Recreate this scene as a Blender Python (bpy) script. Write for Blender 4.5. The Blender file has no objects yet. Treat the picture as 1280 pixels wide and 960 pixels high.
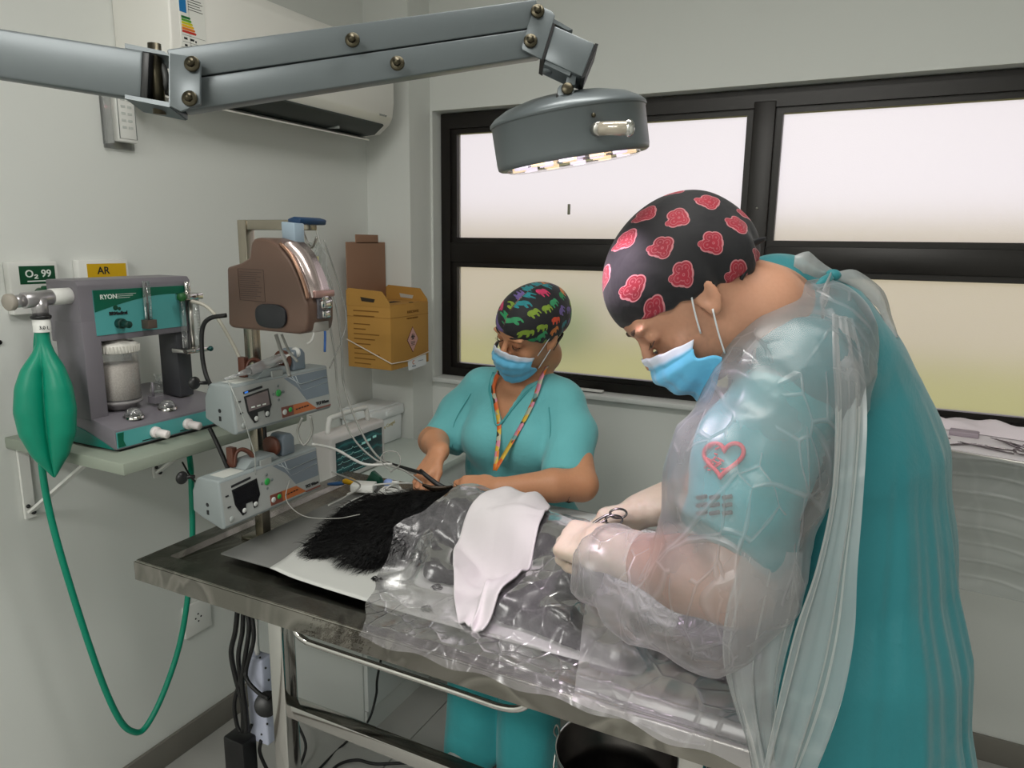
import bpy, bmesh, math, random
import numpy as np
from mathutils import Vector, Matrix, Euler
random.seed(7); np.random.seed(7)
D = bpy.data
SC = bpy.context.scene
COL = SC.collection
PI = math.pi

# ------------------------------------------------------------------ camera
cam_d = D.cameras.new('camera'); cam = D.objects.new('camera', cam_d); COL.objects.link(cam)
cam_d.sensor_width = 36.0; cam_d.lens = 25.256; cam_d.clip_start = 0.02; cam_d.clip_end = 200
cam.matrix_world = Matrix((( (0.892954, -0.097858, 0.439382, 0.000000), (0.449975, 0.167047, -0.877278, 0.000000), (0.012451, 0.981081, 0.193199, 1.580000), (0, 0, 0, 1))))
SC.camera = cam
# ------------------------------------------------------------------ exposure
SC.view_settings.view_transform = 'Standard'
SC.view_settings.look = 'None'
SC.view_settings.exposure = 0.0
SC.view_settings.gamma = 1.0
SC.view_settings.use_curve_mapping = False
SC.cycles.max_bounces = 10
SC.cycles.diffuse_bounces = 4
SC.cycles.transparent_max_bounces = 20
SC.cycles.caustics_reflective = False
SC.cycles.caustics_refractive = False
SC.cycles.use_denoising = True
# ------------------------------------------------------------------ world: bright overcast sky
W = D.worlds.new('overcast_sky'); SC.world = W; W.use_nodes = True
_bg = W.node_tree.nodes['Background']
_bg.inputs['Color'].default_value = (0.975, 0.915, 0.965, 1); _bg.inputs['Strength'].default_value = 1.08

def area(name, loc, rot, sx, sy, power, color=(1, 1, 1), spread=PI):
    l = D.lights.new(name, 'AREA'); l.shape = 'RECTANGLE'; l.size = sx; l.size_y = sy
    l.energy = power; l.color = color; l.spread = spread
    o = D.objects.new(name, l); COL.objects.link(o); o.location = loc; o.rotation_euler = rot
    return o
# two LED ceiling panels of the room (behind and above the camera)
area('ceiling_light_lamp', (-0.35, 0.80, 2.675), (0, 0, 0), 1.15, 0.28, 12, (1.0, 0.99, 0.95))
area('ceiling_light_lamp', (-0.45, -1.25, 2.675), (0, 0, 0), 1.15, 0.28, 43, (1.0, 0.99, 0.95))

# ------------------------------------------------------------------ tagging
def tag(o, label=None, cat=None, group=None, kind=None):
    if label: o['label'] = label
    if cat: o['category'] = cat
    if group: o['group'] = group
    if kind: o['kind'] = kind
    return o
def thing(name, loc, label=None, cat=None, group=None, kind=None):
    o = D.objects.new(name, None); COL.objects.link(o); o.location = loc; o.empty_display_size = .05
    return tag(o, label, cat, group, kind)
def wloc(o):
    v = Vector((0, 0, 0))
    while o is not None:
        v += o.location; o = o.parent
    return v

# ------------------------------------------------------------------ materials
def lin(h):
    h = h.lstrip('#'); c = [int(h[i:i+2], 16)/255 for i in (0, 2, 4)]
    return tuple((x/12.92 if x <= .04045 else ((x+.055)/1.055)**2.4) for x in c)
class NT:
    def __init__(s, m):
        m.use_nodes = True; s.m = m; s.t = m.node_tree; s.n = s.t.nodes; s.l = s.t.links
        s.b = s.n.get('Principled BSDF'); s.out = s.n.get('Material Output')
    def new(s, ty, **kw):
        n = s.n.new(ty)
        for k, v in kw.items(): setattr(n, k, v)
        return n
    def link(s, a, b): s.l.new(a, b)
    def put(s, sock, v):
        if hasattr(v, 'is_output') or isinstance(v, bpy.types.NodeSocket): s.l.new(v, sock)
        elif isinstance(v, (tuple, list)) and len(v) == 3 and sock.type == 'RGBA': sock.default_value = (*v, 1)
        else: sock.default_value = v
    def math(s, op, a, b=0.0, c=None, clamp=False):
        n = s.new('ShaderNodeMath', operation=op, use_clamp=clamp)
        s.put(n.inputs[0], a); s.put(n.inputs[1], b)
        if c is not None: s.put(n.inputs[2], c)
        return n.outputs[0]
    def mix(s, f, a, b):
        n = s.new('ShaderNodeMix', data_type='RGBA')
        s.put(n.inputs[0], f); s.put(n.inputs[6], a); s.put(n.inputs[7], b)
        return n.outputs[2]
    def noise(s, scale, detail=3, rough=.5, vec=None, dist=0.0):
        n = s.new('ShaderNodeTexNoise'); n.inputs['Scale'].default_value = scale
        n.inputs['Detail'].default_value = detail; n.inputs['Roughness'].default_value = rough
        n.inputs['Distortion'].default_value = dist
        s.l.new(vec or s.coord(), n.inputs['Vector']); return n
    def coord(s, kind='Object'):
        if not hasattr(s, '_tc'): s._tc = s.new('ShaderNodeTexCoord')
        return s._tc.outputs[kind]
    def mapping(s, vec, scale=(1, 1, 1), rot=(0, 0, 0), loc=(0, 0, 0)):
        n = s.new('ShaderNodeMapping'); n.inputs['Scale'].default_value = scale
        n.inputs['Rotation'].default_value = rot; n.inputs['Location'].default_value = loc
        s.l.new(vec, n.inputs['Vector']); return n.outputs[0]
    def ramp(s, f, stops):
        n = s.new('ShaderNodeValToRGB'); s.l.new(f, n.inputs[0]); e = n.color_ramp.elements
        while len(e) < len(stops): e.new(.5)
        for x, (p, c) in zip(e, stops):
            x.position = p; x.color = (*c, 1) if len(c) == 3 else c
        return n.outputs[0]
    def bump(s, h, strength=.3, dist=.01, bsdf=None):
        n = s.new('ShaderNodeBump'); n.inputs['Strength'].default_value = strength
        n.inputs['Distance'].default_value = dist; s.l.new(h, n.inputs['Height'])
        s.l.new(n.outputs[0], (bsdf or s.b).inputs['Normal']); return n.outputs[0]
_mats = {}
def mat(name, col, rough=.5, metal=0.0, spec=None, var=0.04, vscale=6.0, bump=0.0, bscale=60.0, bdist=.002,
        sheen=0.0, coat=0.0, emit=None, estr=0.0, sss=0.0, trans=0.0, ior=None, alpha=1.0):
    if name in _mats: return _mats[name]
    m = D.materials.new(name); t = NT(m); c = lin(col) if isinstance(col, str) else col
    nz = t.noise(vscale, 4)
    lo = tuple(max(0, x*(1-var*1.5)) for x in c); hi = tuple(min(1, x*(1+var*1.5)) for x in c)
    t.link(t.mix(nz.outputs[0], lo, hi), t.b.inputs['Base Color'])
    t.b.inputs['Roughness'].default_value = rough; t.b.inputs['Metallic'].default_value = metal
    if spec is not None: t.b.inputs['Specular IOR Level'].default_value = spec
    t.b.inputs['Sheen Weight'].default_value = sheen; t.b.inputs['Coat Weight'].default_value = coat
    t.b.inputs['Transmission Weight'].default_value = trans; t.b.inputs['Alpha'].default_value = alpha
    if ior: t.b.inputs['IOR'].default_value = ior
    if sss: t.b.inputs['Subsurface Weight'].default_value = sss; t.b.inputs['Subsurface Scale'].default_value = .01
    if emit: t.b.inputs['Emission Color'].default_value = (*lin(emit), 1); t.b.inputs['Emission Strength'].default_value = estr
    if bump:
        t.bump(t.noise(bscale, 5).outputs[0], bump, bdist)
    _mats[name] = m; return m
def clear_mat(name, tint=(1, 1, 1), opac=.15, rough=.15, gloss=.12, col=(.9, .9, .92), bump=0.0, bscale=40, ridges=None, trans=.5, vary=None, bstr=.35):
    """thin see-through plastic: transparent + a little diffuse / translucent film + gloss"""
    if name in _mats: return _mats[name]
    m = D.materials.new(name); t = NT(m); t.n.remove(t.b); t.b = None
    tr = t.new('ShaderNodeBsdfTransparent'); tr.inputs[0].default_value = (*tint, 1)
    df = t.new('ShaderNodeBsdfDiffuse'); df.inputs[0].default_value = (*col, 1)
    tl = t.new('ShaderNodeBsdfTranslucent'); tl.inputs[0].default_value = (*col, 1)
    gl = t.new('ShaderNodeBsdfGlossy'); gl.inputs[0].default_value = (1, 1, 1, 1); gl.inputs['Roughness'].default_value = rough
    a = t.new('ShaderNodeMixShader'); a.inputs[0].default_value = trans
    t.link(df.outputs[0], a.inputs[1]); t.link(tl.outputs[0], a.inputs[2])
    b = t.new('ShaderNodeMixShader'); b.inputs[0].default_value = opac
    t.link(tr.outputs[0], b.inputs[1]); t.link(a.outputs[0], b.inputs[2])
    c = t.new('ShaderNodeMixShader')
    fr = t.new('ShaderNodeFresnel'); fr.inputs[0].default_value = 1.4
    t.link(t.math('ADD', t.math('MULTIPLY', fr.outputs[0], .55), gloss*.12, clamp=True), c.inputs[0])
    t.link(b.outputs[0], c.inputs[1]); t.link(gl.outputs[0], c.inputs[2])
    t.link(c.outputs[0], t.out.inputs[0])
    if ridges:
        # straight crease lines between flat facets, plus soft cloudy milkiness
        wob = t.noise(ridges*.5, 2); ad = t.new('ShaderNodeVectorMath', operation='MULTIPLY_ADD')
        t.link(wob.outputs['Color'], ad.inputs[0]); ad.inputs[1].default_value = (.035,)*3; t.link(t.mapping(t.coord(), (1, 1, .42), (.5, .35, .2)), ad.inputs[2])
        def vor(s, feat):
            v = t.new('ShaderNodeTexVoronoi', feature=feat); v.inputs['Scale'].default_value = s; t.link(ad.outputs[0], v.inputs['Vector']); return v
        e1, e2 = vor(ridges, 'DISTANCE_TO_EDGE'), vor(ridges*2.1, 'DISTANCE_TO_EDGE'); f1, f2 = vor(ridges, 'F1'), vor(ridges*2.1, 'F1')
        cl = t.noise(ridges*.7, 3)
        gate = t.math('GREATER_THAN', t.noise(ridges*.9, 1).outputs[0], .47)
        g2 = t.math('MULTIPLY', t.math('SUBTRACT', t.noise(ridges*.8, 2, vec=t.mapping(t.coord(), (1, 1, 1), loc=(3, 1, 2))).outputs[0], .42), 5, clamp=True)
        l1 = t.math('MULTIPLY', t.math('SUBTRACT', 1.0, t.math('MULTIPLY', e1.outputs[0], 30), clamp=True), g2); l2 = t.math('MULTIPLY', t.math('SUBTRACT', 1.0, t.math('MULTIPLY', e2.outputs[0], 20), clamp=True), gate)
        r = t.math('MAXIMUM', t.math('MULTIPLY', l1, .8), t.math('MULTIPLY', l2, .6))
        op = t.math('ADD', t.math('MULTIPLY', r, vary or .3), t.math('MULTIPLY', t.math('SUBTRACT', cl.outputs[0], .5), .35))
        t.link(t.math('ADD', op, opac, clamp=True), b.inputs[0])
        bp = t.new('ShaderNodeBump'); bp.inputs['Strength'].default_value = bstr; bp.inputs['Distance'].default_value = .02
        t.link(t.math('ADD', t.math('ADD', f1.outputs[0], t.math('MULTIPLY', f2.outputs[0], .5)), t.math('MULTIPLY', r, .25)), bp.inputs['Height'])
        for q in (df, tl, gl): t.link(bp.outputs[0], q.inputs['Normal'])
    elif bump:
        bp = t.new('ShaderNodeBump'); bp.inputs['Strength'].default_value = bump; bp.inputs['Distance'].default_value = .003
        t.link(t.noise(bscale, 4).outputs[0], bp.inputs['Height'])
        for q in (df, tl, gl): t.link(bp.outputs[0], q.inputs['Normal'])
    _mats[name] = m; return m

# ------------------------------------------------------------------ mesh helpers
def mesh_np(name, verts, quads, tris=None, m=None, parent=None, smooth=True, loc=None):
    """mesh object from numpy arrays in world coordinates"""
    verts = np.asarray(verts, np.float32)
    me = D.meshes.new(name)
    base = wloc(parent) if parent is not None else None
    if loc is None and parent is None:
        lo, hi = verts.min(0), verts.max(0); loc = Vector((float(lo[0]+hi[0])/2, float(lo[1]+hi[1])/2, float(lo[2])))
    off = np.array(base if base is not None else loc, np.float32)
    v = verts-off
    q = np.asarray(quads, np.int32).reshape(-1, 4) if quads is not None and len(quads) else np.zeros((0, 4), np.int32)
    t = np.asarray(tris, np.int32).reshape(-1, 3) if tris is not None and len(tris) else np.zeros((0, 3), np.int32)
    me.vertices.add(len(v)); me.vertices.foreach_set('co', v.ravel())
    me.loops.add(q.size+t.size); me.loops.foreach_set('vertex_index', np.concatenate([q.ravel(), t.ravel()]))
    me.polygons.add(len(q)+len(t))
    me.polygons.foreach_set('loop_start', np.concatenate([np.arange(len(q))*4, q.size+np.arange(len(t))*3]).astype(np.int32))
    me.polygons.foreach_set('use_smooth', np.full(len(q)+len(t), smooth))
    me.update(calc_edges=True); me.validate()
    if m: me.materials.append(m)
    o = D.objects.new(name, me); COL.objects.link(o)
    if parent is not None: o.parent = parent
    else: o.location = loc
    return o
def catmull(pts, n=8, closed=False):
    P = [np.array(p, float) for p in pts]
    if len(P) < 3 and not closed: return [P[0]+(P[-1]-P[0])*i/n for i in range(n+1)]
    if closed: P = [P[-1]]+P+[P[0], P[1]]
    else: P = [2*P[0]-P[1]]+P+[2*P[-1]-P[-2]]
    out = []
    for i in range(1, len(P)-2):
        a, b, c, d = P[i-1:i+3]
        for k in range(n):
            t = k/n
            out.append(.5*((2*b)+(-a+c)*t+(2*a-5*b+4*c-d)*t*t+(-a+3*b-3*c+d)*t**3))
    if not closed: out.append(P[-2])
    return out
class MB:
    def __init__(s): s.bm = bmesh.new()
    def _new(s, tmp, M=None):
        if M is not None: bmesh.ops.transform(tmp, matrix=M, verts=tmp.verts)
        me = D.meshes.new('tmp'); tmp.to_mesh(me); tmp.free(); s.bm.from_mesh(me); D.meshes.remove(me); return s
    def box(s, lo, hi, bev=0.0, seg=2, rot=None, piv=None):
        t = bmesh.new(); bmesh.ops.create_cube(t, size=1)
        lo, hi = Vector(lo), Vector(hi); d = hi-lo
        bmesh.ops.scale(t, vec=d, verts=t.verts)
        if bev: bmesh.ops.bevel(t, geom=t.edges[:], offset=bev, segments=seg, affect='EDGES', profile=.5)
        c = (lo+hi)/2
        M = Matrix.Translation(c)
        if rot is not None:
            p = Vector(piv) if piv is not None else c
            M = Matrix.Translation(p) @ (Euler(rot).to_matrix().to_4x4() if not isinstance(rot, Matrix) else rot.to_4x4()) @ Matrix.Translation(c-p)
        return s._new(t, M)
    def obox(s, c, ax, ay, az, sx, sy, sz, bev=0.0, seg=2):
        t = bmesh.new(); bmesh.ops.create_cube(t, size=1); bmesh.ops.scale(t, vec=(sx, sy, sz), verts=t.verts)
        if bev: bmesh.ops.bevel(t, geom=t.edges[:], offset=bev, segments=seg, affect='EDGES', profile=.5)
        M = Matrix((ax, ay, az)).transposed().to_4x4(); M.translation = Vector(c)
        return s._new(t, M)
    def prism(s, prof, o, u, v, w, bev=0.0, seg=2):
        """closed profile of (a,b) -> o+a*u+b*v, extruded by vector w"""
        t = bmesh.new(); o, u, v, w = Vector(o), Vector(u), Vector(v), Vector(w)
        a = [t.verts.new(o+u*x+v*y) for x, y in prof]; b = [t.verts.new(q.co+w) for q in a]; n = len(a)
        t.faces.new(a); t.faces.new(b[::-1])
        for i in range(n): t.faces.new((a[i], b[i], b[(i+1) % n], a[(i+1) % n]))
        bmesh.ops.recalc_face_normals(t, faces=t.faces)
        if bev: bmesh.ops.bevel(t, geom=[e for e in t.edges if e.calc_face_angle(0) > .35], offset=bev, segments=seg, affect='EDGES', profile=.5)
        return s._new(t)
    def plate(s, pts, w, bev=0.0, seg=2):
        pts = [Vector(p) for p in pts]; o = pts[0]; u = (pts[1]-o).normalized(); w = Vector(w); n = w.normalized()
        v = n.cross(u).normalized()
        u = v.cross(n)
        return s.prism([((p-o).dot(u), (p-o).dot(v)) for p in pts], o, u, v, w, bev, seg)
    def tube(s, pts, r, n=8, cap=True, smooth=0, closed=False, flat=None):
        P = catmull(pts, smooth, closed) if smooth else [np.array(p, float) for p in pts]
        rs = r if hasattr(r, '__len__') else [r]*len(P)
        if len(rs) != len(P): rs = np.interp(np.linspace(0, 1, len(P)), np.linspace(0, 1, len(rs)), rs)
        t = s.bm; rings = []; up = None; N = len(P)
        for i, p in enumerate(P):
            d = (P[(i+1) % N]-P[i-1]) if closed else (P[min(i+1, N-1)]-P[max(i-1, 0)])
            d = Vector(d); d = d.normalized() if d.length > 1e-9 else Vector((0, 0, 1))
            if up is None: up = d.orthogonal().normalized()
            up = (up-d*up.dot(d)); up = up.normalized() if up.length > 1e-6 else d.orthogonal().normalized()
            sd = d.cross(up)
            rings.append([t.verts.new(Vector(p)+(up*math.cos(2*PI*k/n)*(flat or 1)+sd*math.sin(2*PI*k/n))*float(rs[i])) for k in range(n)])
        for i in range(N if closed else N-1):
            A, B = rings[i], rings[(i+1) % N]
            for k in range(n): t.faces.new((A[k], A[(k+1) % n], B[(k+1) % n], B[k]))
        if cap and not closed: t.faces.new(rings[0][::-1]); t.faces.new(rings[-1])
        return s
    def cyl(s, a, b, r, n=20, r2=None, bev=0.0):
        if bev:
            a, b = Vector(a), Vector(b); d = (b-a).normalized()*bev; r2 = r if r2 is None else r2
            return s.tube([a, a+d, b-d, b], [r-bev, r, r2, r2-bev], n)
        return s.tube([a, b], [r, r if r2 is None else r2], n)
    def lathe(s, prof, c, n=28, axis=(0, 0, 1)):
        """prof (r,z) pairs around an axis through c"""
        ax = Vector(axis).normalized(); u = ax.orthogonal().normalized(); v = ax.cross(u); c = Vector(c); rings = []
        for r, z in prof:
            rings.append([s.bm.verts.new(c+ax*z+(u*math.cos(2*PI*k/n)+v*math.sin(2*PI*k/n))*max(r, 1e-5)) for k in range(n)])
        for A, B in zip(rings, rings[1:]):
            for k in range(n): s.bm.faces.new((A[k], A[(k+1) % n], B[(k+1) % n], B[k]))
        return s
    def ball(s, c, r, sc=(1, 1, 1), n=16, rot=None):
        t = bmesh.new(); bmesh.ops.create_uvsphere(t, u_segments=n, v_segments=max(6, n//2+2), radius=r)
        bmesh.ops.scale(t, vec=sc, verts=t.verts)
        M = Matrix.Translation(Vector(c))
        if rot is not None: M = M @ Euler(rot).to_matrix().to_4x4()
        return s._new(t, M)
    def quad(s, pts):
        s.bm.faces.new([s.bm.verts.new(Vector(p)) for p in pts]); return s
    def build(s, name, m, parent=None, smooth=True, label=None, loc=None, ang=35):
        bm = s.bm
        if smooth:
            for f in bm.faces: f.smooth = True
            for e in bm.edges:
                e.smooth = (len(e.link_faces) != 2) or e.calc_face_angle(0) < math.radians(ang)
        co = [v.co for v in bm.verts]
        if parent is not None: off = wloc(parent)
        elif loc is not None: off = Vector(loc)
        else:
            lo = Vector([min(c[i] for c in co) for i in range(3)]); hi = Vector([max(c[i] for c in co) for i in range(3)])
            off = Vector(((lo.x+hi.x)/2, (lo.y+hi.y)/2, lo.z))
        for v in bm.verts: v.co -= off
        me = D.meshes.new(name); bm.to_mesh(me); bm.free()
        if m: me.materials.append(m)
        o = D.objects.new(name, me); COL.objects.link(o)
        if parent is not None: o.parent = parent
        else: o.location = off
        if label: o['label'] = label
        return o
def text(s, o, right, up, size, m, parent, name='lettering', depth=.0006, align='LEFT', bold=0.0):
    """flat lettering lying on a surface at o"""
    c = D.curves.new('txt', 'FONT'); c.body = s; c.size = size; c.extrude = depth; c.align_x = align; c.offset = bold; c.resolution_u = 3
    t = D.objects.new('txt', c); COL.objects.link(t)
    dg = bpy.context.evaluated_depsgraph_get(); me = D.meshes.new_from_object(t.evaluated_get(dg))
    D.objects.remove(t); D.curves.remove(c)
    r, u = Vector(right).normalized(), Vector(up).normalized(); n = r.cross(u)
    M = Matrix((r, u, n)).transposed().to_4x4(); M.translation = Vector(o)-(wloc(parent) if parent else Vector())
    me.transform(M); me.materials.clear(); me.materials.append(m); me.name = name
    ob = D.objects.new(name, me); COL.objects.link(ob)
    if parent: ob.parent = parent
    return ob
def copy_tree(o, parent=None):
    c = o.copy(); COL.objects.link(c)
    if parent is not None: c.parent = parent
    for ch in [x for x in D.objects if x.parent == o]: copy_tree(ch, c)
    return c
# shared materials
WALL = mat('wall_paint', '#dcdeda', .75, var=.015, vscale=1.5, bump=.08, bscale=120, bdist=.001)
BLACKAL = mat('black_aluminium', '#17120f', .38, .2, var=.1)
STEEL = mat('brushed_steel', '#b9b6b0', .32, 1.0, var=.08, vscale=14)
CHROME = mat('polished_steel', '#d0cecb', .09, 1.0, var=.03)
DARKST = mat('dark_steel', '#6d6557', .4, 1.0, var=.15, vscale=40)
WHITEP = mat('white_plastic', '#e4e4e0', .4, var=.02)
GREYP = mat('grey_plastic', '#9aa09f', .42, var=.03)
BLACKP = mat('black_plastic', '#101012', .4, var=.1)
RUBBER = mat('black_rubber', '#0c0c0d', .55, var=.1)
TEALG = mat('green_rubber', '#04876b', .42, var=.08, vscale=12, spec=.4)
PRINTK = mat('black_print', '#15171a', .6)
PRINTW = mat('white_print', '#e8eee8', .6)
X, Y, Z = Vector((1, 0, 0)), Vector((0, 1, 0)), Vector((0, 0, 1))
# ================================================================== the room
YW, XL, XR, YF, ZC = 2.46, -1.80, 1.35, -1.9, 2.75
floor = tag(MB().box((XL-.2, YF-.2, -.12), (XR+.2, YW+.3, -.006)).build('floor', mat('grout', '#8b8a86', .8)), kind='structure')
TILE = mat('porcelain_tile', '#a9a8a4', .32, var=.05, vscale=3, bump=.02, bscale=30)
first = None
ts = .60
for i in range(6):
    for j in range(8):
        x0, y0 = XL+i*ts, YF+j*ts-.08
        if first is None:
            first = MB().box((0, 0, -.006), (ts-.003, ts-.003, .0), bev=.0008, seg=1).build('floor_tile', TILE, floor, loc=(0, 0, 0)); o = first
            tile_me = first.data
            for v in tile_me.vertices: v.co += wloc(floor)
        else:
            o = D.objects.new('floor_tile', tile_me); COL.objects.link(o); o.parent = floor
        o.location = Vector((x0, y0, 0))-floor.location
tag(MB().box((XL-.15, YF-.15, -.1), (XL, YW+.25, ZC)).build('wall_left', WALL), kind='structure')
# back wall around the window opening
OX0, OX1, OZ0, OZ1, YFR = -1.59, 0.90, 1.032, 2.072, 2.515
wb = MB()
wb.box((XL, YW, -.1), (XR+.15, YW+.16, OZ0)).box((XL, YW, OZ1), (XR+.15, YW+.16, ZC))
wb.box((XL, YW, OZ0), (OX0, YW+.16, OZ1)).box((OX1, YW, OZ0), (XR+.15, YW+.16, OZ1))
tag(wb.build('wall_back', WALL, smooth=False), kind='structure')
tag(MB().box((XL, 2.318, 0), (-1.60, YW, ZC)).build('trim_1', WALL, smooth=False), kind='structure')
tag(MB().box((XR, YF-.15, -.1), (XR+.15, YW+.2, ZC)).build('wall_right', WALL), kind='structure')
tag(MB().box((XL, YF-.15, -.1), (XR, YF, ZC)).build('wall_front', WALL), kind='structure')
tag(MB().box((XL-.15, YF-.15, ZC), (XR+.15, YW+.25, ZC+.12)).build('ceiling', mat('ceiling_paint', '#e4e4e0', .8)), kind='structure')
BB = mat('baseboard_stone', '#77736c', .45, var=.06, vscale=9)
tag(MB().box((XL, YF, 0), (XL+.012, 2.318, .085), bev=.002).build('baseboard_left', BB), kind='structure')
tag(MB().box((XL, 2.448, 0), (XR, YW, .085), bev=.002).build('baseboard_back', BB), kind='structure')
# sill
tag(MB().box((OX0+.005, 2.435, 1.018), (OX1, YFR+.01, OZ0+.004), bev=.003).build('trim_2', mat('sill_paint', '#d8dad8', .5)), kind='structure')
# window -------------------------------------------------------------
win = thing('window_1', (-.35, YFR, OZ0), kind='structure')
fd = YFR+.055
wf = MB()
wf.box((OX0+.004, YFR, OZ0), (-1.545, fd, OZ1-.004)).box((.80, YFR, OZ0), (OX1-.004, fd, OZ1-.004))
wf.box((-1.545, YFR, 2.012), (.80, fd, OZ1-.004)).box((-1.545, YFR, OZ0), (.80, fd, 1.070))
wf.build('window_frame', BLACKAL, win, smooth=False)
MB().box((-.405, YFR-.006, 1.060), (-.338, fd, 2.030), bev=.003).build('mullion', BLACKAL, win)
MB().box((-1.548, YFR+.002, 1.500), (-.40, fd, 1.578), bev=.003).box((-.343, YFR+.002, 1.500), (.80, fd, 1.578), bev=.003).build('transom', BLACKAL, win)
# frosted glass
fm = D.materials.new('frosted_glass'); t = NT(fm); t.n.remove(t.b)
tl = t.new('ShaderNodeBsdfTranslucent'); tl.inputs[0].default_value = (.93, .92, .93, 1)
rf = t.new('ShaderNodeBsdfRefraction'); rf.inputs['Color'].default_value = (.97, .96, .97, 1); rf.inputs['IOR'].default_value = 1.12; rf.inputs['Roughness'].default_value = .52
gl = t.new('ShaderNodeBsdfGlossy'); gl.inputs['Roughness'].default_value = .35
ms = t.new('ShaderNodeMixShader'); ms.inputs[0].default_value = .72; t.link(tl.outputs[0], ms.inputs[1]); t.link(rf.outputs[0], ms.inputs[2])
m2 = t.new('ShaderNodeMixShader'); m2.inputs[0].default_value = .05; t.link(ms.outputs[0], m2.inputs[1]); t.link(gl.outputs[0], m2.inputs[2])
t.link(m2.outputs[0], t.out.inputs[0])
nz = t.noise(260, 2, vec=t.mapping(t.coord(), (1, 1, 1.6)))
bp = t.new('ShaderNodeBump'); bp.inputs['Strength'].default_value = .35; bp.inputs['Distance'].default_value = .001; t.link(nz.outputs[0], bp.inputs['Height'])
for q in (tl, rf, gl): t.link(bp.outputs[0], q.inputs['Normal'])
for (x0, x1) in ((-1.521, -.427), (-.316, .78)):
    for (z0, z1) in ((1.597, 1.993), (1.089, 1.481)):
        s = MB(); w = .026
        s.box((x0-w, YFR+.012, z0-w), (x0, YFR+.043, z1+w)).box((x1, YFR+.012, z0-w), (x1+w, YFR+.043, z1+w))
        s.box((x0, YFR+.012, z1), (x1, YFR+.043, z1+w)).box((x0, YFR+.012, z0-w), (x1, YFR+.043, z0))
        sf = s.build('sash', BLACKAL, win, smooth=False)
        MB().quad([(x0, YFR+.03, z0), (x1, YFR+.03, z0), (x1, YFR+.03, z1), (x0, YFR+.03, z1)]).build('pane', fm, sf, smooth=False)
MB().cyl((-.372, YFR-.009, 1.70), (-.372, YFR-.004, 1.70), .004, 10).build('screw', STEEL, win)
pl_ = (-1.0458, 2.5400, 1.7024)
MB().box((pl_[0]-.005, 2.538, pl_[2]-.018), (pl_[0]+.005, 2.5445, pl_[2]+.020), bev=.002).build('pane_catch', mat('catch_grey', '#80806e', .4), win)
# small white thing on the sill
lt = thing('latch_cover', (-.62, 2.47, 1.036), 'small white plastic latch cover lying on the window sill', 'latch')
MB().box(tuple(np.array((-0.9637, 2.4750, 1.0410))+[0, -.012, 0]), tuple(np.array((-0.8621, 2.4750, 1.0364))+[0, .012, .012]), bev=.003).build('cover', WHITEP, lt)
# ceiling panels
for (x, y, lb) in ((-.35, .80, 'white slim LED ceiling panel above the middle of the room'), (-.45, -1.25, 'white slim LED ceiling panel near the wall behind the camera')):
    c = thing('ceiling_light', (x, y, 2.7), lb, 'ceiling light')
    MB().box((x-.62, y-.17, 2.70), (x+.62, y+.17, 2.75), bev=.004).build('housing', WHITEP, c)
    MB().box((x-.58, y-.14, 2.695), (x+.58, y+.14, 2.70)).build('diffuser', mat('lamp_diffuser', '#ffffff', .5, emit='#fffaf0', estr=3.0), c)
# ------------------------------------------------------------------ outdoors
tag(MB().box((-30, 2.9, -.35), (30, 17, -.3)).build('lawn', mat('lawn_green', '#a8aa4a', .9, var=.2, vscale=.8)), 'sunlit green lawn outside the frosted window', 'lawn', kind='structure')
tag(MB().box((-26, 15, -.3), (26, 15.3, 2.0)).build('garden_wall', mat('beige_render', '#e6ddcd', .9, var=.05, vscale=.4)), 'long pale beige boundary wall beyond the lawn', 'wall')
hm = mat('hedge_green', '#6f9430', .9, var=.3, vscale=3, bump=.6, bscale=6, bdist=.1)
for k, (x, y, r) in enumerate(((3.4, 7.8, .62), (-5.2, 13, .9), (6.2, 13, 1.0))):
    b = thing('garden_bush', (x, y, -.3), ['low round bush on the lawn behind the right lower pane', 'round bush on the lawn behind the left pane', 'large round bush by the garden wall on the right'][k], 'bush')
    q = MB(); 
    for i in range(22):
        a, e, rr = random.uniform(0, 2*PI), random.uniform(.1, 1), r*.55
        q.ball((x+math.cos(a)*rr*random.random(), y+math.sin(a)*rr*random.random(), -.3+r*.5*e+r*.1), r*random.uniform(.3, .5), n=10)
    q.build('foliage', hm, b)
# ================================================================== shelf + anaesthesia machine (left wall)
SHZ = 1.115
sh = thing('wall_shelf', (-1.58, 1.3, SHZ-.03), 'pale grey-green wall shelf on white brackets holding the anaesthesia machine', 'shelf')
SHM = mat('shelf_laminate', '#929a8d', .45, var=.03, vscale=4)
MB().box((-1.80, .925, SHZ-.027), (-1.372, 1.475, SHZ), bev=.003).build('board', SHM, sh)
for y in (.958, 1.31):
    b = MB()
    b.box((-1.798, y-.012, SHZ-.21), (-1.79, y+.012, SHZ-.027)).box((-1.79, y-.012, SHZ-.035), (-1.52, y+.012, SHZ-.027))
    b.obox(((-1.79-1.55)/2, y, SHZ-.115), Vector((.24, 0, .16)).normalized(), Y, Vector((-.16, 0, .24)).normalized(), .285, .016, .006)
    br = b.build('bracket', WHITEP, sh)
    MB().ball((-1.788, y+.006, SHZ-.197), .006, n=8).build('screw', BLACKP, br)
    MB().ball((-1.786, y-.006, SHZ-.178), .005, n=8).build('screw', BLACKP, br)

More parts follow.
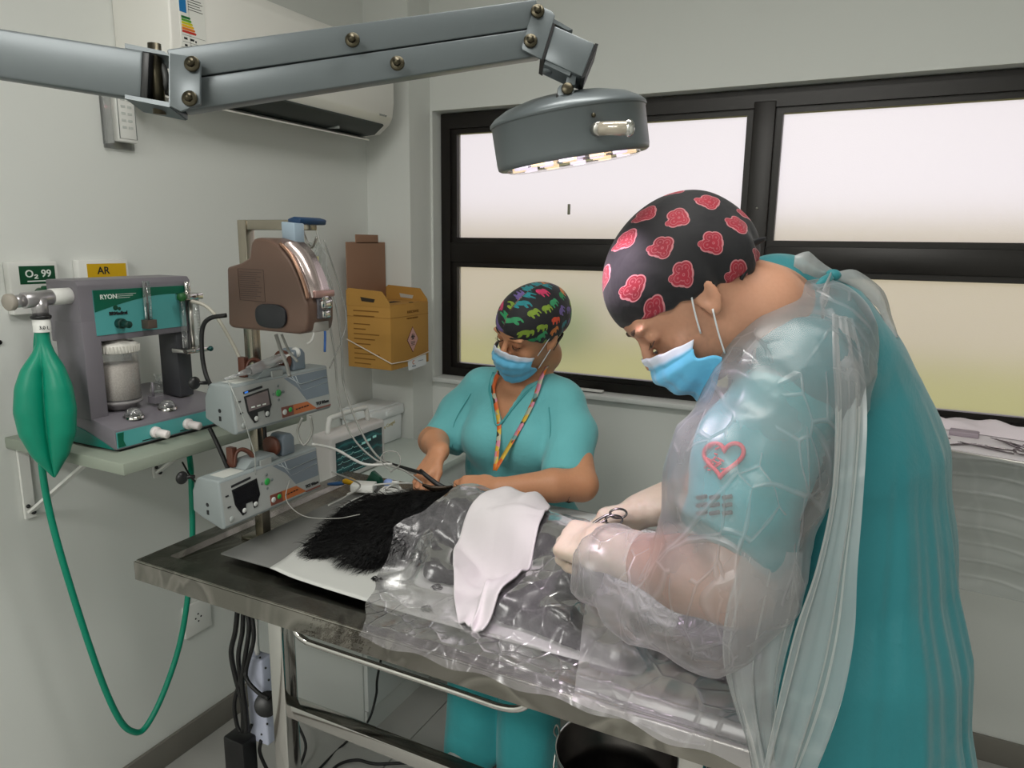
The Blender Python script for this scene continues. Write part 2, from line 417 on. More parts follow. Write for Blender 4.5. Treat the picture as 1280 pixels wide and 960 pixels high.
AM = mat('machine_grey', '#77737a', .42, var=.04, bump=.1, bscale=300, bdist=.0006)
TEALD, TEALP = mat('teal_dark_print', '#015c45', .35), mat('teal_print', '#54a3a3', .35)
mc = thing('anaesthesia_machine', (-1.58, 1.12, SHZ), 'grey and teal anaesthesia machine with absorber canister on the wall shelf', 'anaesthesia machine')
Z0 = SHZ+.006
b = MB()
b.prism([(-1.765, Z0), (-1.452, Z0), (-1.455, 1.166), (-1.53, 1.183), (-1.62, 1.19), (-1.765, 1.19)], (0, .968, 0), X, Z, (0, .322, 0), bev=.003)
b.build('base', AM, mc)
MB().box((-1.762, .98, SHZ), (-1.458, 1.28, Z0)).build('foot_pad', BLACKP, mc)
b = MB()
b.box((-1.625, .966, 1.18), (-1.528, 1.008, 1.40), bev=.003)
b.prism([(-1.64, 1.35), (-1.528, 1.352), (-1.530, 1.478), (-1.538, 1.488), (-1.64, 1.488)], (0, .966, 0), X, Z, (0, .288, 0), bev=.003)
b.build('housing', AM, mc)
MB().box((-1.60, 1.205, 1.188), (-1.535, 1.245, 1.353), bev=.002).build('rear_column', mat('column_black', '#3a3b3f', .4), mc)
# side swoosh
b = MB(); b.prism([(-1.70, Z0+.001), (-1.458, Z0+.001), (-1.50, 1.137), (-1.56, 1.155), (-1.62, 1.166), (-1.70, 1.17)], (0, .9675, 0), X, Z, (0, -.0012, 0))
b.build('side_stripe', mat('teal_side', '#067468', .4), mc)
# front display plate
pl = MB().box((-1.529, .998, 1.366), (-1.5265, 1.232, 1.466)).build('front_plate', TEALP, mc)
pts = [(.998, 1.466)]+[(.998+.234*k/12, 1.418+.030*math.sin(k/12*PI*.62)) for k in range(13)]+[(1.232, 1.466)]
MB().prism(pts, (-1.5265, 0, 0), Y, Z, (.0008, 0, 0)).build('dark_band', TEALD, pl)
text('RYON', (-1.5255, 1.012, 1.4455), Y, Z, .0145, PRINTW, pl, bold=.0003)
b = MB()
for k in range(3): b.box((-1.5256, 1.052, 1.454-k*.004), (-1.5254, 1.10-k*.008, 1.4548-k*.004))
b.build('small_print', PRINTW, pl)
text('BRMedical', (-1.5255, 1.030, 1.409), Y, Z, .0105, PRINTK, pl, bold=.0004)
b = MB(); b.ball((-1.526, 1.047, 1.425), .006, (.1, 1, 1)).ball((-1.526, 1.056, 1.422), .004, (.1, 1, 1)); b.build('emblem', mat('emblem_green', '#04402c', .4), pl)
b = MB(); b.cyl((-1.527, 1.052, 1.389), (-1.512, 1.052, 1.389), .0115, 24, bev=.001).cyl((-1.512, 1.052, 1.389), (-1.490, 1.052, 1.388), .008, 20, bev=.001)
b.build('dial', mat('dial_green', '#173b34', .35, .3), mc)
# flow tube
b = MB().box((-1.527, 1.108, 1.372), (-1.503, 1.132, 1.392), bev=.001).build('flow_block', mat('flow_brown', '#584c43', .5), mc)
TUBEC = clear_mat('clear_acrylic', (.95, .97, .97), .10, .05, .5)
MB().cyl((-1.515, 1.120, 1.392), (-1.515, 1.120, 1.482), .0085, 16).build('flow_tube', TUBEC, mc)
b = MB().cyl((-1.515, 1.120, 1.392), (-1.515, 1.120, 1.478), .002, 8)
for k in range(9): b.box((-1.507, 1.117, 1.398+k*.009), (-1.5065, 1.123, 1.3986+k*.009))
b.ball((-1.515, 1.120, 1.43), .0035, n=8).build('flow_scale', PRINTK, mc)
# valve column on the right
vb = MB().box((-1.545, 1.205, 1.432), (-1.495, 1.262, 1.448), bev=.003).build('valve_block', CHROME, mc)
MB().cyl((-1.50, 1.207, 1.441), (-1.488, 1.190, 1.441), .010, 16, bev=.001).build('green_knob', mat('knob_green', '#05531c', .35), mc)
MB().box((-1.55, 1.200, 1.300), (-1.495, 1.268, 1.312), bev=.003).build('valve_base', CHROME, mc)
for k, (dy, r) in enumerate(((1.218, .007), (1.240, .006), (1.255, .010))):
    MB().cyl((-1.52, dy, 1.312), (-1.52, dy, 1.432), r, 14).build('valve_tube', TUBEC if k != 1 else STEEL, mc)
b = MB()
for k in range(14): b.box((-1.5095, 1.250, 1.32+k*.0075), (-1.509, 1.259 if k % 5 == 0 else 1.256, 1.3207+k*.0075))
b.build('valve_scale', PRINTK, mc)
MB().cyl((-1.52, 1.235, 1.448), (-1.52, 1.235, 1.475), .008, 14, bev=.001).build('valve_cap', CHROME, mc)
MB().ball((-1.495, 1.272, 1.306), .007).build('side_screw', mat('screw_teal', '#1b4d4b', .3, .4), mc)
# absorber canister
cx, cy = -1.560, 1.062
def granules():
    m = D.materials.new('soda_lime'); t = NT(m)
    v = t.new('ShaderNodeTexVoronoi'); v.inputs['Scale'].default_value = 330; t.link(t.coord(), v.inputs['Vector'])
    t.link(t.ramp(v.outputs['Distance'], [(0, lin('#e6dfd8')), (.7, lin('#c9c0b8'))]), t.b.inputs['Base Color'])
    t.b.inputs['Roughness'].default_value = .9; t.bump(v.outputs['Distance'], -.8, .003); return m
cn = MB().lathe([(.043, 1.205), (.045, 1.215), (.045, 1.318), (.044, 1.325)], (cx, cy, 0), 36).build('canister', clear_mat('canister_plastic', (.93, .93, .93), .13, .12, .25), mc)
MB().lathe([(0, 1.212), (.0435, 1.212), (.0435, 1.289), (.040, 1.292), (0, 1.293)], (cx, cy, 0), 32).build('granules', granules(), cn)
b = MB().lathe([(0, 1.188), (.032, 1.188), (.034, 1.196), (.046, 1.202), (.046, 1.208), (0, 1.208)], (cx, cy, 0), 32); b.build('canister_foot', mat('foot_grey', '#8b8788', .4), cn)
b = MB().lathe([(0, 1.343), (.040, 1.343), (.0455, 1.340), (.0475, 1.336), (.0475, 1.321), (.045, 1.320)], (cx, cy, 0), 44)
for k in range(44):
    a = 2*PI*k/44; b.box((cx+math.cos(a)*.048-.0012, cy+math.sin(a)*.048-.0012, 1.322), (cx+math.cos(a)*.048+.0012, cy+math.sin(a)*.048+.0012, 1.337))
b.lathe([(.030, 1.343), (.018, 1.352), (0, 1.353)], (cx, cy, 0), 28)
b.build('canister_lid', mat('lid_cream', '#d9d6cf', .45), cn)
MB().box((cx+.02, 1.118, 1.19), (cx+.045, 1.14, 1.206)).cyl((cx+.03, 1.125, 1.206), (cx+.03, 1.125, 1.24), .003, 8).build('latch', AM, mc)
# domes and white valves
for (x, y) in ((-1.492, 1.043), (-1.500, 1.137)):
    d = MB().lathe([(.020, 1.176), (.0185, 1.186), (.014, 1.194), (.007, 1.198), (0, 1.199)], (x, y, 0), 28).build('valve_dome', TUBEC, mc)
    MB().lathe([(.022, 1.174), (.022, 1.180), (.017, 1.181), (0, 1.181)], (x, y, 0), 24).build('dome_ring', CHROME, d)
for y in (1.062, 1.150, 1.238):
    b = MB().cyl((-1.452, y, 1.142), (-1.440, y, 1.142), .013, 22, bev=.002).cyl((-1.440, y, 1.142), (-1.412, y+.006, 1.139), .0095, 20, bev=.002)
    b.build('outlet_port', mat('port_white', '#e2dad9', .4), mc)
MB().prism([(.970, Z0+.004), (1.286, Z0+.004), (1.286, 1.161), (.970, 1.161)], (-1.4525, 0, 0), Y, Z, (.0012, 0, 0)).build('base_plate', TEALP, mc)
MB().prism([(.972, Z0+.006), (.990, Z0+.006), (.985, 1.140), (.987, 1.159), (.972, 1.159)], (-1.4513, 0, 0), Y, Z, (.0008, 0, 0)).build('base_band', TEALD, mc)
b = MB()
for y in (1.03, 1.13): b.box((-1.4512, y, 1.1272), (-1.4508, y+.055, 1.1295))
b.build('port_print', PRINTK, mc)
# flask on base top
b = MB().lathe([(0, 1.191), (.02, 1.191), (.021, 1.20), (.016, 1.212), (.006, 1.218), (.0055, 1.232), (.009, 1.233), (.009, 1.236)], (-1.63, 1.215, 0), 24).build('glass_cup', TUBEC, mc)
# corrugated hose behind
b = MB(); pts = [(-1.70, 1.19, 1.20+k*.003) for k in range(70)]; b.tube(pts, [.0135 if k % 2 else .0115 for k in range(70)], 14).build('corrugated_hose', clear_mat('hose_clear', (.9, .9, .88), .35, .2, .2), mc)
# breathing bag tee on the left side
b = MB().cyl((-1.56, .968, 1.455), (-1.553, .920, 1.455), .0175, 24, bev=.002).build('white_elbow', WHITEP, mc)
b = MB().cyl((-1.553, .923, 1.455), (-1.543, .860, 1.452), .0165, 24, bev=.002).cyl((-1.545, .893, 1.455), (-1.545, .893, 1.418), .015, 22).cyl((-1.543, .861, 1.452), (-1.540, .837, 1.451), .013, 20)
b.build('tee_piece', mat('tee_steel', '#b5b2b4', .28, .8), mc)
MB().cyl((-1.540, .839, 1.451), (-1.538, .827, 1.4505), .017, 22, bev=.002).build('tee_cap', mat('cap_beige', '#9b948a', .5), mc)
b = MB().cyl((-1.545, .893, 1.420), (-1.545, .893, 1.412), .0195, 24, bev=.002).build('tee_ring', BLACKP, mc)
# breathing bag
bag = thing('breathing_bag', (-1.545, .893, 1.12), 'green rubber breathing bag hanging from the metal tee of the anaesthesia machine', 'breathing bag')
prof = [(0, .014), (.03, .015), (.05, .024), (.08, .045), (.12, .060), (.17, .066), (.22, .060), (.27, .040), (.30, .018), (.318, .006), (.322, .002)]
N = 72; V = []; zz = np.linspace(0, .322, 40)
for z in zz:
    r = np.interp(z, [p[0] for p in prof], [p[1] for p in prof])
    for k in range(N):
        a = 2*PI*k/N; lob = abs(math.cos(1.5*(a-.15)))**.75
        w = min(1, max(0, (z-.03)/.06)); rr = .88*r*((1-w)+w*(.30+.80*lob))
        V.append((-1.545+rr*math.cos(a), .893+rr*math.sin(a)-z*.03, 1.392-z))
Q = [(i*N+k, (i+1)*N+k, (i+1)*N+(k+1) % N, i*N+(k+1) % N) for i in range(len(zz)-1) for k in range(N)]
mesh_np('bag', V, Q, m=TEALG, parent=bag)
cl = MB().lathe([(.0165, 1.385), (.0165, 1.411), (.014, 1.412)], (-1.545, .893, 0), 26).build('bag_collar', WHITEP, bag)
text('3.0 L', (-1.534, .8805, 1.392), (.8, .6, 0), Z, .010, PRINTK, bag)
# green hose
hz = thing('oxygen_hose', (-1.6, 1.1, .33), 'long green rubber hose looping down from the anaesthesia machine nearly to the floor', 'hose')
MB().tube([(-1.59, .93, 1.44), (-1.60, .912, 1.36), (-1.60, .902, 1.25), (-1.6000, 0.8913, 1.1258), (-1.6000, 0.8956, 0.9764), (-1.6000, 0.9242, 0.7701), (-1.6000, 0.9675, 0.5286), (-1.6000, 1.0022, 0.3923), (-1.6000, 1.0338, 0.3326), (-1.6000, 1.0716, 0.3193), (-1.6000, 1.1359, 0.3905), (-1.6000, 1.2033, 0.5250), (-1.6000, 1.2532, 0.7386), (-1.6000, 1.2683, 0.9403), (-1.6200, 1.2856, 0.9775), (-1.66, 1.31, 1.068)], .0075, 12, smooth=8).build('hose', TEALG, hz)
# ------------------------------------------------------------------ wall plates
for k, (y0, y1, z0, z1, nm, lb, bgc, txt) in enumerate(((.985, 1.075, 1.400, 1.522, 'oxygen_outlet', 'white wall gas outlet with green O2 99 label, leftmost on the wall', '#014a2c', 'O\u2082 99'), (1.148, 1.262, 1.400, 1.524, 'air_outlet', 'white wall gas outlet with yellow AR label above the anaesthesia machine', '#d3a80a', 'AR'))):
    o = thing(nm, (-1.79, (y0+y1)/2, z0), lb, 'gas outlet')
    MB().box((-1.80, y0-.018, z0), (-1.776, y1+.004, z1), bev=.004).build('cover', WHITEP, o)
    MB().box((-1.7762, y0+.004, z1-.052), (-1.7752, y1-.004, z1-.010)).build('label_plate', mat('label_%d' % k, bgc, .4), o)
    text(txt, (-1.7750, y0+(.016 if k == 0 else .030), z1-.036), Y, Z, .024 if k == 0 else .026, PRINTW if k == 0 else PRINTK, o, bold=.0004)
    bb = MB().box((-1.7752, y0+.02, z1-.047), (-1.7749, y1-.02, z1-.044)); bb.build('small_print', PRINTW if k == 0 else PRINTK, o)
    if k == 0:
        MB().cyl((-1.776, 1.030, 1.447), (-1.745, 1.030, 1.447), .014, 20, bev=.002).box((-1.757, 1.022, 1.447), (-1.745, 1.038, 1.466), bev=.003).build('green_fitting', mat('fitting_green', '#03532f', .35), o)
        MB().cyl((-1.745, 1.030, 1.447), (-1.728, 1.030, 1.445), .009, 16, bev=.001).build('nozzle', DARKST, o)
        b = MB()
        for s in (1, -1): b.obox((-1.7755, 1.003, 1.444), X, Vector((0, 1, s*.8)).normalized(), Vector((0, -s*.8, 1)).normalized(), .0006, .024, .0022)
        b.build('crossed_mark', mat('mark_red', '#a8233a', .5), o)
        MB().tube([(-1.76, 1.036, 1.452), (-1.745, 1.060, 1.447), (-1.72, 1.085, 1.43), (-1.70, 1.10, 1.38)], .007, 10, smooth=5).build('outlet_hose', TEALG, o)
# plugs and holes
for (y, z, lb) in ((1.269, 1.517, 'small black wall plug right of the yellow AR label'), (.939, 1.339, 'small black wall plug left of the green breathing bag')):
    tag(MB().cyl((-1.80, y, z), (-1.793, y, z), .0055, 12, bev=.001).build('wall_plug', BLACKP), lb, 'wall plug')
# wall socket
so = thing('wall_socket', (-1.79, 1.405, .37), 'white wall socket low on the left wall behind the table', 'socket')
MB().box((-1.80, 1.355, .368), (-1.788, 1.455, .472), bev=.004).build('plate', WHITEP, so)
b = MB()
for (dy, dz) in ((0, .012), (-.01, 0), (.01, 0), (0, -.012)): b.cyl((-1.7885, 1.405+dy, .42+dz), (-1.7875, 1.405+dy, .42+dz), .003, 8)
b.build('socket_holes', PRINTK, so)
# remote in its holder
rm = thing('remote_control', (-1.785, 1.28, 1.81), 'white remote control in a clear wall holder left of the air conditioner', 'remote control')
MB().box((-1.786, 1.262, 1.822), (-1.764, 1.318, 1.99), bev=.004).build('remote_body', WHITEP, rm)
MB().box((-1.800, 1.243, 1.805), (-1.790, 1.325, 1.96), bev=.002).box((-1.800, 1.243, 1.815), (-1.76, 1.247, 1.95)).build('holder', clear_mat('holder_clear', (.92, .93, .92), .2, .1, .3), rm)
b = MB()
for (z) in (1.83,): b.tube([(-1.7633, 1.266, z), (-1.7633, 1.314, z), (-1.7633, 1.314, 1.985), (-1.7633, 1.266, 1.985)], .0009, 4, closed=True)
b.build('remote_outline', mat('outline_grey', '#6d7270', .5), rm)
b = MB()
for k in range(6):
    for j in range(2): b.box((-1.7638, 1.275+j*.018, 1.855+k*.017), (-1.7630, 1.287+j*.018, 1.861+k*.017))
b.build('buttons', mat('button_grey', '#c2c6c2', .5), rm)
MB().ball((-1.789, 1.252, 1.905), .004, n=8).build('indicator', mat('pink_led', '#e5a2a6', .4, emit='#e58a92', estr=.4), rm)
# acrylic plate with hook
ac = thing('acrylic_hook_plate', (-1.79, 1.41, 2.04), 'clear acrylic plate with a small hook left of the air conditioner', 'hook')
MB().box((-1.798, 1.353, 2.03), (-1.793, 1.470, 2.135), bev=.001).build('plate', clear_mat('plate_clear', (.9, .9, .9), .22, .1, .2, col=(.75, .75, .75)), ac)
MB().tube([(-1.793, 1.41, 2.10), (-1.775, 1.41, 2.10), (-1.768, 1.42, 2.085), (-1.775, 1.425, 2.07)], .004, 8, smooth=5).build('hook', WHITEP, ac)

# ================================================================== air conditioner
acu = thing('air_conditioner', (-1.69, 1.86, 1.95), 'white split air conditioner high on the left wall with an energy label', 'air conditioner')
ACM = mat('ac_plastic', '#eceae4', .28, var=.01)
Y0, Y1 = 1.30, 2.215
prof = [(-1.80, 1.962), (-1.745, 1.950), (-1.655, 1.955), (-1.612, 1.985), (-1.597, 2.01), (-1.590, 2.06), (-1.590, 2.17), (-1.595, 2.21), (-1.615, 2.243), (-1.66, 2.255), (-1.80, 2.255)]
MB().prism(prof, (0, Y0, 0), X, Z, (0, Y1-Y0, 0), bev=.006, seg=3).build('housing', ACM, acu)
# outlet recess under the front edge
s1 = Vector((-1.612+1.745, 0, 1.985-1.950)).normalized(); n1 = Vector((s1.z, 0, -s1.x))
b = MB(); b.prism([(-1.715, 1.9530), (-1.652, 1.9580), (-1.614, 1.9865), (-1.609, 1.9795), (-1.650, 1.9505), (-1.715, 1.9465)], (0, Y0+.05, 0), X, Z, (0, Y1-Y0-.09, 0)); b.build('outlet_slot', mat('slot_dark', '#2b3332', .5), acu)
b = MB(); b.prism([(-1.722, 1.950), (-1.668, 1.930), (-1.666, 1.934), (-1.720, 1.954)], (0, Y0+.055, 0), X, Z, (0, Y1-Y0-.105, 0)); b.build('louver', ACM, acu)
b = MB()
for k in range(2): b.box((-1.69, Y0+.25+k*.42, 1.944), (-1.640, Y0+.254+k*.42, 1.952))
b.build('vanes', mat('vane_grey', '#9ba09d', .5), acu)
MB().box((-1.5905, Y0+.055, 2.0), (-1.5885, Y0+.0562, 2.235)).build('panel_seam', mat('seam_grey', '#a7a7a2', .5), acu)
text('inverter', (-1.5888, 2.125, 2.005), Y, Z, .013, mat('print_grey', '#7c807f', .5), acu)
ey0 = (-1.5890, 1.3286, 2.0780)[1]; ey1 = (-1.5890, 1.4042, 2.0965)[1]
lb = MB().box((-1.5900, ey0, (-1.5890, 1.3586, 2.0462)[2]), (-1.5885, ey1, 2.245)).build('energy_label', mat('label_white', '#e6e6e0', .5), acu)
zt = (-1.5890, 1.3654, 2.1241)[2]
MB().box((-1.5886, ey0, zt+.002), (-1.5880, ey0+.020, 2.245)).build('blue_strip', mat('blue_print', '#1673b1', .4), lb)
for k, cc in enumerate(('#0e6b2b', '#5aa02a', '#c9c81b', '#e8b414', '#d9741b', '#c02b1c')):
    MB().prism([(ey0+.004, zt-.006-k*.0066), (ey0+.028+k*.003, zt-.006-k*.0066), (ey0+.031+k*.003, zt-.0087-k*.0066), (ey0+.028+k*.003, zt-.0114-k*.0066), (ey0+.004, zt-.0114-k*.0066)], (-1.5885, 0, 0), Y, Z, (.0006, 0, 0)).build('rating_bar', mat('bar_%d' % k, cc, .4), lb)
b = MB()
for k in range(5): b.box((-1.5886, ey0+.026, zt+.012+k*.006), (-1.5881, ey1-.006-(k % 3)*.004, zt+.0135+k*.006))
for k in range(3): b.box((-1.5886, ey0+.004, zt-.050-k*.016), (-1.5881, ey1-.003, zt-.0494-k*.016))
for (u, v, w_) in ((.008, .060, .010), (.026, .060, .012), (.009, .076, .008), (.026, .076, .011), (.041, .062, .004)): b.box((-1.5886, ey0+u, zt-v), (-1.5881, ey0+u+w_, zt-v+.005))
b.build('label_print', PRINTK, lb)

# ================================================================== sharps box
CARD = mat('cardboard_yellow', '#b4863f', .8, var=.05, vscale=12, bump=.05, bscale=200)
CARDI = mat('cardboard_plain', '#93705a', .85, var=.04)
CK = mat('card_print', '#7d5418', .8)
sx = thing('sharps_box', (-1.67, 2.21, 1.12), 'yellow cardboard sharps container with open lid strapped in the wall corner', 'sharps container')
bx0, bx1, by0, by1, bz0, bz1 = -1.714, -1.52, 2.07, 2.312, 1.124, 1.354
MB().box((bx0, by0, bz0), (bx1, by1, bz1), bev=.002).build('box_body', CARD, sx)
def handle_panel(y):
    u0, u1 = bx0, bx1
    b = MB(); b.prism([(u0, bz1-.005), (u1, bz1-.005), (u1-.004, bz1+.012), (u1-.035, bz1+.050), (u0+.012, bz1+.058), (u0, bz1+.050)], (0, y, 0), X, Z, (0, .004, 0)); return b
for y in (by0-.001, by1-.004):
    hp = handle_panel(y).build('handle_flap', CARD, sx)
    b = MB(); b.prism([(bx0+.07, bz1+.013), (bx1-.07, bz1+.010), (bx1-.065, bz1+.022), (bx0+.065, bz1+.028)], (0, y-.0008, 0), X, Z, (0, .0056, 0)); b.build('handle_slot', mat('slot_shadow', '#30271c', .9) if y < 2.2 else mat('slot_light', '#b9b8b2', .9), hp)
MB().box((bx0, by0+.004, bz1), (bx0+.004, by1-.008, 1.575), bev=.001).box((bx0-.001, by0+.06, 1.57), (bx0+.004, by1-.05, 1.602), bev=.001).build('back_flap', CARDI, sx)
MB().box((bx0+.01, by0+.006, bz1), (bx1-.002, by1-.006, bz1+.003)).build('top_flap', CARD, sx)
MB().box((bx0+.10, by0+.05, bz1+.003), (bx0+.13, by1-.09, bz1+.0045)).cyl((bx1-.012, 2.215, bz1+.003), (bx1-.012, 2.215, bz1+.0045), .009, 14).build('drop_hole', mat('hole_dark', '#241a10', .9), sx)
zc, yc = 1.222, 2.205
MB().prism([(yc-.036, zc), (yc, zc-.048), (yc+.036, zc), (yc, zc+.048)], (bx1, 0, 0), Y, Z, (.001, 0, 0)).build('hazard_border', mat('hazard_brown', '#5c2d28', .7), sx)
MB().prism([(yc-.0335, zc), (yc, zc-.045), (yc+.0335, zc), (yc, zc+.045)], (bx1+.001, 0, 0), Y, Z, (.0005, 0, 0)).build('hazard_diamond', mat('hazard_pink', '#c79a92', .7), sx)
b = MB()
for a in (90, 210, 330):
    c = (bx1+.0018, yc+.0062*math.cos(math.radians(a)), zc+.010+.0062*math.sin(math.radians(a)))
    b.tube([(c[0], c[1]+.006*math.cos(t_), c[2]+.006*math.sin(t_)) for t_ in np.linspace(math.radians(a)+.6, math.radians(a)+2*PI-.6, 14)], .0012, 5)
b.tube([(bx1+.0018, yc+.0055*math.cos(t_), zc+.010+.0055*math.sin(t_)) for t_ in np.linspace(0, 2*PI, 17)[:-1]], .0009, 5, closed=True)
for k in range(3): b.box((bx1+.0015, yc-.014+k*.002, zc-.010-k*.0055), (bx1+.0019, yc+.014-k*.002, zc-.0075-k*.0055))
b.build('biohazard_mark', PRINTK, sx)
text('INFECTANTE', (bx1+.0008, yc-.032, 1.322), Y, Z, .0125, CK, sx, bold=.0003)
text('PERFUROCORTANTES', (bx1+.0008, yc-.036, 1.300), Y, Z, .0072, CK, sx)
b = MB().box((bx1, by0, 1.3105), (bx1+.0006, by1, 1.3115)).box((bx0, by0-.0006, 1.3105), (bx1, by0, 1.3115))
for k in range(11): b.box((bx0+.03, by0-.0007, 1.33-k*.018-(.012 if k > 1 else 0)), (bx1-.05-(k*37 % 4)*.02, by0, 1.334-k*.018-(.012 if k > 1 else 0)))
b.build('side_print', CK, sx)
stk = MB().box((bx1+.0005, 2.172, 1.112), (bx1+.003, 2.290, 1.152), rot=(math.radians(3), 0, 0)).build('white_sticker', mat('sticker_white', '#dfe3e6', .4), sx)
b = MB().tube([(bx1+.0036, 2.205+.007*math.cos(t_), 1.136+.007*math.sin(t_)) for t_ in np.linspace(.8, 2*PI-.8, 10)], .0012, 5); b.build('sticker_mark', mat('orange_mark', '#c3672b', .5), stk)
b = MB().box((bx1+.0034, 2.195, 1.120), (bx1+.0038, 2.219, 1.124)).box((bx1+.0034, 2.235, 1.136), (bx1+.0038, 2.268, 1.138)); b.build('sticker_print', mat('print_blue_grey', '#6a7f8c', .5), stk)
b = MB().tube([(-1.79, 2.25, 1.26), (bx0-.003, by0+.06, 1.235), (bx0-.002, by0-.003, 1.225), (bx1+.003, by0-.003, 1.150), (bx1+.004, 2.17, 1.147), (bx1+.004, by1+.003, 1.164), (-1.55, 2.317, 1.17)], .0022, 8)
b.build('strap', mat('strap_white', '#d8cfc0', .6), sx)

# ================================================================== counter, cooler, monitor
ct = thing('base_cabinet', (-1.57, 1.98, 0), 'white laminate base cabinet below the counter, behind the operating table', 'cabinet')
CAB = mat('cabinet_white', '#c9cdca', .45, var=.02)
MB().box((-1.795, 1.645, .01), (-1.345, 2.318, .774), bev=.002).build('body', CAB, ct)
for (y0, y1) in ((1.650, 1.975), (1.980, 2.310)):
    dr = MB().box((-1.345, y0, .085), (-1.329, y1, .768), bev=.002).build('door', mat('cabinet_front', '#d8dcda', .4, var=.01), ct)
MB().box((-1.79, 1.650, 0), (-1.335, 2.318, .082)).build('plinth', mat('plinth_white', '#cfd2cf', .5), ct)
tag(MB().box((-1.798, 1.640, .775), (-1.315, 2.3175, .80), bev=.003).build('worktop', mat('worktop_green_white', '#d3dcd6', .35, var=.02)), 'pale worktop carrying the white cooler and the monitor', 'worktop')
cl = thing('cooler_box', (-1.72, 2.21, .80), 'white styrofoam cooler box with lid on the worktop by the corner', 'cooler box')
CW = mat('cooler_white', '#eef1f2', .5, bump=.1, bscale=300)
MB().prism([(-1.788, .801), (-1.652, .801), (-1.646, .905), (-1.792, .905)], (0, 2.112, 0), X, Z, (0, .195, 0), bev=.006).build('body', CW, cl)
MB().box((-1.796, 2.105, .905), (-1.640, 2.314, .945), bev=.006).box((-1.780, 2.120, .945), (-1.655, 2.30, .952), bev=.003).build('lid', CW, cl)
MB().box((-1.641, 2.190, .915), (-1.632, 2.235, .935), bev=.003).build('latch', CW, cl)
text('Vacinas e Congel.', (-1.6470, 2.125, .856), (0, 1, .14), Z, .0195, mat('cooler_ink', '#c9bd8c', .6), cl)
mo = thing('patient_monitor', (-1.53, 1.85, .80), 'small white patient monitor with a carrying handle on the worktop', 'monitor')
mx = -1.50
MB().box((mx-.085, 1.715, .802), (mx, 2.0, .965), bev=.012, seg=3).build('housing', mat('monitor_white', '#d8d4d2', .4), mo)
hs = MB().tube([(mx-.04, 1.745, .962), (mx-.04, 1.755, 1.004), (mx-.04, 1.775, 1.014), (mx-.04, 1.925, 1.014), (mx-.04, 1.945, 1.004), (mx-.04, 1.955, .962)], .0085, 10, smooth=4).build('carry_handle', WHITEP, mo)
def screen_mat():
    m = D.materials.new('monitor_glass'); t = NT(m)
    w = t.new('ShaderNodeTexWave'); w.inputs['Scale'].default_value = 9; w.inputs['Distortion'].default_value = 6; w.inputs['Detail'].default_value = 3; w.bands_direction = 'Z'
    t.link(t.coord(), w.inputs['Vector'])
    c = t.ramp(w.outputs[0], [(.0, lin('#0a2a2e')), (.85, lin('#0e3c40')), (.98, lin('#1f5a5b'))])
    t.link(c, t.b.inputs['Base Color']); t.link(c, t.b.inputs['Emission Color']); t.b.inputs['Emission Strength'].default_value = .12; t.b.inputs['Roughness'].default_value = .15
    return m
sc_ = MB().box((mx, 1.735, .822), (mx+.0015, 1.978, .940), bev=.0005).build('screen', screen_mat(), mo)
b = MB()
for k in range(3): b.box((mx+.0016, 1.925-k*.030, .912-k*.004), (mx+.002, 1.945-k*.030, .920-k*.004))
for k in range(5): b.tube([(mx+.002, 1.74+j*.006, .905-k*.019+(.006 if j % 9 == 4 else 0)) for j in range(28)], .0006, 4)
b.build('trace_lines', mat('trace_cyan', '#9fd6d0', .4, emit='#8fd0c8', estr=.15), sc_)
# ================================================================== operating table
TX0, TX1, TY0, TY1, TZ = -1.409, -.087, .953, 1.680, .880
tb = thing('operating_table', ((TX0+TX1)/2, (TY0+TY1)/2, 0), 'polished stainless steel operating table with raised rim in the middle of the room', 'table')
def scratched():
    m = D.materials.new('table_steel'); t = NT(m); t.b.inputs['Metallic'].default_value = 1.0
    a = t.noise(5, 3, dist=.8); b = t.noise(90, 3, vec=t.mapping(t.coord(), (1, 14, 1)))
    t.link(t.ramp(a.outputs[0], [(.40, lin('#8a8780')), (.48, lin('#aaa69f')), (.52, lin('#85827c')), (.7, lin('#a19d97'))]), t.b.inputs['Base Color'])
    t.link(t.ramp(t.noise(7, 2, .4, dist=1.6).outputs[0], [(.42, (.05,)*3), (.5, (.16,)*3), (.56, (.07,)*3), (.70, (.24,)*3)]), t.b.inputs['Roughness'])
    t.bump(t.math('ADD', t.math('MULTIPLY', b.outputs[0], .15), a.outputs[0]), .22, .02); return m
TST = scratched()
b = MB()
r = .052; zi = .871
ring_o = [(TX0, TY0), (TX1, TY0), (TX1, TY1), (TX0, TY1)]
ring_m = [(TX0+r, TY0+r), (TX1-r, TY0+r), (TX1-r, TY1-r), (TX0+r, TY1-r)]
ring_i = [(TX0+r+.012, TY0+r+.012), (TX1-r-.012, TY0+r+.012), (TX1-r-.012, TY1-r-.012), (TX0+r+.012, TY1-r-.012)]
bm = b.bm
VO = [bm.verts.new((x, y, TZ)) for x, y in ring_o]; VM = [bm.verts.new((x, y, TZ)) for x, y in ring_m]; VI = [bm.verts.new((x, y, zi)) for x, y in ring_i]
VB = [bm.verts.new((x, y, TZ-.046)) for x, y in ring_o]; VB2 = [bm.verts.new((x, y, TZ-.046)) for x, y in [(TX0+.02, TY0+.02), (TX1-.02, TY0+.02), (TX1-.02, TY1-.02), (TX0+.02, TY1-.02)]]
VC = [bm.verts.new((v.co.x, v.co.y, zi-.004)) for v in VB2]
for A, B in ((VO, VM), (VM, VI), (VB, VO), (VB2, VB), (VC, VB2)):
    for k in range(4): bm.faces.new((A[k], A[(k+1) % 4], B[(k+1) % 4], B[k]))
bm.faces.new(VI); bm.faces.new(VC[::-1])
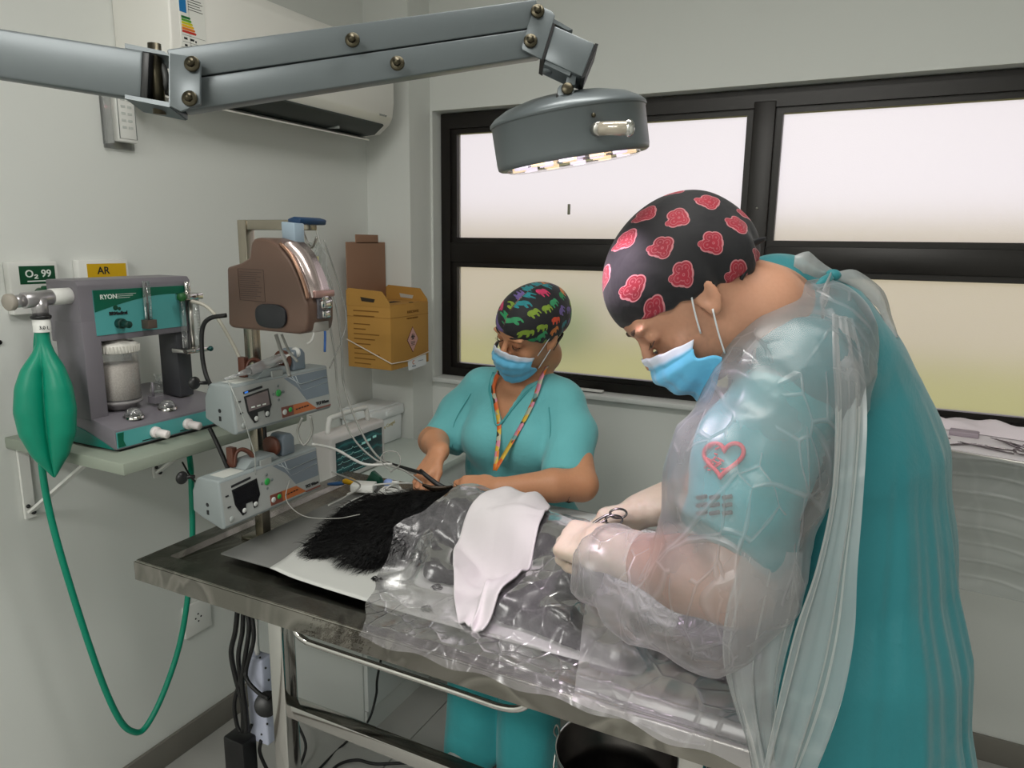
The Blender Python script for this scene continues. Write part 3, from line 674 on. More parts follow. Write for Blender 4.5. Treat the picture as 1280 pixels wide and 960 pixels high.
bmesh.ops.bevel(bm, geom=[e for e in bm.edges if e.verts[0] in VO and e.verts[1] in VO], offset=.004, segments=3, affect='EDGES')
b.build('tabletop', TST, tb)
def sq_leg(x, y, z0, z1, s=.038):
    MB().box((x, y, z0), (x+s, y+s, z1), bev=.003).build('leg', CHROME, tb)
sq_leg(-1.048, .985, .0, .835); sq_leg(-.20, .985, .0, .835); sq_leg(-.20, 1.60, .0, .835)
MB().box((-1.012, .992, .598), (-.20, 1.024, .628), bev=.002).build('stretcher', CHROME, tb)
MB().box((-.195, 1.02, .598), (-.165, 1.60, .628), bev=.002).build('stretcher', CHROME, tb)
MB().box((-1.09, .985, .826), (-.16, 1.024, .836)).box((-.20, 1.02, .826), (-.162, 1.64, .836)).box((-1.088, 1.02, .826), (-1.05, 1.64, .836)).build('under_frame', STEEL, tb)
MB().tube([(-.972, .985, .833), (-.968, .983, .812), (-.945, .982, .800), (-.90, .982, .797), (-.60, .982, .797), (-.50, .982, .797), (-.46, .984, .812), (-.455, .985, .833)], .0065, 12, smooth=5).build('rail_handle', CHROME, tb)

# ------------------------------------------------------------------ IV pole
iv = thing('iv_pole', (-1.275, 1.20, TZ), 'square steel IV pole standing on the left end of the table carrying three pumps', 'pole')
PS = mat('pole_steel', '#a39c8e', .25, 1.0, var=.1)
MB().box((-1.288, 1.190, zi), (-1.262, 1.216, 1.622), bev=.002).build('pole', PS, iv)
MB().box((-1.31, 1.165, zi), (-1.24, 1.24, zi+.006), bev=.002).build('base_plate', PS, iv)
MB().box((-1.262, 1.192, 1.600), (-1.078, 1.214, 1.622), bev=.002).build('top_bar', PS, iv)
MB().tube([(-1.125, 1.203, 1.600), (-1.120, 1.203, 1.585), (-1.135, 1.203, 1.572)], .003, 8, smooth=4).build('hook', STEEL, iv)
MB().tube([(-1.108, 1.203, 1.600), (-1.105, 1.205, 1.588), (-1.096, 1.205, 1.570), (-1.085, 1.205, 1.565), (-1.078, 1.205, 1.575), (-1.072, 1.205, 1.586)], .003, 8, smooth=4).build('hook', STEEL, iv)

# ------------------------------------------------------------------ brown volumetric pump
BR = mat('brown_enamel', '#604a3f', .38, .15, var=.04, bump=.05, bscale=400)
vp = thing('infusion_pump', (-1.10, 1.12, 1.40), 'brown drop shaped infusion pump hanging on top of the IV pole', 'infusion pump')
ya = 1.065
def py(l): return [(p[0], p[2]) for p in l]
outline = py([(-1.1894, 1.0650, 1.5233), (-1.1954, 1.0650, 1.4049), (-1.1844, 1.0650, 1.3989), (-1.0059, 1.0650, 1.3977), (-0.9850, 1.0650, 1.4038), (-0.9799, 1.0650, 1.4229), (-0.9779, 1.0650, 1.4586), (-0.9868, 1.0650, 1.4797), (-0.9991, 1.0650, 1.5115), (-1.0176, 1.0650, 1.5415), (-1.0408, 1.0650, 1.5655), (-1.0649, 1.0650, 1.5774), (-1.0920, 1.0650, 1.5833), (-1.1092, 1.0650, 1.5817), (-1.1186, 1.0650, 1.5722), (-1.1252, 1.0650, 1.5439), (-1.1504, 1.0650, 1.5323)])
MB().prism(outline, (0, ya, 0), X, Z, (0, .078, 0), bev=.006, seg=3).build('housing', BR, vp)
arc = py([(-1.0434, 1.0660, 1.5716), (-1.0200, 1.0660, 1.5521), (-1.0014, 1.0660, 1.5236), (-0.9870, 1.0660, 1.4920), (-0.9803, 1.0660, 1.4677)])
b = MB(); prev = None; V = []; 
arc_s = [tuple(p) for p in catmull([(a, 0, c) for a, c in arc], 5)]
n_ = len(arc_s)
V = [(p[0]+.004, ya+.016, p[2]+.004) for p in arc_s]+[(p[0]+.004, ya+.066, p[2]+.004) for p in arc_s]+[(p[0]-.008, ya+.016, p[2]-.006) for p in arc_s]+[(p[0]-.008, ya+.066, p[2]-.006) for p in arc_s]
Q = []
for i in range(n_-1):
    Q += [(i, n_+i, n_+i+1, i+1), (i, i+1, 2*n_+i+1, 2*n_+i), (n_+i, 3*n_+i, 3*n_+i+1, n_+i+1)]
mesh_np('curved_door', V, Q, m=mat('door_silver', '#c9b9b6', .22, .85, var=.12, vscale=30), parent=vp)
b = MB(); b.tube([(p[0]+.001, ya+.004, p[2]+.001) for p in arc_s], .004, 8); b.build('door_trim', mat('trim_bronze', '#a07c69', .25, .7), vp)
d0 = (-0.9925, 1.0800, 1.4787)
lv = MB().box((d0[0]-.012, 1.082, d0[2]-.010), (d0[0]+.022, 1.138, d0[2]+.004), bev=.003).build('lever_housing', mat('rose_metal', '#b5918b', .3, .6), vp)
b = MB().box((d0[0]+.004, 1.092, d0[2]-.052), (d0[0]+.018, 1.130, d0[2]-.010), bev=.003); b.build('lever_cup', mat('cup_grey', '#77747b', .25, .7), vp)
b = MB().box((d0[0]+.016, 1.096, d0[2]-.032), (d0[0]+.026, 1.126, d0[2]-.014), bev=.004).box((d0[0]+.014, 1.102, d0[2]-.016), (d0[0]+.022, 1.120, d0[2]-.007), bev=.002).box((d0[0]+.016, 1.10, d0[2]-.050), (d0[0]+.024, 1.122, d0[2]-.036), bev=.003)
b.build('lever', CHROME, vp)
b = MB().box((d0[0]-.002, 1.085, d0[2]-.078), (d0[0]+.012, 1.128, d0[2]-.055), bev=.002).build('lower_block', mat('block_grey', '#8f8c86', .4), vp)
c0 = (-1.0710, 1.0650, 1.4302)
b = MB(); b.prism([(c0[0]+.041*math.copysign(abs(math.cos(a))**.6, math.cos(a))+.012*0, c0[2]+.024*math.copysign(abs(math.sin(a))**.8, math.sin(a))) for a in np.linspace(0, 2*PI, 33)[:-1]], (0, ya-.006, 0), X, Z, (0, .007, 0), bev=.002)
b.build('oval_knob', mat('knob_black', '#12141a', .3), vp)
t0 = (-1.1559, 1.0650, 1.5194)
lb = MB()
for k in range(13): lb.box((t0[0]+.002, ya-.0006, t0[2]-.004-k*.0043), (t0[0]+.062-(k*53 % 7)*.003, ya+.0005, t0[2]-.0048-k*.0043))
lb.build('warning_text', mat('brown_print', '#3d2a24', .6), vp)
b = MB().tube([(t0[0]-.002, ya-.0002, t0[2]+.002), (t0[0]+.068, ya-.0002, t0[2]+.001), (t0[0]+.069, ya-.0002, t0[2]-.062), (t0[0], ya-.0002, t0[2]-.061)], .0005, 4, closed=True); b.build('text_border', mat('brown_print', '', 0), vp)
s0 = (-1.0178, 1.1000, 1.5018)
MB().box((s0[0]+.001, 1.105, s0[2]-.010), (s0[0]+.006, 1.125, s0[2]+.003)).build('blue_sticker', mat('blue_sticker', '#2f3c78', .5), vp)
# clamp over the top bar
b = MB().prism(py([(-1.0987, 1.1300, 1.6161), (-1.0623, 1.1300, 1.6128), (-1.0628, 1.1300, 1.5700), (-1.0760, 1.1300, 1.5650), (-1.0973, 1.1300, 1.5712)]), (0, 1.13, 0), X, Z, (0, .028, 0), bev=.002); b.build('hanger', mat('hanger_blue_grey', '#93a5b3', .4), vp)
b = MB().prism(py([(-1.1004, 1.1300, 1.6224), (-1.0828, 1.1300, 1.6271), (-1.0639, 1.1300, 1.6223), (-1.0667, 1.1300, 1.6113), (-1.0990, 1.1300, 1.6113)]), (0, 1.15, 0), X, Z, (0, .08, 0), bev=.003); b.build('hanger_cap', mat('cap_blue', '#0e3356', .4), vp)
# IV bag
bg = thing('iv_bag', (-1.12, 1.25, 1.45), 'clear saline bag with handwritten label hanging behind the brown pump', 'IV bag')
V = []; nU, nV = 14, 20
for j in range(nV):
    for i in range(nU):
        u, v = i/(nU-1)*2-1, j/(nV-1)
        w = .036*(1-.5*max(0, v-.85)/.15); th = .012*(1-u*u)*math.sin(PI*min(1, v*1.05+.02))
        V.append((-1.118+u*w, 1.245+th, 1.450+v*.125))
N1 = len(V); V += [(x, 1.245-(y-1.245), z) for x, y, z in V]
Q = [(j*nU+i, j*nU+i+1, (j+1)*nU+i+1, (j+1)*nU+i) for j in range(nV-1) for i in range(nU-1)]
Q += [(N1+a, N1+d, N1+c, N1+b_) for a, b_, c, d in Q]
mesh_np('bag_film', V, Q, m=clear_mat('bag_film', (.88, .90, .88), .3, .12, .3, ridges=20, vary=.3), parent=bg)
MB().box((-1.145, 1.228, 1.49), (-1.092, 1.231, 1.545)).build('paper_label', mat('label_yellow', '#c9c48f', .6), bg)
text('RL 500', (-1.140, 1.2278, 1.527), X, Z, .013, PRINTK, bg); text('10/12', (-1.135, 1.2278, 1.506), X, Z, .012, PRINTK, bg)
MB().cyl((-1.118, 1.245, 1.452), (-1.118, 1.245, 1.425), .005, 10).build('bag_port', WHITEP, bg)

# ------------------------------------------------------------------ syringe pumps
PB = mat('pump_grey', '#8b9394', .4, var=.02)
PF = mat('pump_face', '#a0a3a1', .4, var=.02)
PG = mat('pump_panel_grey', '#75808a', .4, var=.02)
GREEN = mat('button_green', '#2fa04a', .35); ORG = mat('orange_print', '#b4673a', .4); WB = mat('button_white', '#cfd2cf', .35)
def syringe_pump(y0, z0, on, label, L=.298):
    xf = -1.172; H = .108
    t = thing('syringe_pump', (-1.215, y0+L/2, z0), label, 'syringe pump', 'syringe pumps clamped to the pole')
    P = lambda a, b_, e=0: (xf+e-b_*.05, y0+a, z0+b_)
    # body: front leans back a little
    side = [(xf+.001, z0+.004), (xf-.008, z0), (xf-.062, z0+.016), (xf-.092, z0+.028), (xf-.090, z0+.075), (xf-.075, z0+.104), (xf-.066, z0+H), (xf-.008, z0+H)]
    MB().prism(side, (0, y0, 0), X, Z, (0, L, 0), bev=.005, seg=3).build('body', PB, t)
    up = Vector((-.09, 0, 1)).normalized(); nr = Vector((1, 0, .09)).normalized()
    fx = lambda z: xf+.001-(z-.004)*(.009/.104)
    def pl(pts, m, nm, e=.0006, th=.0006, par=None):
        return MB().prism([(p[0], p[1]) for p in pts], (xf+.0010+e, y0, z0), Y, up, tuple(nr*th)).build(nm, m, par or t)
    pl([(.004, .009), (L-.004, .009), (L-.004, .102), (.004, .102)], PF, 'front_plate', 0, .0008)
    pl([(.150, .100), (L-.006, .100), (L-.006, .038), (.215, .038), (.188, .072)], PG, 'grooved_panel')
    for k in range(3):
        b = MB(); yy = .156+k*.012
        b.tube([(fx(.1)+.0012, y0+.165+k*.011, z0+.099), (fx(.08)+.0014, y0+.200+k*.003, z0+.078-k*.016), (fx(.08)+.0014, y0+L-.008, z0+.082-k*.014)], .0009, 5); b.build('groove_line', mat('line_light', '#aeb6b8', .5), t)
    pl([(.132, .012), (.245, .012), (.215, .034), (.132, .036)], ORG, 'orange_stripe', .0010)
    pl([(.132, .012), (.168, .012), (.168, .035), (.132, .036)], mat('stripe_brown', '#76453a', .4), 'brown_stripe', .0014)
    pl([(.245, .009), (L-.004, .009), (L-.004, .013), (.240, .013)], mat('stripe_brown', '', 0), 'lower_stripe', .0010)
    sc = pl([(.030, .080), (.100, .086), (.104, .048), (.098, .040), (.093, .024), (.083, .024), (.081, .040), (.062, .040), (.060, .020), (.050, .018), (.040, .034), (.034, .046)], mat('screen_frame', '#131417', .3), 'screen_bezel', .0012, .0012)
    pl([(.035, .077), (.096, .082), (.098, .050), (.038, .046)], mat('lcd_on' if on else 'lcd_off', '#655c5c' if on else '#1a1a1d', .2, emit='#6b6060' if on else None, estr=.12 if on else 0), 'screen', .0026, .0004)
    if on:
        b = MB()
        for k in range(3): b.box((xf-.002, y0+.045+k*.016, z0+.052), (xf-.0005, y0+.055+k*.016, z0+.055))
        b.build('screen_digits', PRINTW, sc)
    for (a, c, r, m) in ((.0555, .027, .0055, WB), (.0880, .031, .0055, WB), (.140, .024, .0065, WB), (.020, .020, .0062, mat('button_grey2', '#a9aeac', .35)), (.158, .026, .0058, GREEN), (.128, .070, .0080, GREEN)):
        MB().cyl((fx(c)+.001, y0+a, z0+c), (fx(c)+.0034, y0+a, z0+c), r, 18, bev=.0008).build('button', m, t)
    for (da, dc) in ((0, .016), (0, -.016), (.015, 0), (-.015, 0)):
        MB().ball((fx(.07)+.0016, y0+.128+da, z0+.070+dc), .0035, (.3, 1, 1), n=8).build('arrow_key', mat('key_grey', '#6e7676', .4), t)
    pl([(.030, .090), (.084, .0945), (.084, .0895), (.030, .085)], PRINTK, 'led_bar', .0010)
    if on: pl([(.033, .0895), (.042, .0903), (.042, .0868), (.033, .086)], mat('blue_led', '#2f6fc8', .4, emit='#3c7fe0', estr=.5), 'led', .002)
    text('TCI Wave', (fx(.02)+.0022, y0+.243, z0+.0195), Y, up, .0105, PRINTK, t, bold=.0003)
    b = MB()
    for k in range(5): b.box((fx(.02)+.0018, y0+.175+k*.009, z0+.022+.0004*k), (fx(.02)+.0024, y0+.181+k*.009, z0+.0245+.0004*k))
    for (a, c) in ((.012, .070), (.014, .045)): b.box((fx(c)+.0010, y0+a, z0+c), (fx(c)+.0020, y0+a+.008, z0+c+.003))
    b.build('small_print', PRINTK, t)
    MB().ball((xf-.045, y0-.0005, z0+.050), .0045, (1, .2, 1), n=10).box((xf-.048, y0-.001, z0+.028), (xf-.042, y0+.001, z0+.038)).build('side_socket', PRINTK, t)
    zt = z0+H
    MB().box((xf-.055, y0+.02, zt-.0005), (xf-.015, y0+.075, zt+.0008)).build('paper_sticker', mat('sticker_paper', '#c4c6c0', .6), t)
    b = MB().prism([(.078, 0), (.185, 0), (.165, .018), (.100, .018)], (xf-.06, y0, zt), Y, Z, (.045, 0, 0), bev=.003); b.build('syringe_cradle', PB, t)
    MB().box((xf-.013, y0+.118, zt-.018), (xf-.009, y0+.150, zt+.012)).build('cradle_plate', PF, t)
    h = MB(); h.prism([(.195, 0), (.235, 0), (.235, .038), (.225, .050), (.205, .050), (.195, .040)], (xf-.062, y0, zt), Y, Z, (.044, 0, 0), bev=.004, seg=3); h.build('pusher_head', PG, t)
    BRD = mat('clamp_brown', '#5d3527', .4)
    MB().cyl((xf-.040, y0+.178, zt+.025), (xf-.040, y0+.188, zt+.025), .024, 24, bev=.001).build('pusher_disc', BRD, t)
    b = MB(); b.tube([(xf-.05, y0+.082, zt+.002), (xf-.05, y0+.088, zt+.030), (xf-.045, y0+.100, zt+.038), (xf-.035, y0+.113, zt+.028), (xf-.03, y0+.120, zt+.008)], [.008, .008, .009, .009, .007], 10, smooth=4, flat=.5); b.box((xf-.07, y0+.078, zt), (xf-.05, y0+.092, zt+.045), bev=.002); b.build('barrel_clamp', BRD, t)
    # rear clamp to the pole and knob
    MB().box((xf-.120, y0+.110, z0+.045), (xf-.088, y0+.175, z0+.085), bev=.003).build('pole_clamp', BLACKP, t)
    b = MB().cyl((xf-.075, y0-.002, zt+.000), (xf-.085, y0-.020, zt+.002), .004, 10).ball((xf-.087, y0-.024, zt+.002), .014, (.6, 1, 1), n=14); b.build('clamp_knob', BLACKP, t)
    return t
p1 = syringe_pump(1.048, 1.172, True, 'upper grey syringe pump with lit screen and a syringe loaded on top')
p2 = syringe_pump(1.000, .978, False, 'lower grey syringe pump with dark screen just above the table')
# loaded syringe
sy = thing('syringe', (-1.21, 1.15, 1.295), 'clear syringe loaded across the top of the upper syringe pump', 'syringe')
ax0, ax1 = Vector((-1.195, 1.115, 1.300)), Vector((-1.195, 1.215, 1.316))
MB().cyl(ax0, ax1, .0115, 20).build('barrel', clear_mat('syringe_clear', (.93, .94, .94), .35, .1, .35), sy)
MB().cyl(ax0, ax0-Vector((.004, .030, .004)), .0085, 14, r2=.004).cyl(ax0-Vector((.004, .03, .004)), ax0-Vector((.010, .060, .010)), .003, 8).build('nozzle', clear_mat('syringe_clear'), sy)
MB().cyl(ax0+(ax1-ax0)*.55, ax1+Vector((0, .045, .006)), .004, 10).cyl(ax1+Vector((0, .038, .0055)), ax1+Vector((0, .045, .006)), .012, 16).build('plunger', WHITEP, sy)
MB().tube([(-1.205, 1.06, 1.29), (-1.175, 1.048, 1.27), (-1.165, 1.06, 1.22), (-1.166, 1.075, 1.17), (-1.168, 1.09, 1.12), (-1.18, 1.10, 1.07)], .0013, 8, smooth=6).build('extension_line', mat('line_clear', '#b4b8b4', .3, alpha=.6), sy)

# ================================================================== surgical light
LG = mat('lamp_enamel', '#666d70', .35, .25, var=.02)
BOLT = mat('bolt_bronze', '#4b4639', .35, .9, var=.1)
sl = thing('surgical_light', (-.72, .59, 1.755), 'grey articulated surgical light on a long jointed arm above the table', 'surgical light')
A0 = Vector((-0.8965, 0.5064, 1.7776)); A1 = Vector((-0.7452, 0.5771, 1.7543)); d1 = (A1-A0).normalized()
A00 = A1-d1*((A1.x+1.76)/d1.x)
vd = Vector((-0.4394, 0.8773, 1.3868))-Vector((-0.2197, 0.4386, 1.4834)); vd.normalize()
u1 = (Vector((0, 0, 1))-d1*d1.z).normalized(); w1 = d1.cross(u1)
MB().obox((A00+A1)/2, d1, w1, u1, (A1-A00).length, .034, .050, bev=.003).build('first_arm', LG, sl)
MB().cyl(A00+Vector((-.0, 0, -.10)), A00+Vector((0, 0, .10)), .028, 24, bev=.003).box((-1.80, A00.y-.06, A00.z-.14), (-1.78, A00.y+.06, A00.z+.14), bev=.003).box((-1.79, A00.y-.02, A00.z-.03), (-1.76, A00.y+.02, A00.z+.03)).build('wall_mount', LG, sl)
MB().obox(A1+d1*.003, d1, w1, u1, .008, .032, .048, bev=.001).build('end_cap', BLACKP, sl)
# hinge fork
b = MB()
b.plate([(-0.7592, 0.5605, 1.7884), (-0.7201, 0.5783, 1.7804), (-0.7133, 0.5806, 1.7753), (-0.7586, 0.5596, 1.7833)], vd*.04)
b.plate([(-0.7537, 0.5511, 1.7335), (-0.7091, 0.5717, 1.7256), (-0.7086, 0.5708, 1.7204), (-0.7533, 0.5504, 1.7292)], vd*.04)
b.plate([(-0.7152, 0.5804, 1.7787), (-0.7129, 0.5816, 1.7788), (-0.7071, 0.5718, 1.7213), (-0.7095, 0.5706, 1.7213)], vd*.04)
b.build('hinge_fork', LG, sl)
MB().plate([(-0.7099, 0.5771, 1.7775), (-0.6822, 0.5899, 1.7727), (-0.6795, 0.5905, 1.7694), (-0.6750, 0.5826, 1.7233), (-0.6928, 0.5719, 1.7154), (-0.7043, 0.5675, 1.7212)], vd*.004, bev=.0008).build('hinge_plate', LG, sl)
b = MB(); q = Vector((-0.7380, 0.5807, 1.7544)); b.cyl(q-Vector((0, 0, .038)), q+Vector((0, 0, .036)), .007, 14); b.cyl(Vector((-0.7529, 0.5674, 1.7279)), Vector((-0.7532, 0.5680, 1.7314)), .008, 8); b.build('hinge_pin', BOLT, sl)
MB().tube([(-0.7545, 0.5897, 1.7813), (-0.7367, 0.5819, 1.7570), (-0.7338, 0.5859, 1.7685), (-0.7283, 0.5852, 1.7528), (-0.7377, 0.5894, 1.7416)], .0035, 8, smooth=5).build('light_cable', mat('cable_grey', '#4c4d4c', .5), sl)
E0 = Vector((-0.7213, 0.5939, 1.7505)); E1 = Vector((-0.4124, 0.8829, 1.8426)); d2 = (E1-E0).normalized()
u2 = (Vector((0, 0, 1))-d2*d2.z).normalized(); w2 = d2.cross(u2)
for s in (1, -1):
    MB().obox((E0+E1)/2+u2*s*.0166, d2, w2, u2, (E1-E0).length, .030+.003*(s < 0), .0315, bev=.002).build('spring_arm_bar', LG, sl)
MB().plate([(-0.4046, 0.8695, 1.8677), (-0.3898, 0.8753, 1.8602), (-0.3858, 0.8762, 1.8554), (-0.3954, 0.8596, 1.8020), (-0.4177, 0.8510, 1.8133), (-0.4191, 0.8514, 1.8182), (-0.4111, 0.8650, 1.8618)], vd*.004, bev=.0008).build('hinge_plate', LG, sl)
def bolt(p, d, r=.0085):
    p = Vector(p); b = MB().cyl(p, p-vd*.004, r, 20, bev=.001).cyl(p-vd*.004, p-vd*.009, r*.55, 6); b.build('bolt', BOLT, sl)
for p in ((-0.6852, 0.5855, 1.7648), (-0.6839, 0.5781, 1.7281), (-0.5636, 0.7065, 1.8047), (-0.5233, 0.7366, 1.7824), (-0.4051, 0.8662, 1.8587), (-0.4094, 0.8561, 1.8229)): bolt(p, .9)
# head block
blk = [(-0.3886, 0.8759, 1.8447), (-0.3396, 0.8957, 1.8230), (-0.3496, 0.8816, 1.7821), (-0.3941, 0.8639, 1.8028)]
b = MB().plate(blk, vd*.042, bev=.002); b.build('head_block', LG, sl)
MB().plate([(-0.3907, 0.8732, 1.8479), (-0.3852, 0.8754, 1.8451), (-0.3932, 0.8618, 1.8013), (-0.3978, 0.8601, 1.8042)], vd*.046).build('black_gasket', BLACKP, sl)
MB().plate([(-0.3388, 0.8937, 1.8225), (-0.3352, 0.8953, 1.8215), (-0.3454, 0.8816, 1.7826), (-0.3504, 0.8784, 1.7796), (-0.3490, 0.8800, 1.7835)], vd*.046).build('black_gasket', BLACKP, sl)
MB().plate([(-0.3956, 0.8888, 1.8571), (-0.3709, 0.8980, 1.8427), (-0.3761, 0.8951, 1.8416), (-0.3950, 0.8878, 1.8512)], vd*.02).build('top_bracket', LG, sl)
b = MB().plate([(-0.3931, 0.8664, 1.8014), (-0.3634, 0.8783, 1.7882), (-0.3647, 0.8766, 1.7833), (-0.3944, 0.8648, 1.7975)], vd*.03); b.cyl(Vector((-0.3954, 0.8816, 1.7983)), Vector((-0.3955, 0.8798, 1.7903)), .007, 10); b.build('lower_bracket', LG, sl)
# stem and head
b = MB().plate([(-0.3685, 0.8826, 1.7932), (-0.3590, 0.8861, 1.7875), (-0.3594, 0.8829, 1.7738), (-0.3708, 0.8767, 1.7716)], vd*.012, bev=.001).plate([(-0.3763, 0.8743, 1.7735), (-0.3641, 0.8810, 1.7757), (-0.3597, 0.8814, 1.7679), (-0.3591, 0.8783, 1.7522), (-0.3768, 0.8693, 1.7520), (-0.3786, 0.8723, 1.7696)], vd*.014, bev=.001); b.build('stem', LG, sl)
p = Vector((-0.3673, 0.8764, 1.7676)); MB().cyl(p, p-vd*.005, .0075, 18, bev=.001).build('bolt', BOLT, sl)
MB().plate([(-0.3788, 0.8682, 1.7613), (-0.3761, 0.8695, 1.7614), (-0.3749, 0.8675, 1.7497), (-0.3776, 0.8662, 1.7496)], vd*.01).build('black_tab', BLACKP, sl)
LD = Vector((.13, .11, -.985)).normalized()       # beam axis
LC = Vector((-0.3960, 0.9572, 1.7286))
hd = MB()
hd.lathe([(0, .050), (.030, .049), (.060, .045), (.085, .038), (.100, .030), (.1065, .024), (.107, .021), (.105, .0195), (.105, -.030), (.104, -.036), (.101, -.038), (.096, -.038), (.094, -.034), (0, -.034)], LC, 64, axis=-LD).build('lamp_head', LG, sl)
hd = MB().lathe([(.1062, .0200), (.1062, .0188), (.1045, .0188)], LC, 64, axis=-LD).build('seam', mat('seam_dark', '#4e5455', .5), sl)
def along(a, r, ang):
    u = LD.orthogonal().normalized(); v = LD.cross(u); return LC+LD*a+(u*math.cos(ang)+v*math.sin(ang))*r
MB().lathe([(0, -.0345), (.093, -.0345), (.0925, -.040), (.088, -.042), (0, -.0425)], LC, 48, axis=-LD).build('lens_plate', clear_mat('lens_clear', (.97, .95, .97), .08, .08, .3), sl)
LEDM = mat('led_warm', '#ffe9c8', .4, emit='#ffdcae', estr=2.2); LEDC = mat('led_cool', '#f3ecff', .4, emit='#f6eaff', estr=2.2)
for k in range(18):
    rr, aa = (.077, k*PI/6) if k < 12 else (.040, k*PI/3)
    MB().cyl(along(.0345, rr, aa), along(.0400, rr, aa), .0095, 12).build('led', LEDM if k % 2 else LEDC, sl)
# handle on the side
hp = Vector((-0.3174, 0.8686, 1.7173)); hq = Vector((-0.2837, 0.8706, 1.7166))
MB().cyl(Vector((-0.3353, 0.8888, 1.7201)), Vector((-0.3181, 0.8648, 1.7168)), .0085, 20, bev=.001).build('handle_collar', STEEL, sl)
MB().cyl(Vector((-0.3205, 0.8659, 1.7171)), hq, .0085, 20, bev=.002).build('side_handle', mat('amber_grey', '#b3a99a', .12, .3, coat=1), sl)
MB().ball(hq, .0105, (.7, .7, 1), n=16).build('handle_knob', CHROME, sl)
MB().ball(Vector((-0.3289, 0.8700, 1.7339)), .003, n=10).build('screw', BOLT, sl)
l = D.lights.new('surgical_light_beam', 'SPOT'); l.energy = 10; l.color = (1, .80, .96); l.spot_size = math.radians(75); l.spot_blend = .75; l.shadow_soft_size = .05
o = D.objects.new('surgical_light_beam', l); COL.objects.link(o); o.location = LC+LD*.060; o.rotation_euler = LD.to_track_quat('-Z', 'Y').to_euler()

# ================================================================== below the table
bk = thing('steel_bucket', (-.485, 1.60, 0), 'round stainless steel bucket on the floor under the table', 'bucket')
bx_, by_ = -.480, 1.585
BKT = mat('bucket_steel', '#6e6a68', .35, 1.0, var=.25, vscale=9, bump=.15, bscale=25, bdist=.004)
MB().lathe([(0, .012), (.115, .012), (.120, .02), (.140, .18), (.1425, .215), (.149, .22), (.153, .297), (.156, .302), (.158, .299), (.155, .293), (.151, .22), (.144, .21), (.123, .0), (0, .0)], (bx_, by_, 0), 56).build('bucket_body', BKT, bk)
MB().tube([(bx_+.157*math.cos(a), by_+.157*math.sin(a), .30) for a in np.linspace(0, 2*PI, 57)[:-1]], .0035, 8, closed=True).build('rim', CHROME, bk)
e0 = Vector((bx_-.157, by_-.01, .285))
b = MB().ball(e0+Vector((0, 0, -.03)), .006, n=8).tube([e0, e0+Vector((-.012, -.004, .02)), e0+Vector((-.004, -.006, .045)), e0+Vector((.004, -.005, .028)), e0], .0025, 6, smooth=4); b.build('ear', STEEL, bk)
b = MB().tube([(bx_+.157*math.cos(a)*1.0, by_-.01-.11*math.sin(a)*0-.155*math.sin(a), .29-.19*math.sin(a)) for a in np.linspace(0, PI, 24)], .003, 6); b.build('bail', STEEL, bk)
# power strip + cables
ps = thing('power_strip', (-1.27, 1.15, .35), 'white power strip with black plugs hanging beside the table leg', 'power strip')
c0, c1 = Vector((-1.2509, 1.1400, 0.5935)), Vector((-1.2441, 1.1400, 0.3639)); dd = (c1-c0).normalized()
MB().obox((c0+c1)/2, dd, dd.cross(Y).normalized(), Y, (c1-c0).length, .058, .035, bev=.006, seg=3).build('strip_body', mat('strip_white', '#c3c8dc', .45), ps)
b = MB().cyl(Vector((-1.2018, 1.1150, 0.4909)), Vector((-1.1694, 1.0850, 0.5202)), .029, 24, bev=.003); b.build('plug', BLACKP, ps)
for p in ((-1.2238, 1.1220, 0.6028), (-1.2075, 1.1220, 0.5803), (-1.1994, 1.1220, 0.5512), (-1.2343, 1.1220, 0.3929), (-1.2133, 1.1220, 0.4286)): MB().ball(p, .0028, n=8).build('strip_screw', BLACKP, ps)
MB().tube([(-1.2509, 1.1400, 0.5935), (-1.2533, 1.1400, 0.6310), (-1.2483, 1.1400, 0.6954)], .006, 8, smooth=4).build('strip_lead', WHITEP, ps)
kb = thing('cable_bundle', (-1.27, 1.12, 0), 'bundle of black power cables hanging under the left end of the table', 'cables')
for (pts, r) in (
    ([(-1.2630, 1.1000, 0.7275), (-1.2760, 1.1000, 0.6665), (-1.2942, 1.1000, 0.6091), (-1.2862, 1.1000, 0.5479), (-1.2681, 1.1000, 0.4785), (-1.2718, 1.1000, 0.4010)], .006),
    ([(-1.2450, 1.1000, 0.7281), (-1.2521, 1.1000, 0.6730), (-1.2592, 1.0900, 0.6143), (-1.2681, 1.1000, 0.5428), (-1.2581, 1.1000, 0.4710), (-1.2554, 1.1000, 0.4068)], .0055),
    ([(-1.2297, 1.1000, 0.7280), (-1.2198, 1.0900, 0.6870), (-1.2423, 1.0900, 0.5984), (-1.2521, 1.0900, 0.5431), (-1.2476, 1.0900, 0.4701), (-1.2494, 1.0900, 0.4155)], .0055),
    ([(-1.2170, 1.1000, 0.7272), (-1.2060, 1.0900, 0.6705), (-1.2353, 1.0900, 0.5901), (-1.2239, 1.0800, 0.5682), (-1.1925, 1.0800, 0.5469), (-1.1604, 1.0800, 0.5407)], .005),
    ([(-1.2708, 1.1000, 0.5420), (-1.2956, 1.1000, 0.4695), (-1.2921, 1.1000, 0.4159), (-1.2829, 1.1000, 0.3971)], .005),
    ([(-1.2626, 1.1200, 0.4130), (-1.2640, 1.1100, 0.3970)], .004)):
    MB().tube(pts, r, 8, smooth=6).build('cable', RUBBER, kb)
c0 = Vector((-1.2839, 1.1000, 0.3524)); MB().box((c0.x-.038, 1.08, 0.19), (c0.x+.030, 1.125, .385), bev=.006).build('adapter', BLACKP, kb)
MB().tube([(-1.2906, 1.1000, 0.3052), (-1.29, 1.11, .18), (-1.25, 1.15, .02), (-1.15, 1.20, .008)], .005, 8, smooth=5).build('cable', RUBBER, kb)
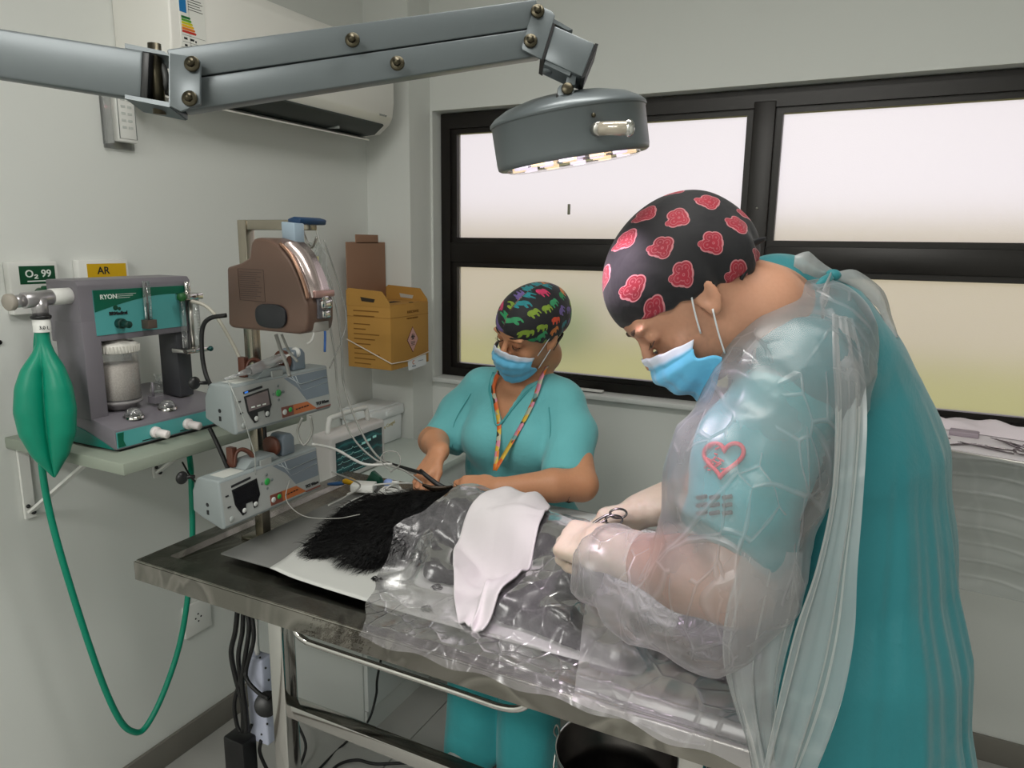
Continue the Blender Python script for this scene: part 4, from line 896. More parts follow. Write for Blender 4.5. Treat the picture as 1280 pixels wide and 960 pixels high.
MB().tube([(-1.2361, 1.1200, 0.3759), (-1.2504, 1.1300, 0.3213), (-1.22, 1.15, .22), (-1.18, 1.2, .02), (-1.05, 1.25, .008)], .0045, 8, smooth=5).build('cable', RUBBER, kb)
def cable(name, pts, r, m, label, sm=7):
    return tag(MB().tube(pts, r, 8, smooth=sm).build(name, m), label, 'cable')
cable('power_cable', [(-1.165, 1.69, .83), (-1.165, 1.66, .70), (-1.2244, 1.5800, 0.3284), (-1.2427, 1.5800, 0.2150), (-1.2585, 1.5500, 0.1330), (-1.3713, 1.5754, 0.0060), (-1.3661, 1.4578, 0.0060), (-1.3519, 1.3732, 0.0060)], .0038, RUBBER, 'thin black cable dropping in front of the white cabinet onto the floor')
cable('power_cable', [(-1.4763, 1.4860, 0.1000), (-1.4283, 1.4667, 0.0600), (-1.4155, 1.4371, 0.0300), (-1.4157, 1.4017, 0.0060), (-1.3922, 1.3346, 0.0060)], .0045, RUBBER, 'black cable on the floor right of the table leg')
cable('power_cable', [(-1.3105, 1.3948, 0.0060), (-1.3277, 1.4856, 0.0060), (-1.2915, 1.5357, 0.0060), (-1.2263, 1.5503, 0.0060), (-1.1179, 1.6070, 0.0060), (-0.9956, 1.5954, 0.0060)], .0045, RUBBER, 'black cable curling on the floor below the stretcher bar')
# ================================================================== instrument tray on the right
tr = thing('instrument_stand', (.5, 2.25, 0), 'steel instrument tray table with draped plastic cover below the right window', 'tray table')
ITZ = 1.07
fx0, fy = .08, (0.1715, 2.1177, 1.0700)[1]
def line_y(x):   # front edge runs slightly askew
    a = (0.1715, 2.1177, 1.0700); c = (0.3647, 2.0729, 1.0700); return a[1]+(x-a[0])*(c[1]-a[1])/(c[0]-a[0])
b = MB(); pts = [(.03, line_y(.03), 0), (.72, line_y(.72), 0), (.72, line_y(.72)+.30, 0), (.03, line_y(.03)+.30, 0)]
b.plate([(p[0], p[1], ITZ-.016) for p in pts], (0, 0, .014), bev=.002); b.build('tray', STEEL, tr)
for (x, y) in ((.06, line_y(.06)+.03), (.68, line_y(.68)+.03), (.06, line_y(.06)+.26), (.68, line_y(.68)+.26)):
    MB().cyl((x, y, 0), (x, y, ITZ-.016), .011, 12).build('leg', STEEL, tr)
CLOTH = mat('drape_white', '#ebe0e6', .85, bump=.2, bscale=30)
b = MB().plate([(p[0]+(.01 if p[0] < .5 else -.01), p[1]+.008-(.016 if p[1] > 2.25 else 0), ITZ-.002) for p in pts], (0, 0, .003)); b.build('tray_liner', mat('liner_white', '#f6eff3', .6), tr)
# crumpled cover rolled along the back edge
V = []; nx, ny = 60, 16
for j in range(ny):
    for i in range(nx):
        x = .03+i/(nx-1)*.69; a = j/(ny-1)
        y = line_y(x)+.225+a*.075; z = ITZ+.003+.030*math.sin(PI*a)**.7+.006*math.sin(x*31+a*7)*math.sin(PI*a)+.004*math.sin(x*77+2*a)*math.sin(PI*a)
        V.append((x, y, z))
mesh_np('cover_roll', V, [(j*nx+i, j*nx+i+1, (j+1)*nx+i+1, (j+1)*nx+i) for j in range(ny-1) for i in range(nx-1)], m=CLOTH, parent=tr)
V = []; nx, ny = 60, 110
for j in range(ny):
    for i in range(nx):
        x = .028+i/(nx-1)*.70; a = j/(ny-1)
        z = ITZ-.004-a*(.335+.02*math.sin(x*6)); q_ = (a*8+.35*math.sin(x*7)+.15*math.sin(x*23)) % 1; y = line_y(x)-.006-.010*a-.003*math.sin(a*26+x*3)-.003*math.exp(-((q_-.5)/.05)**2)-.005*math.sin(x*22+a*3)*a
        V.append((x, y, z))
mesh_np('hanging_film', V, [(j*nx+i, (j+1)*nx+i, (j+1)*nx+i+1, j*nx+i+1) for j in range(ny-1) for i in range(nx-1)], m=clear_mat('film_white', (.95, .96, .95), .36, .34, .15, ridges=4, vary=.05, col=(.62, .64, .64), bstr=.2), parent=tr)
# instruments
def scissors(name, P, a, L, m, label, group=None, op=.16, par=None):
    P = Vector(P); t = thing(name, P, label, name.replace('_', ' ') if name != 'haemostat' else 'forceps', group)
    for s in (1, -1):
        ang = a+s*op; dr = Vector((math.cos(ang), math.sin(ang), 0)); nrm = Vector((-dr.y, dr.x, 0)); z = Vector((0, 0, .003+.0015*s))
        b = MB(); piv = P
        rc = P-dr*L*.52
        b.tube([piv+dr*L*.42+z, piv+dr*L*.15+z, piv+z, rc+dr*.012+z], [.0012, .0032, .004, .0028], 8, smooth=3, flat=.6)
        b.tube([rc+(dr*math.cos(q)+(nrm*.7+Vector((0, 0, .65)))*math.sin(q)*.9)*.014+z+Vector((0, 0, .008)) for q in np.linspace(0, 2*PI, 19)[:-1]], .0023, 6, closed=True)
        b.build('blade' if 'sc' in name else 'jaw', m, t)
    MB().cyl(P+Vector((0, 0, 0)), P+Vector((0, 0, .008)), .0035, 10).build('pivot', m, t)
    return t
IM = mat('instrument_steel', '#8f888b', .25, 1.0)
zt_ = ITZ+.003
scissors('haemostat', (0.2935, 2.1531, 1.0740), 2.75, .15, IM, 'steel haemostat on the tray, its rings nearest the front edge')
scissors('haemostat', (0.3544, 2.2214, 1.0740), 2.2, .13, IM, 'steel haemostat crossing another at the right end of the tray')
for k, (p, q, lb) in enumerate((( (0.1817, 2.2111, 1.0750), (0.2195, 2.2136, 1.0750), 'short steel probe at the left end of the tray'), ((0.1834, 2.1131, 1.0750), (0.2752, 2.1818, 1.0750), 'long thin steel forceps near the front edge of the tray'))):
    tag(MB().tube([p, ((p[0]+q[0])/2, (p[1]+q[1])/2+.006, p[2]), q], [.001, .003, .002], 8, smooth=4).build('tissue_forceps', IM), lb, 'forceps')
p = Vector((0.2569, 2.2820, 1.0750)); MBx = MB().box((p.x-.035, p.y-.018, ITZ+.001), (p.x+.035, p.y+.018, ITZ+.016), bev=.003, rot=(0, 0, -.15))
tag(MBx.build('gauze_pack', mat('pack_mauve', '#a79aa4', .7)), 'small mauve gauze pack lying on the instrument tray', 'gauze pack')
# ================================================================== implicit-surface modeller for bodies and cloth
_tab = np.random.RandomState(3).rand(64, 64, 64).astype(np.float32)
def vnoise(P, s):
    p = np.asarray(P, np.float32)*s; i = np.floor(p).astype(int); f_ = p-i; f_ = f_*f_*(3-2*f_)
    i &= 63; j = (i+1) & 63; x, y, z = f_[..., 0], f_[..., 1], f_[..., 2]
    def g(a, b, c): return _tab[a[..., 0], b[..., 1], c[..., 2]]
    return ((g(i, i, i)*(1-x)+g(j, i, i)*x)*(1-y)+(g(i, j, i)*(1-x)+g(j, j, i)*x)*y)*(1-z)+((g(i, i, j)*(1-x)+g(j, i, j)*x)*(1-y)+(g(i, j, j)*(1-x)+g(j, j, j)*x)*y)*z-.5
def ridge(P, s): return 1-np.abs(vnoise(P, s))*4
def smooth01(x): x = np.clip(x, 0, 1); return x*x*(3-2*x)
def frame(F, U):
    F = Vector(F).normalized(); R_ = F.cross(Vector(U)).normalized(); U = R_.cross(F)
    return Matrix((R_, F, U)).transposed()      # local x = right, y = forward, z = up
class SDF:
    def __init__(s, lo, hi, vox):
        s.lo = np.array(lo, np.float32); s.v = vox; n = np.ceil((np.array(hi)-s.lo)/vox).astype(int)+1
        s.n = n; s.f = np.full(tuple(n), .05, np.float32); s.ax = [s.lo[k]+np.arange(n[k], dtype=np.float32)*vox for k in range(3)]
    def _blk(s, lo, hi, pad):
        a = np.clip(np.floor((np.array(lo)-pad-s.lo)/s.v).astype(int), 0, s.n-1); b = np.clip(np.ceil((np.array(hi)+pad-s.lo)/s.v).astype(int)+1, 1, s.n)
        sl = tuple(slice(int(a[k]), int(b[k])) for k in range(3))
        return sl, s.ax[0][sl[0]][:, None, None], s.ax[1][sl[1]][None, :, None], s.ax[2][sl[2]][None, None, :]
    def _mix(s, sl, d, k, op):
        a = s.f[sl]
        if op == 'u':
            if k <= 0: s.f[sl] = np.minimum(a, d); return
            h = np.clip(.5+.5*(d-a)/k, 0, 1); s.f[sl] = d+(a-d)*h-k*h*(1-h)
        elif op == 's':
            k = max(k, 1e-4); h = np.clip(.5-.5*(d+a)/k, 0, 1); s.f[sl] = a+(-d-a)*h+k*h*(1-h)
        elif op == 'i':
            k = max(k, 1e-4); h = np.clip(.5-.5*(d-a)/k, 0, 1); s.f[sl] = d+(a-d)*h+k*h*(1-h)
    def cone(s, a, b, ra, rb=None, k=.01, op='u', flat=None):
        rb = ra if rb is None else rb; a = np.array(a, float); b = np.array(b, float); r = max(ra, rb)*(1 if flat is None else max(1, flat[1]))
        sl, X_, Y_, Z_ = s._blk(np.minimum(a, b)-r, np.maximum(a, b)+r, k+.02)
        d = b-a; L = max(float(d@d), 1e-12)
        px, py, pz = X_-a[0], Y_-a[1], Z_-a[2]; t = np.clip((px*d[0]+py*d[1]+pz*d[2])/L, 0, 1)
        vx, vy, vz = px-t*d[0], py-t*d[1], pz-t*d[2]
        if flat is not None:
            n_, f_ = np.array(flat[0], float), flat[1]; n_ /= np.linalg.norm(n_); c = (vx*n_[0]+vy*n_[1]+vz*n_[2])*(1/f_-1); vx, vy, vz = vx+n_[0]*c, vy+n_[1]*c, vz+n_[2]*c
        s._mix(sl, np.sqrt(vx*vx+vy*vy+vz*vz)-(ra+(rb-ra)*t), k, op); return s
    def chain(s, pts, rs, k=.01, **kw):
        for i in range(len(pts)-1): s.cone(pts[i], pts[i+1], rs[i], rs[i+1], k, **kw)
        return s
    def ell(s, c, r, M=None, k=.01, op='u'):
        c = np.array(c, float); r = np.array(r, float); sl, X_, Y_, Z_ = s._blk(c-r.max(), c+r.max(), k+.02)
        x, y, z = X_-c[0], Y_-c[1], Z_-c[2]
        if M is not None:
            m = np.array(M); x, y, z = x*m[0, 0]+y*m[1, 0]+z*m[2, 0], x*m[0, 1]+y*m[1, 1]+z*m[2, 1], x*m[0, 2]+y*m[1, 2]+z*m[2, 2]
        k0 = np.sqrt((x/r[0])**2+(y/r[1])**2+(z/r[2])**2); k1 = np.sqrt((x/r[0]**2)**2+(y/r[1]**2)**2+(z/r[2]**2)**2)+1e-6
        s._mix(sl, k0*(k0-1)/k1, k, op); return s
    def box(s, c, h, M=None, rd=.01, k=.01, op='u'):
        c = np.array(c, float); h = np.array(h, float); rr = np.linalg.norm(h); sl, X_, Y_, Z_ = s._blk(c-rr, c+rr, k+.02)
        x, y, z = X_-c[0], Y_-c[1], Z_-c[2]
        if M is not None:
            m = np.array(M); x, y, z = x*m[0, 0]+y*m[1, 0]+z*m[2, 0], x*m[0, 1]+y*m[1, 1]+z*m[2, 1], x*m[0, 2]+y*m[1, 2]+z*m[2, 2]
        qx, qy, qz = np.abs(x)-h[0]+rd, np.abs(y)-h[1]+rd, np.abs(z)-h[2]+rd
        d = np.sqrt(np.maximum(qx, 0)**2+np.maximum(qy, 0)**2+np.maximum(qz, 0)**2)+np.minimum(np.maximum(qx, np.maximum(qy, qz)), 0)-rd
        s._mix(sl, d, k, op); return s
    def plane(s, p, n_, k=.004):
        """cut away everything on the side the normal points to"""
        n_ = np.array(Vector(n_).normalized()); X_, Y_, Z_ = s.ax[0][:, None, None], s.ax[1][None, :, None], s.ax[2][None, None, :]
        d = (X_-p[0])*n_[0]+(Y_-p[1])*n_[1]+(Z_-p[2])*n_[2]
        s._mix((slice(None),)*3, d.astype(np.float32)+0*s.f, k, 'i'); return s
    def nets(s):
        f_ = s.f; neg = f_ < 0
        neg[0], neg[-1], neg[:, 0], neg[:, -1], neg[:, :, 0], neg[:, :, -1] = (False,)*6
        c = np.zeros(tuple(s.n-1), np.int8)
        for dx in (0, 1):
            for dy in (0, 1):
                for dz in (0, 1): c += neg[dx:s.n[0]-1+dx, dy:s.n[1]-1+dy, dz:s.n[2]-1+dz]
        ijk = np.argwhere((c > 0) & (c < 8)); idx = np.full(c.shape, -1, np.int32); idx[tuple(ijk.T)] = np.arange(len(ijk))
        co = np.array([(x, y, z) for x in (0, 1) for y in (0, 1) for z in (0, 1)])
        val = np.stack([np.where(neg[tuple((ijk+o).T)], np.minimum(f_[tuple((ijk+o).T)], -1e-6), np.maximum(f_[tuple((ijk+o).T)], 1e-6)) for o in co], 1)
        pos = np.zeros((len(ijk), 3), np.float32); cnt = np.zeros((len(ijk), 1), np.float32)
        for a in range(8):
            for b in range(a+1, 8):
                if abs(co[a]-co[b]).sum() != 1: continue
                va, vb = val[:, a], val[:, b]; m = (va < 0) != (vb < 0); t = np.where(m, va/(va-vb+1e-20*(va == vb)), 0)
                pos += m[:, None]*(co[a]+t[:, None]*(co[b]-co[a])); cnt += m[:, None]
        V = s.lo+(ijk+pos/np.maximum(cnt, 1))*s.v; Q = []
        for ax in range(3):
            u, w = [(1, 2), (2, 0), (0, 1)][ax]
            A = neg; B = np.roll(neg, -1, ax); e = (A != B); sl = [slice(1, -1)]*3; sl[ax] = slice(0, -1)
            m = np.zeros_like(e); m[tuple(sl)] = e[tuple(sl)]; g = np.argwhere(m)
            if not len(g): continue
            du = np.zeros(3, int); du[u] = 1; dw = np.zeros(3, int); dw[w] = 1
            q = np.stack([idx[tuple((g-du-dw).T)], idx[tuple((g-dw).T)], idx[tuple(g.T)], idx[tuple((g-du).T)]], 1)
            flip = ~A[tuple(g.T)]; q[flip] = q[flip][:, ::-1]; Q.append(q)
        Q = np.concatenate(Q); Q = Q[(Q >= 0).all(1)]
        return V.astype(np.float32), Q
def relax(V, Q, it=2, lam=.5):
    e = np.concatenate([Q[:, [0, 1]], Q[:, [1, 2]], Q[:, [2, 3]], Q[:, [3, 0]]]); n_ = len(V)
    deg = np.bincount(e.ravel(), minlength=n_)[:, None].astype(np.float32)
    for _ in range(it):
        A = np.zeros_like(V)
        for k in range(3): A[:, k] = np.bincount(e[:, 0], V[e[:, 1], k], n_)+np.bincount(e[:, 1], V[e[:, 0], k], n_)
        V = V+lam*(A/np.maximum(deg, 1)-V)
    return V.astype(np.float32)
def vnormals(V, Q):
    n_ = np.cross(V[Q[:, 2]]-V[Q[:, 0]], V[Q[:, 3]]-V[Q[:, 1]]); N_ = np.zeros_like(V)
    for k in range(3):
        for j in range(4): N_[:, k] += np.bincount(Q[:, j], n_[:, k], len(V))
    return N_/np.maximum(np.linalg.norm(N_, axis=1, keepdims=True), 1e-9)
def vcolor(o, C_, name='col'):
    a = o.data.attributes.new(name, 'FLOAT_COLOR', 'POINT'); c = np.ones((len(C_), 4), np.float32); c[:, :3] = C_; a.data.foreach_set('color', c.ravel())
def vvec(o, V_, name='pat'):
    a = o.data.attributes.new(name, 'FLOAT_VECTOR', 'POINT'); a.data.foreach_set('vector', np.asarray(V_, np.float32).ravel())
def sheet(name, rows, m, parent=None, thick=.0, close=False):
    """grid of points rows[j][i] -> mesh"""
    G = np.array(rows, np.float32); ny, nx = G.shape[:2]; V = G.reshape(-1, 3)
    j, i = np.meshgrid(np.arange(ny-1), np.arange(nx-1), indexing='ij'); a = (j*nx+i).ravel()
    Q = np.stack([a, a+1, a+nx+1, a+nx], 1)
    if thick:
        N_ = vnormals(V, Q); nv = len(V); V = np.concatenate([V, V-N_*thick]); Q2 = Q[:, ::-1]+nv
        r = [(k, k+nx) for k in range(0, (ny-1)*nx, nx)]; E = []
        for k in range(nx-1): E += [(k+1, k, k+nv, k+1+nv), ((ny-1)*nx+k, (ny-1)*nx+k+1, (ny-1)*nx+k+1+nv, (ny-1)*nx+k+nv)]
        for k in range(ny-1): E += [(k*nx, (k+1)*nx, (k+1)*nx+nv, k*nx+nv), ((k+1)*nx+nx-1, k*nx+nx-1, k*nx+nx-1+nv, (k+1)*nx+nx-1+nv)]
        Q = np.concatenate([Q, Q2, np.array(E)])
    return mesh_np(name, V, Q, m=m, parent=parent)
def hand(S, W_, d, n_, side, curls, sc=1.0, thumb=(.3, .3, .2), spread=.06, k=.004, infl=0.0, wr=.024, tdir=None):
    """hand into the field: wrist W_, direction d, back-of-hand normal n_, side = unit vector towards the thumb. Returns finger tips"""
    W_, d, n_ = Vector(W_), Vector(d).normalized(), Vector(n_).normalized(); n_ = (n_-d*n_.dot(d)).normalized(); s_ = Vector(side); s_ = (s_-d*s_.dot(d)-n_*s_.dot(n_)).normalized()
    pal = W_+d*.045*sc
    S.box(pal+d*.002, (.036*sc+infl, .046*sc+infl, .0125*sc+infl), Matrix((s_, d, n_)).transposed(), rd=.012*sc, k=.010)
    S.cone(W_-d*.01, W_+d*.03*sc, wr*.95*sc+infl, .021*sc+infl, .012, flat=(n_, .72))
    tips = []
    offs, L, rr = (.027, .0095, -.0085, -.0255), (.072, .080, .074, .060), (.0086, .0088, .0082, .0072)
    for i in range(4):
        b = W_+d*(.086-.003*abs(i-1)-(.006 if i == 3 else 0))*sc+s_*offs[i]*sc
        dr = (d+s_*spread*(1.2-i*.8)).normalized(); p = b; prev = b-d*.012*sc; r = rr[i]*sc+infl
        S.cone(b-d*.03*sc, b, r*1.15, r*1.12, .006)
        for q, (ll, a) in enumerate(zip((.46, .31, .23), curls[i])):
            ca, sa = math.cos(a), math.sin(a); nn = dr.cross(s_).normalized()
            if nn.dot(n_) < 0 and q == 0: nn = -nn
            if q == 0: cur_n = n_
            dr2 = dr*ca-cur_n*sa; cur_n = cur_n*ca+dr*sa; dr = dr2.normalized()
            e = p+dr*L[i]*ll*sc; S.cone(p, e, r*(1.0-.06*q), r*(.94-.07*q), k); S.ell(p, (r*1.06,)*3, k=.003)
            p = e
        tips.append((p, dr, cur_n))
    tb = W_+d*.028*sc+s_*.024*sc; td = (Vector(tdir).normalized() if tdir is not None else (d*.6+s_*.75-n_*.35).normalized()); p = tb; nn = n_
    for q, (ll, r0, r1) in enumerate(((.036, .0135, .0108), (.030, .0102, .0092), (.024, .0092, .0070))):
        e = p+td*ll*sc; S.cone(p, e, r0*sc+infl, r1*sc+infl, .007 if q == 0 else k)
        p = e; td = (td+(d*.8-s_*.5-n_*.25)*thumb[q]).normalized()
    tips.append((p, td, n_))
    return tips
def nails(tips, parent, m, r=.0055):
    b = MB()
    for (p, dr, nn) in tips:
        b2 = MB(); z = nn.normalized(); x = dr.cross(z).normalized(); M = Matrix((x, dr.normalized(), z)).transposed()
        t = bmesh.new(); bmesh.ops.create_uvsphere(t, u_segments=10, v_segments=7, radius=1); bmesh.ops.scale(t, vec=(r*.85, r*1.15, r*.45), verts=t.verts)
        M4 = M.to_4x4(); M4.translation = p+z*.0045+dr*.0015; b2._new(t, M4); b2.build('fingernail', m, parent)
def skin_mat(name, base, red, dark, freckle=.0):
    m = D.materials.new(name); t = NT(m)
    a = t.noise(18, 4); b_ = t.noise(160, 3)
    c = t.mix(t.math('MULTIPLY', a.outputs[0], .7), lin(base), lin(red)); c = t.mix(t.math('MULTIPLY', b_.outputs[0], .3), c, lin(dark))
    at = t.new('ShaderNodeAttribute', attribute_name='col')
    mm = t.new('ShaderNodeMix', data_type='RGBA', blend_type='MULTIPLY'); mm.inputs[0].default_value = 1.0
    t.link(c, mm.inputs[6]); t.link(at.outputs['Color'], mm.inputs[7]); t.link(mm.outputs[2], t.b.inputs['Base Color'])
    t.b.inputs['Roughness'].default_value = .48; t.b.inputs['Specular IOR Level'].default_value = .35
    t.b.inputs['Subsurface Weight'].default_value = .12; t.b.inputs['Subsurface Scale'].default_value = .006; t.b.inputs['Subsurface Radius'].default_value = (1, .4, .25)
    t.bump(b_.outputs[0], .12, .001); return m
def cloth_mat(name, base, lo, rough=.75, wr=.35, scale=9, weave=900):
    m = D.materials.new(name); t = NT(m); a = t.noise(scale, 5, .6, dist=.4)
    t.link(t.mix(a.outputs[0], lin(lo), lin(base)), t.b.inputs['Base Color']); t.b.inputs['Roughness'].default_value = rough
    t.b.inputs['Sheen Weight'].default_value = .25; t.b.inputs['Specular IOR Level'].default_value = .25
    w = t.noise(weave, 1)
    t.bump(t.math('ADD', t.math('MULTIPLY', a.outputs[0], 1.0), t.math('MULTIPLY', w.outputs[0], .05)), wr, .02); return m
def pattern_mat(name, base, cell, shapes, colors=None, outline=None, jitter=.35, rot=1.2):
    """cloth printed with one small motif per cell, built from ellipses (coordinates from the 'pat' attribute, metres)"""
    m = D.materials.new(name); t = NT(m)
    at = t.new('ShaderNodeAttribute', attribute_name='pat')
    v = t.new('ShaderNodeTexVoronoi', voronoi_dimensions='2D'); v.inputs['Scale'].default_value = 1/cell; v.inputs['Randomness'].default_value = jitter
    t.link(at.outputs['Vector'], v.inputs['Vector'])
    sc = t.new('ShaderNodeVectorMath', operation='SCALE'); sc.inputs['Scale'].default_value = 1/cell; t.link(at.outputs['Vector'], sc.inputs[0])
    ps = t.new('ShaderNodeVectorMath', operation='SCALE'); ps.inputs['Scale'].default_value = 1/cell; t.link(v.outputs['Position'], ps.inputs[0])
    sb = t.new('ShaderNodeVectorMath', operation='SUBTRACT'); t.link(sc.outputs[0], sb.inputs[0]); t.link(ps.outputs[0], sb.inputs[1])
    rr = t.new('ShaderNodeVectorRotate', rotation_type='Z_AXIS'); t.link(sb.outputs[0], rr.inputs['Vector'])
    sx = t.new('ShaderNodeSeparateColor'); t.link(v.outputs['Color'], sx.inputs[0])
    t.link(t.math('MULTIPLY', t.math('SUBTRACT', sx.outputs[1], .5), rot), rr.inputs['Angle'])
    xy = t.new('ShaderNodeSeparateXYZ'); t.link(rr.outputs[0], xy.inputs[0])
    best = None
    for (cx, cy, a, b) in shapes:
        u = t.math('DIVIDE', t.math('SUBTRACT', xy.outputs[0], cx), a); w = t.math('DIVIDE', t.math('SUBTRACT', xy.outputs[1], cy), b)
        d = t.math('SQRT', t.math('ADD', t.math('MULTIPLY', u, u), t.math('MULTIPLY', w, w)))
        best = d if best is None else t.math('MINIMUM', best, d)
    mask = t.math('LESS_THAN', best, 1.0)
    if colors:
        rp = t.new('ShaderNodeValToRGB'); rp.color_ramp.interpolation = 'CONSTANT'; e = rp.color_ramp.elements
        while len(e) < len(colors): e.new(.5)
        for k, (x, c) in enumerate(zip(e, colors)): x.position = k/len(colors); x.color = (*lin(c), 1)
        t.link(sx.outputs[0], rp.inputs[0]); mc_ = rp.outputs[0]
        gr = t.noise(70, 2); mc_ = t.mix(t.math('MULTIPLY', gr.outputs[0], .55), mc_, lin('#10212a'))
    c = lin(base)
    if outline:
        oc, w1 = outline; c = t.mix(t.math('LESS_THAN', best, w1), c, lin(oc))
        # small curled line inside the motif
        ln = t.math('GREATER_THAN', t.math('SINE', t.math('MULTIPLY', best, 13.0)), .80)
        mc_ = t.mix(t.math('MULTIPLY', ln, .55), mc_, lin(oc))
    c = t.mix(mask, c, mc_)
    t.link(c, t.b.inputs['Base Color']); t.b.inputs['Roughness'].default_value = .7; t.b.inputs['Sheen Weight'].default_value = .1
    n_ = t.noise(14, 3, dist=.3); t.bump(n_.outputs[0], .3, .015)
    return m
ELEPHANT = pattern_mat('cap_elephants', '#131218', .041, [(0, .02, .30, .19), (-.30, .07, .15, .15), (-.42, -.10, .05, .17), (-.17, -.22, .075, .17), (.18, -.22, .075, .17), (.30, -.05, .05, .12)],
    ['#1f9a5c', '#e8532f', '#7a63a8', '#14939c', '#8fae2f', '#e0356b', '#e88a3c', '#3aa56b'], jitter=.45)
REDPUFF = pattern_mat('cap_red_puffs', '#0f0e14', .060, [(0, 0, .24, .20), (-.17, .05, .15, .14), (.15, .08, .17, .14), (.05, -.15, .14, .12), (-.05, .17, .15, .13), (.24, .20, .08, .07)],
    ['#a5162e', '#b01a33', '#981127', '#ab1d35'], outline=('#b9767c', 1.22), jitter=.3, rot=.9)
MASKM = D.materials.new('mask_blue'); t = NT(MASKM)
_a = t.new('ShaderNodeAttribute', attribute_name='pat'); _s = t.new('ShaderNodeSeparateXYZ'); t.link(_a.outputs['Vector'], _s.inputs[0])
_n = t.noise(30, 3)
t.link(t.ramp(_s.outputs[1], [(0, lin('#5cb2dc')), (.84, lin('#62b8e0')), (.90, lin('#c4cfe0')), (1, lin('#cfd6e2'))]), t.b.inputs['Base Color'])
t.b.inputs['Roughness'].default_value = .75; t.b.inputs['Sheen Weight'].default_value = .3
t.bump(_n.outputs[0], .25, .006)
STRAP = mat('mask_strap', '#d4d8dc', .7)
def head_parts(S, c, M, s=1.0, k=.012, female=True):
    """skull, face, ears added to field S; c = centre between the ears, M local frame"""
    T = lambda x, y, z: tuple(Vector(c)+M @ Vector((x, y, z))*s)
    e = lambda p, r, kk=k, op='u', R_=None: S.ell(T(*p), tuple(q*s for q in r), M if R_ is None else M @ R_, kk, op)
    e((0, -.012, .030), (.074, .094, .082)); e((0, .020, -.035), (.060, .068, .078), .02)
    e((0, .052, .040), (.056, .040, .042), .02)
    e((0, .048, -.088), (.026, .030, .022), .02)                 # chin
    for x in (-1, 1):
        e((x*.036, .058, -.028), (.022, .020, .020), .014)       # cheeks
        e((x*.031, .091, .014), (.017, .014, .012), .008, 's')   # sockets
        e((x*.031, .0755, .0115), (.0145, .0125, .0115), .003)   # eyeballs under closed lids
        e((x*.031, .082, .031), (.024, .010, .006), .010)        # brow ridge
        # ear
        R_ = Euler((.25, 0, x*.35)).to_matrix()
        e((x*.078, -.008, -.004), (.006, .018, .030), .004, 'u', R_); e((x*.081, -.004, .002), (.004, .010, .016), .003, 's', R_); e((x*.074, -.002, -.024), (.008, .011, .011), .004)
    S.cone(T(0, .086, .018), T(0, .107, -.018), .0065*s, .0105*s, .008)   # nose
    e((0, .100, -.022), (.0145, .012, .009), .006)
    for x in (-1, 1): e((x*.011, .096, -.024), (.007, .008, .006), .003)
    e((0, .086, -.050), (.022, .012, .006), .006); e((0, .084, -.060), (.019, .012, .006), .005)
    return T
def cap_mesh(name, c, M, s, m, parent, centre, r, cut_p, cut_n, extra=(), vox=.0032, folds=.0016, seed=0.):
    c = Vector(c); T = lambda x, y, z: tuple(c+M @ Vector((x, y, z))*s)
    R_ = .17*s
    S = SDF(np.array(c)-R_, np.array(c)+R_, vox)
    S.ell(T(*centre), tuple(q*s for q in r), M, 0)
    for (p, q, kk) in extra: S.ell(T(*p), tuple(z*s for z in q), M, kk)
    S.plane(T(*cut_p), tuple(M @ Vector(cut_n)), .005)
    V, Q = S.nets(); V = relax(V, Q, 2); N_ = vnormals(V, Q)
    L = (V-np.array(c, np.float32)) @ np.array(M, np.float32)/s
    az = np.arctan2(L[:, 0], -L[:, 1]+.0)
    V = V+N_*(folds*(np.sin(az*9+L[:, 2]*30+seed)+np.sin(az*17+3+seed))*smooth01((.09-L[:, 2])/.12)[:, None].ravel())[:, None]
    o = mesh_np(name, V, Q, m=m, parent=parent)
    r_ = np.linalg.norm(L, axis=1); th = np.arcsin(np.clip((L[:, 2]-centre[2])/np.maximum(np.linalg.norm(L-np.array(centre), axis=1), 1e-4), -1, 1))
    # side projection blended with top keeps the motifs undistorted on the side that faces the camera
    vvec(o, np.stack([np.sign(L[:, 0])*0+L[:, 1]*1.15+np.abs(L[:, 0])*.25+(L[:, 0] > 0)*.35, L[:, 2]*1.1+np.abs(L[:, 0])*-.35, 0*az], 1) if seed >= 0 else np.stack([az*.085, th*.095, 0*az], 1))
    return o
def face_mask(c, M, s, parent, ear_off=0, dy=0.004):
    c = Vector(c); T = lambda x, y, z: np.array(c+M @ Vector((x, y+dy, z))*s); rows = []; pat = []
    nu, nv = 41, 33
    for j in range(nv):
        v = j/(nv-1)
        r = []
        for i in range(nu):
            u = i/(nu-1)*2-1; au = abs(u)
            half = .0655+.002*math.sin(PI*v)
            x = half*math.sin(u*1.38)/math.sin(1.38)
            zt, zb = -.002-.030*au**1.6, -.118+.040*au**1.7
            z = zb+(zt-zb)*v
            yc = .112-.016*(1-v)**1.5+.012*math.exp(-((v-.55)/.25)**2)-.012*max(0, v-.8)/.2*(1-0)
            if v > .82: yc += .004
            y = yc-(.078)*(1-math.cos(u*1.32))*.98
            pl = .0030*math.sin((v*3.3)*2*PI)*(1-au**2)
            y += pl+.0012*math.sin(u*23+v*9)
            r.append(T(x, y, z)); pat.append((u, v, 0))
        rows.append(r)
    o = sheet('face_mask', rows, MASKM, parent, thick=.0012)
    vvec(o, np.array(pat+pat, np.float32))
    for sx in (-1, 1):
        for (z0, z1) in ((-.034, .018), (-.078, -.022)):
            MB().tube([T(sx*.064, .035-.002, z0), T(sx*.074, .018, (z0+z1)/2), T(sx*.082, -.004+.004, z1)], .0014*s, 6, smooth=5).build('mask_strap', STRAP, o)
    return o
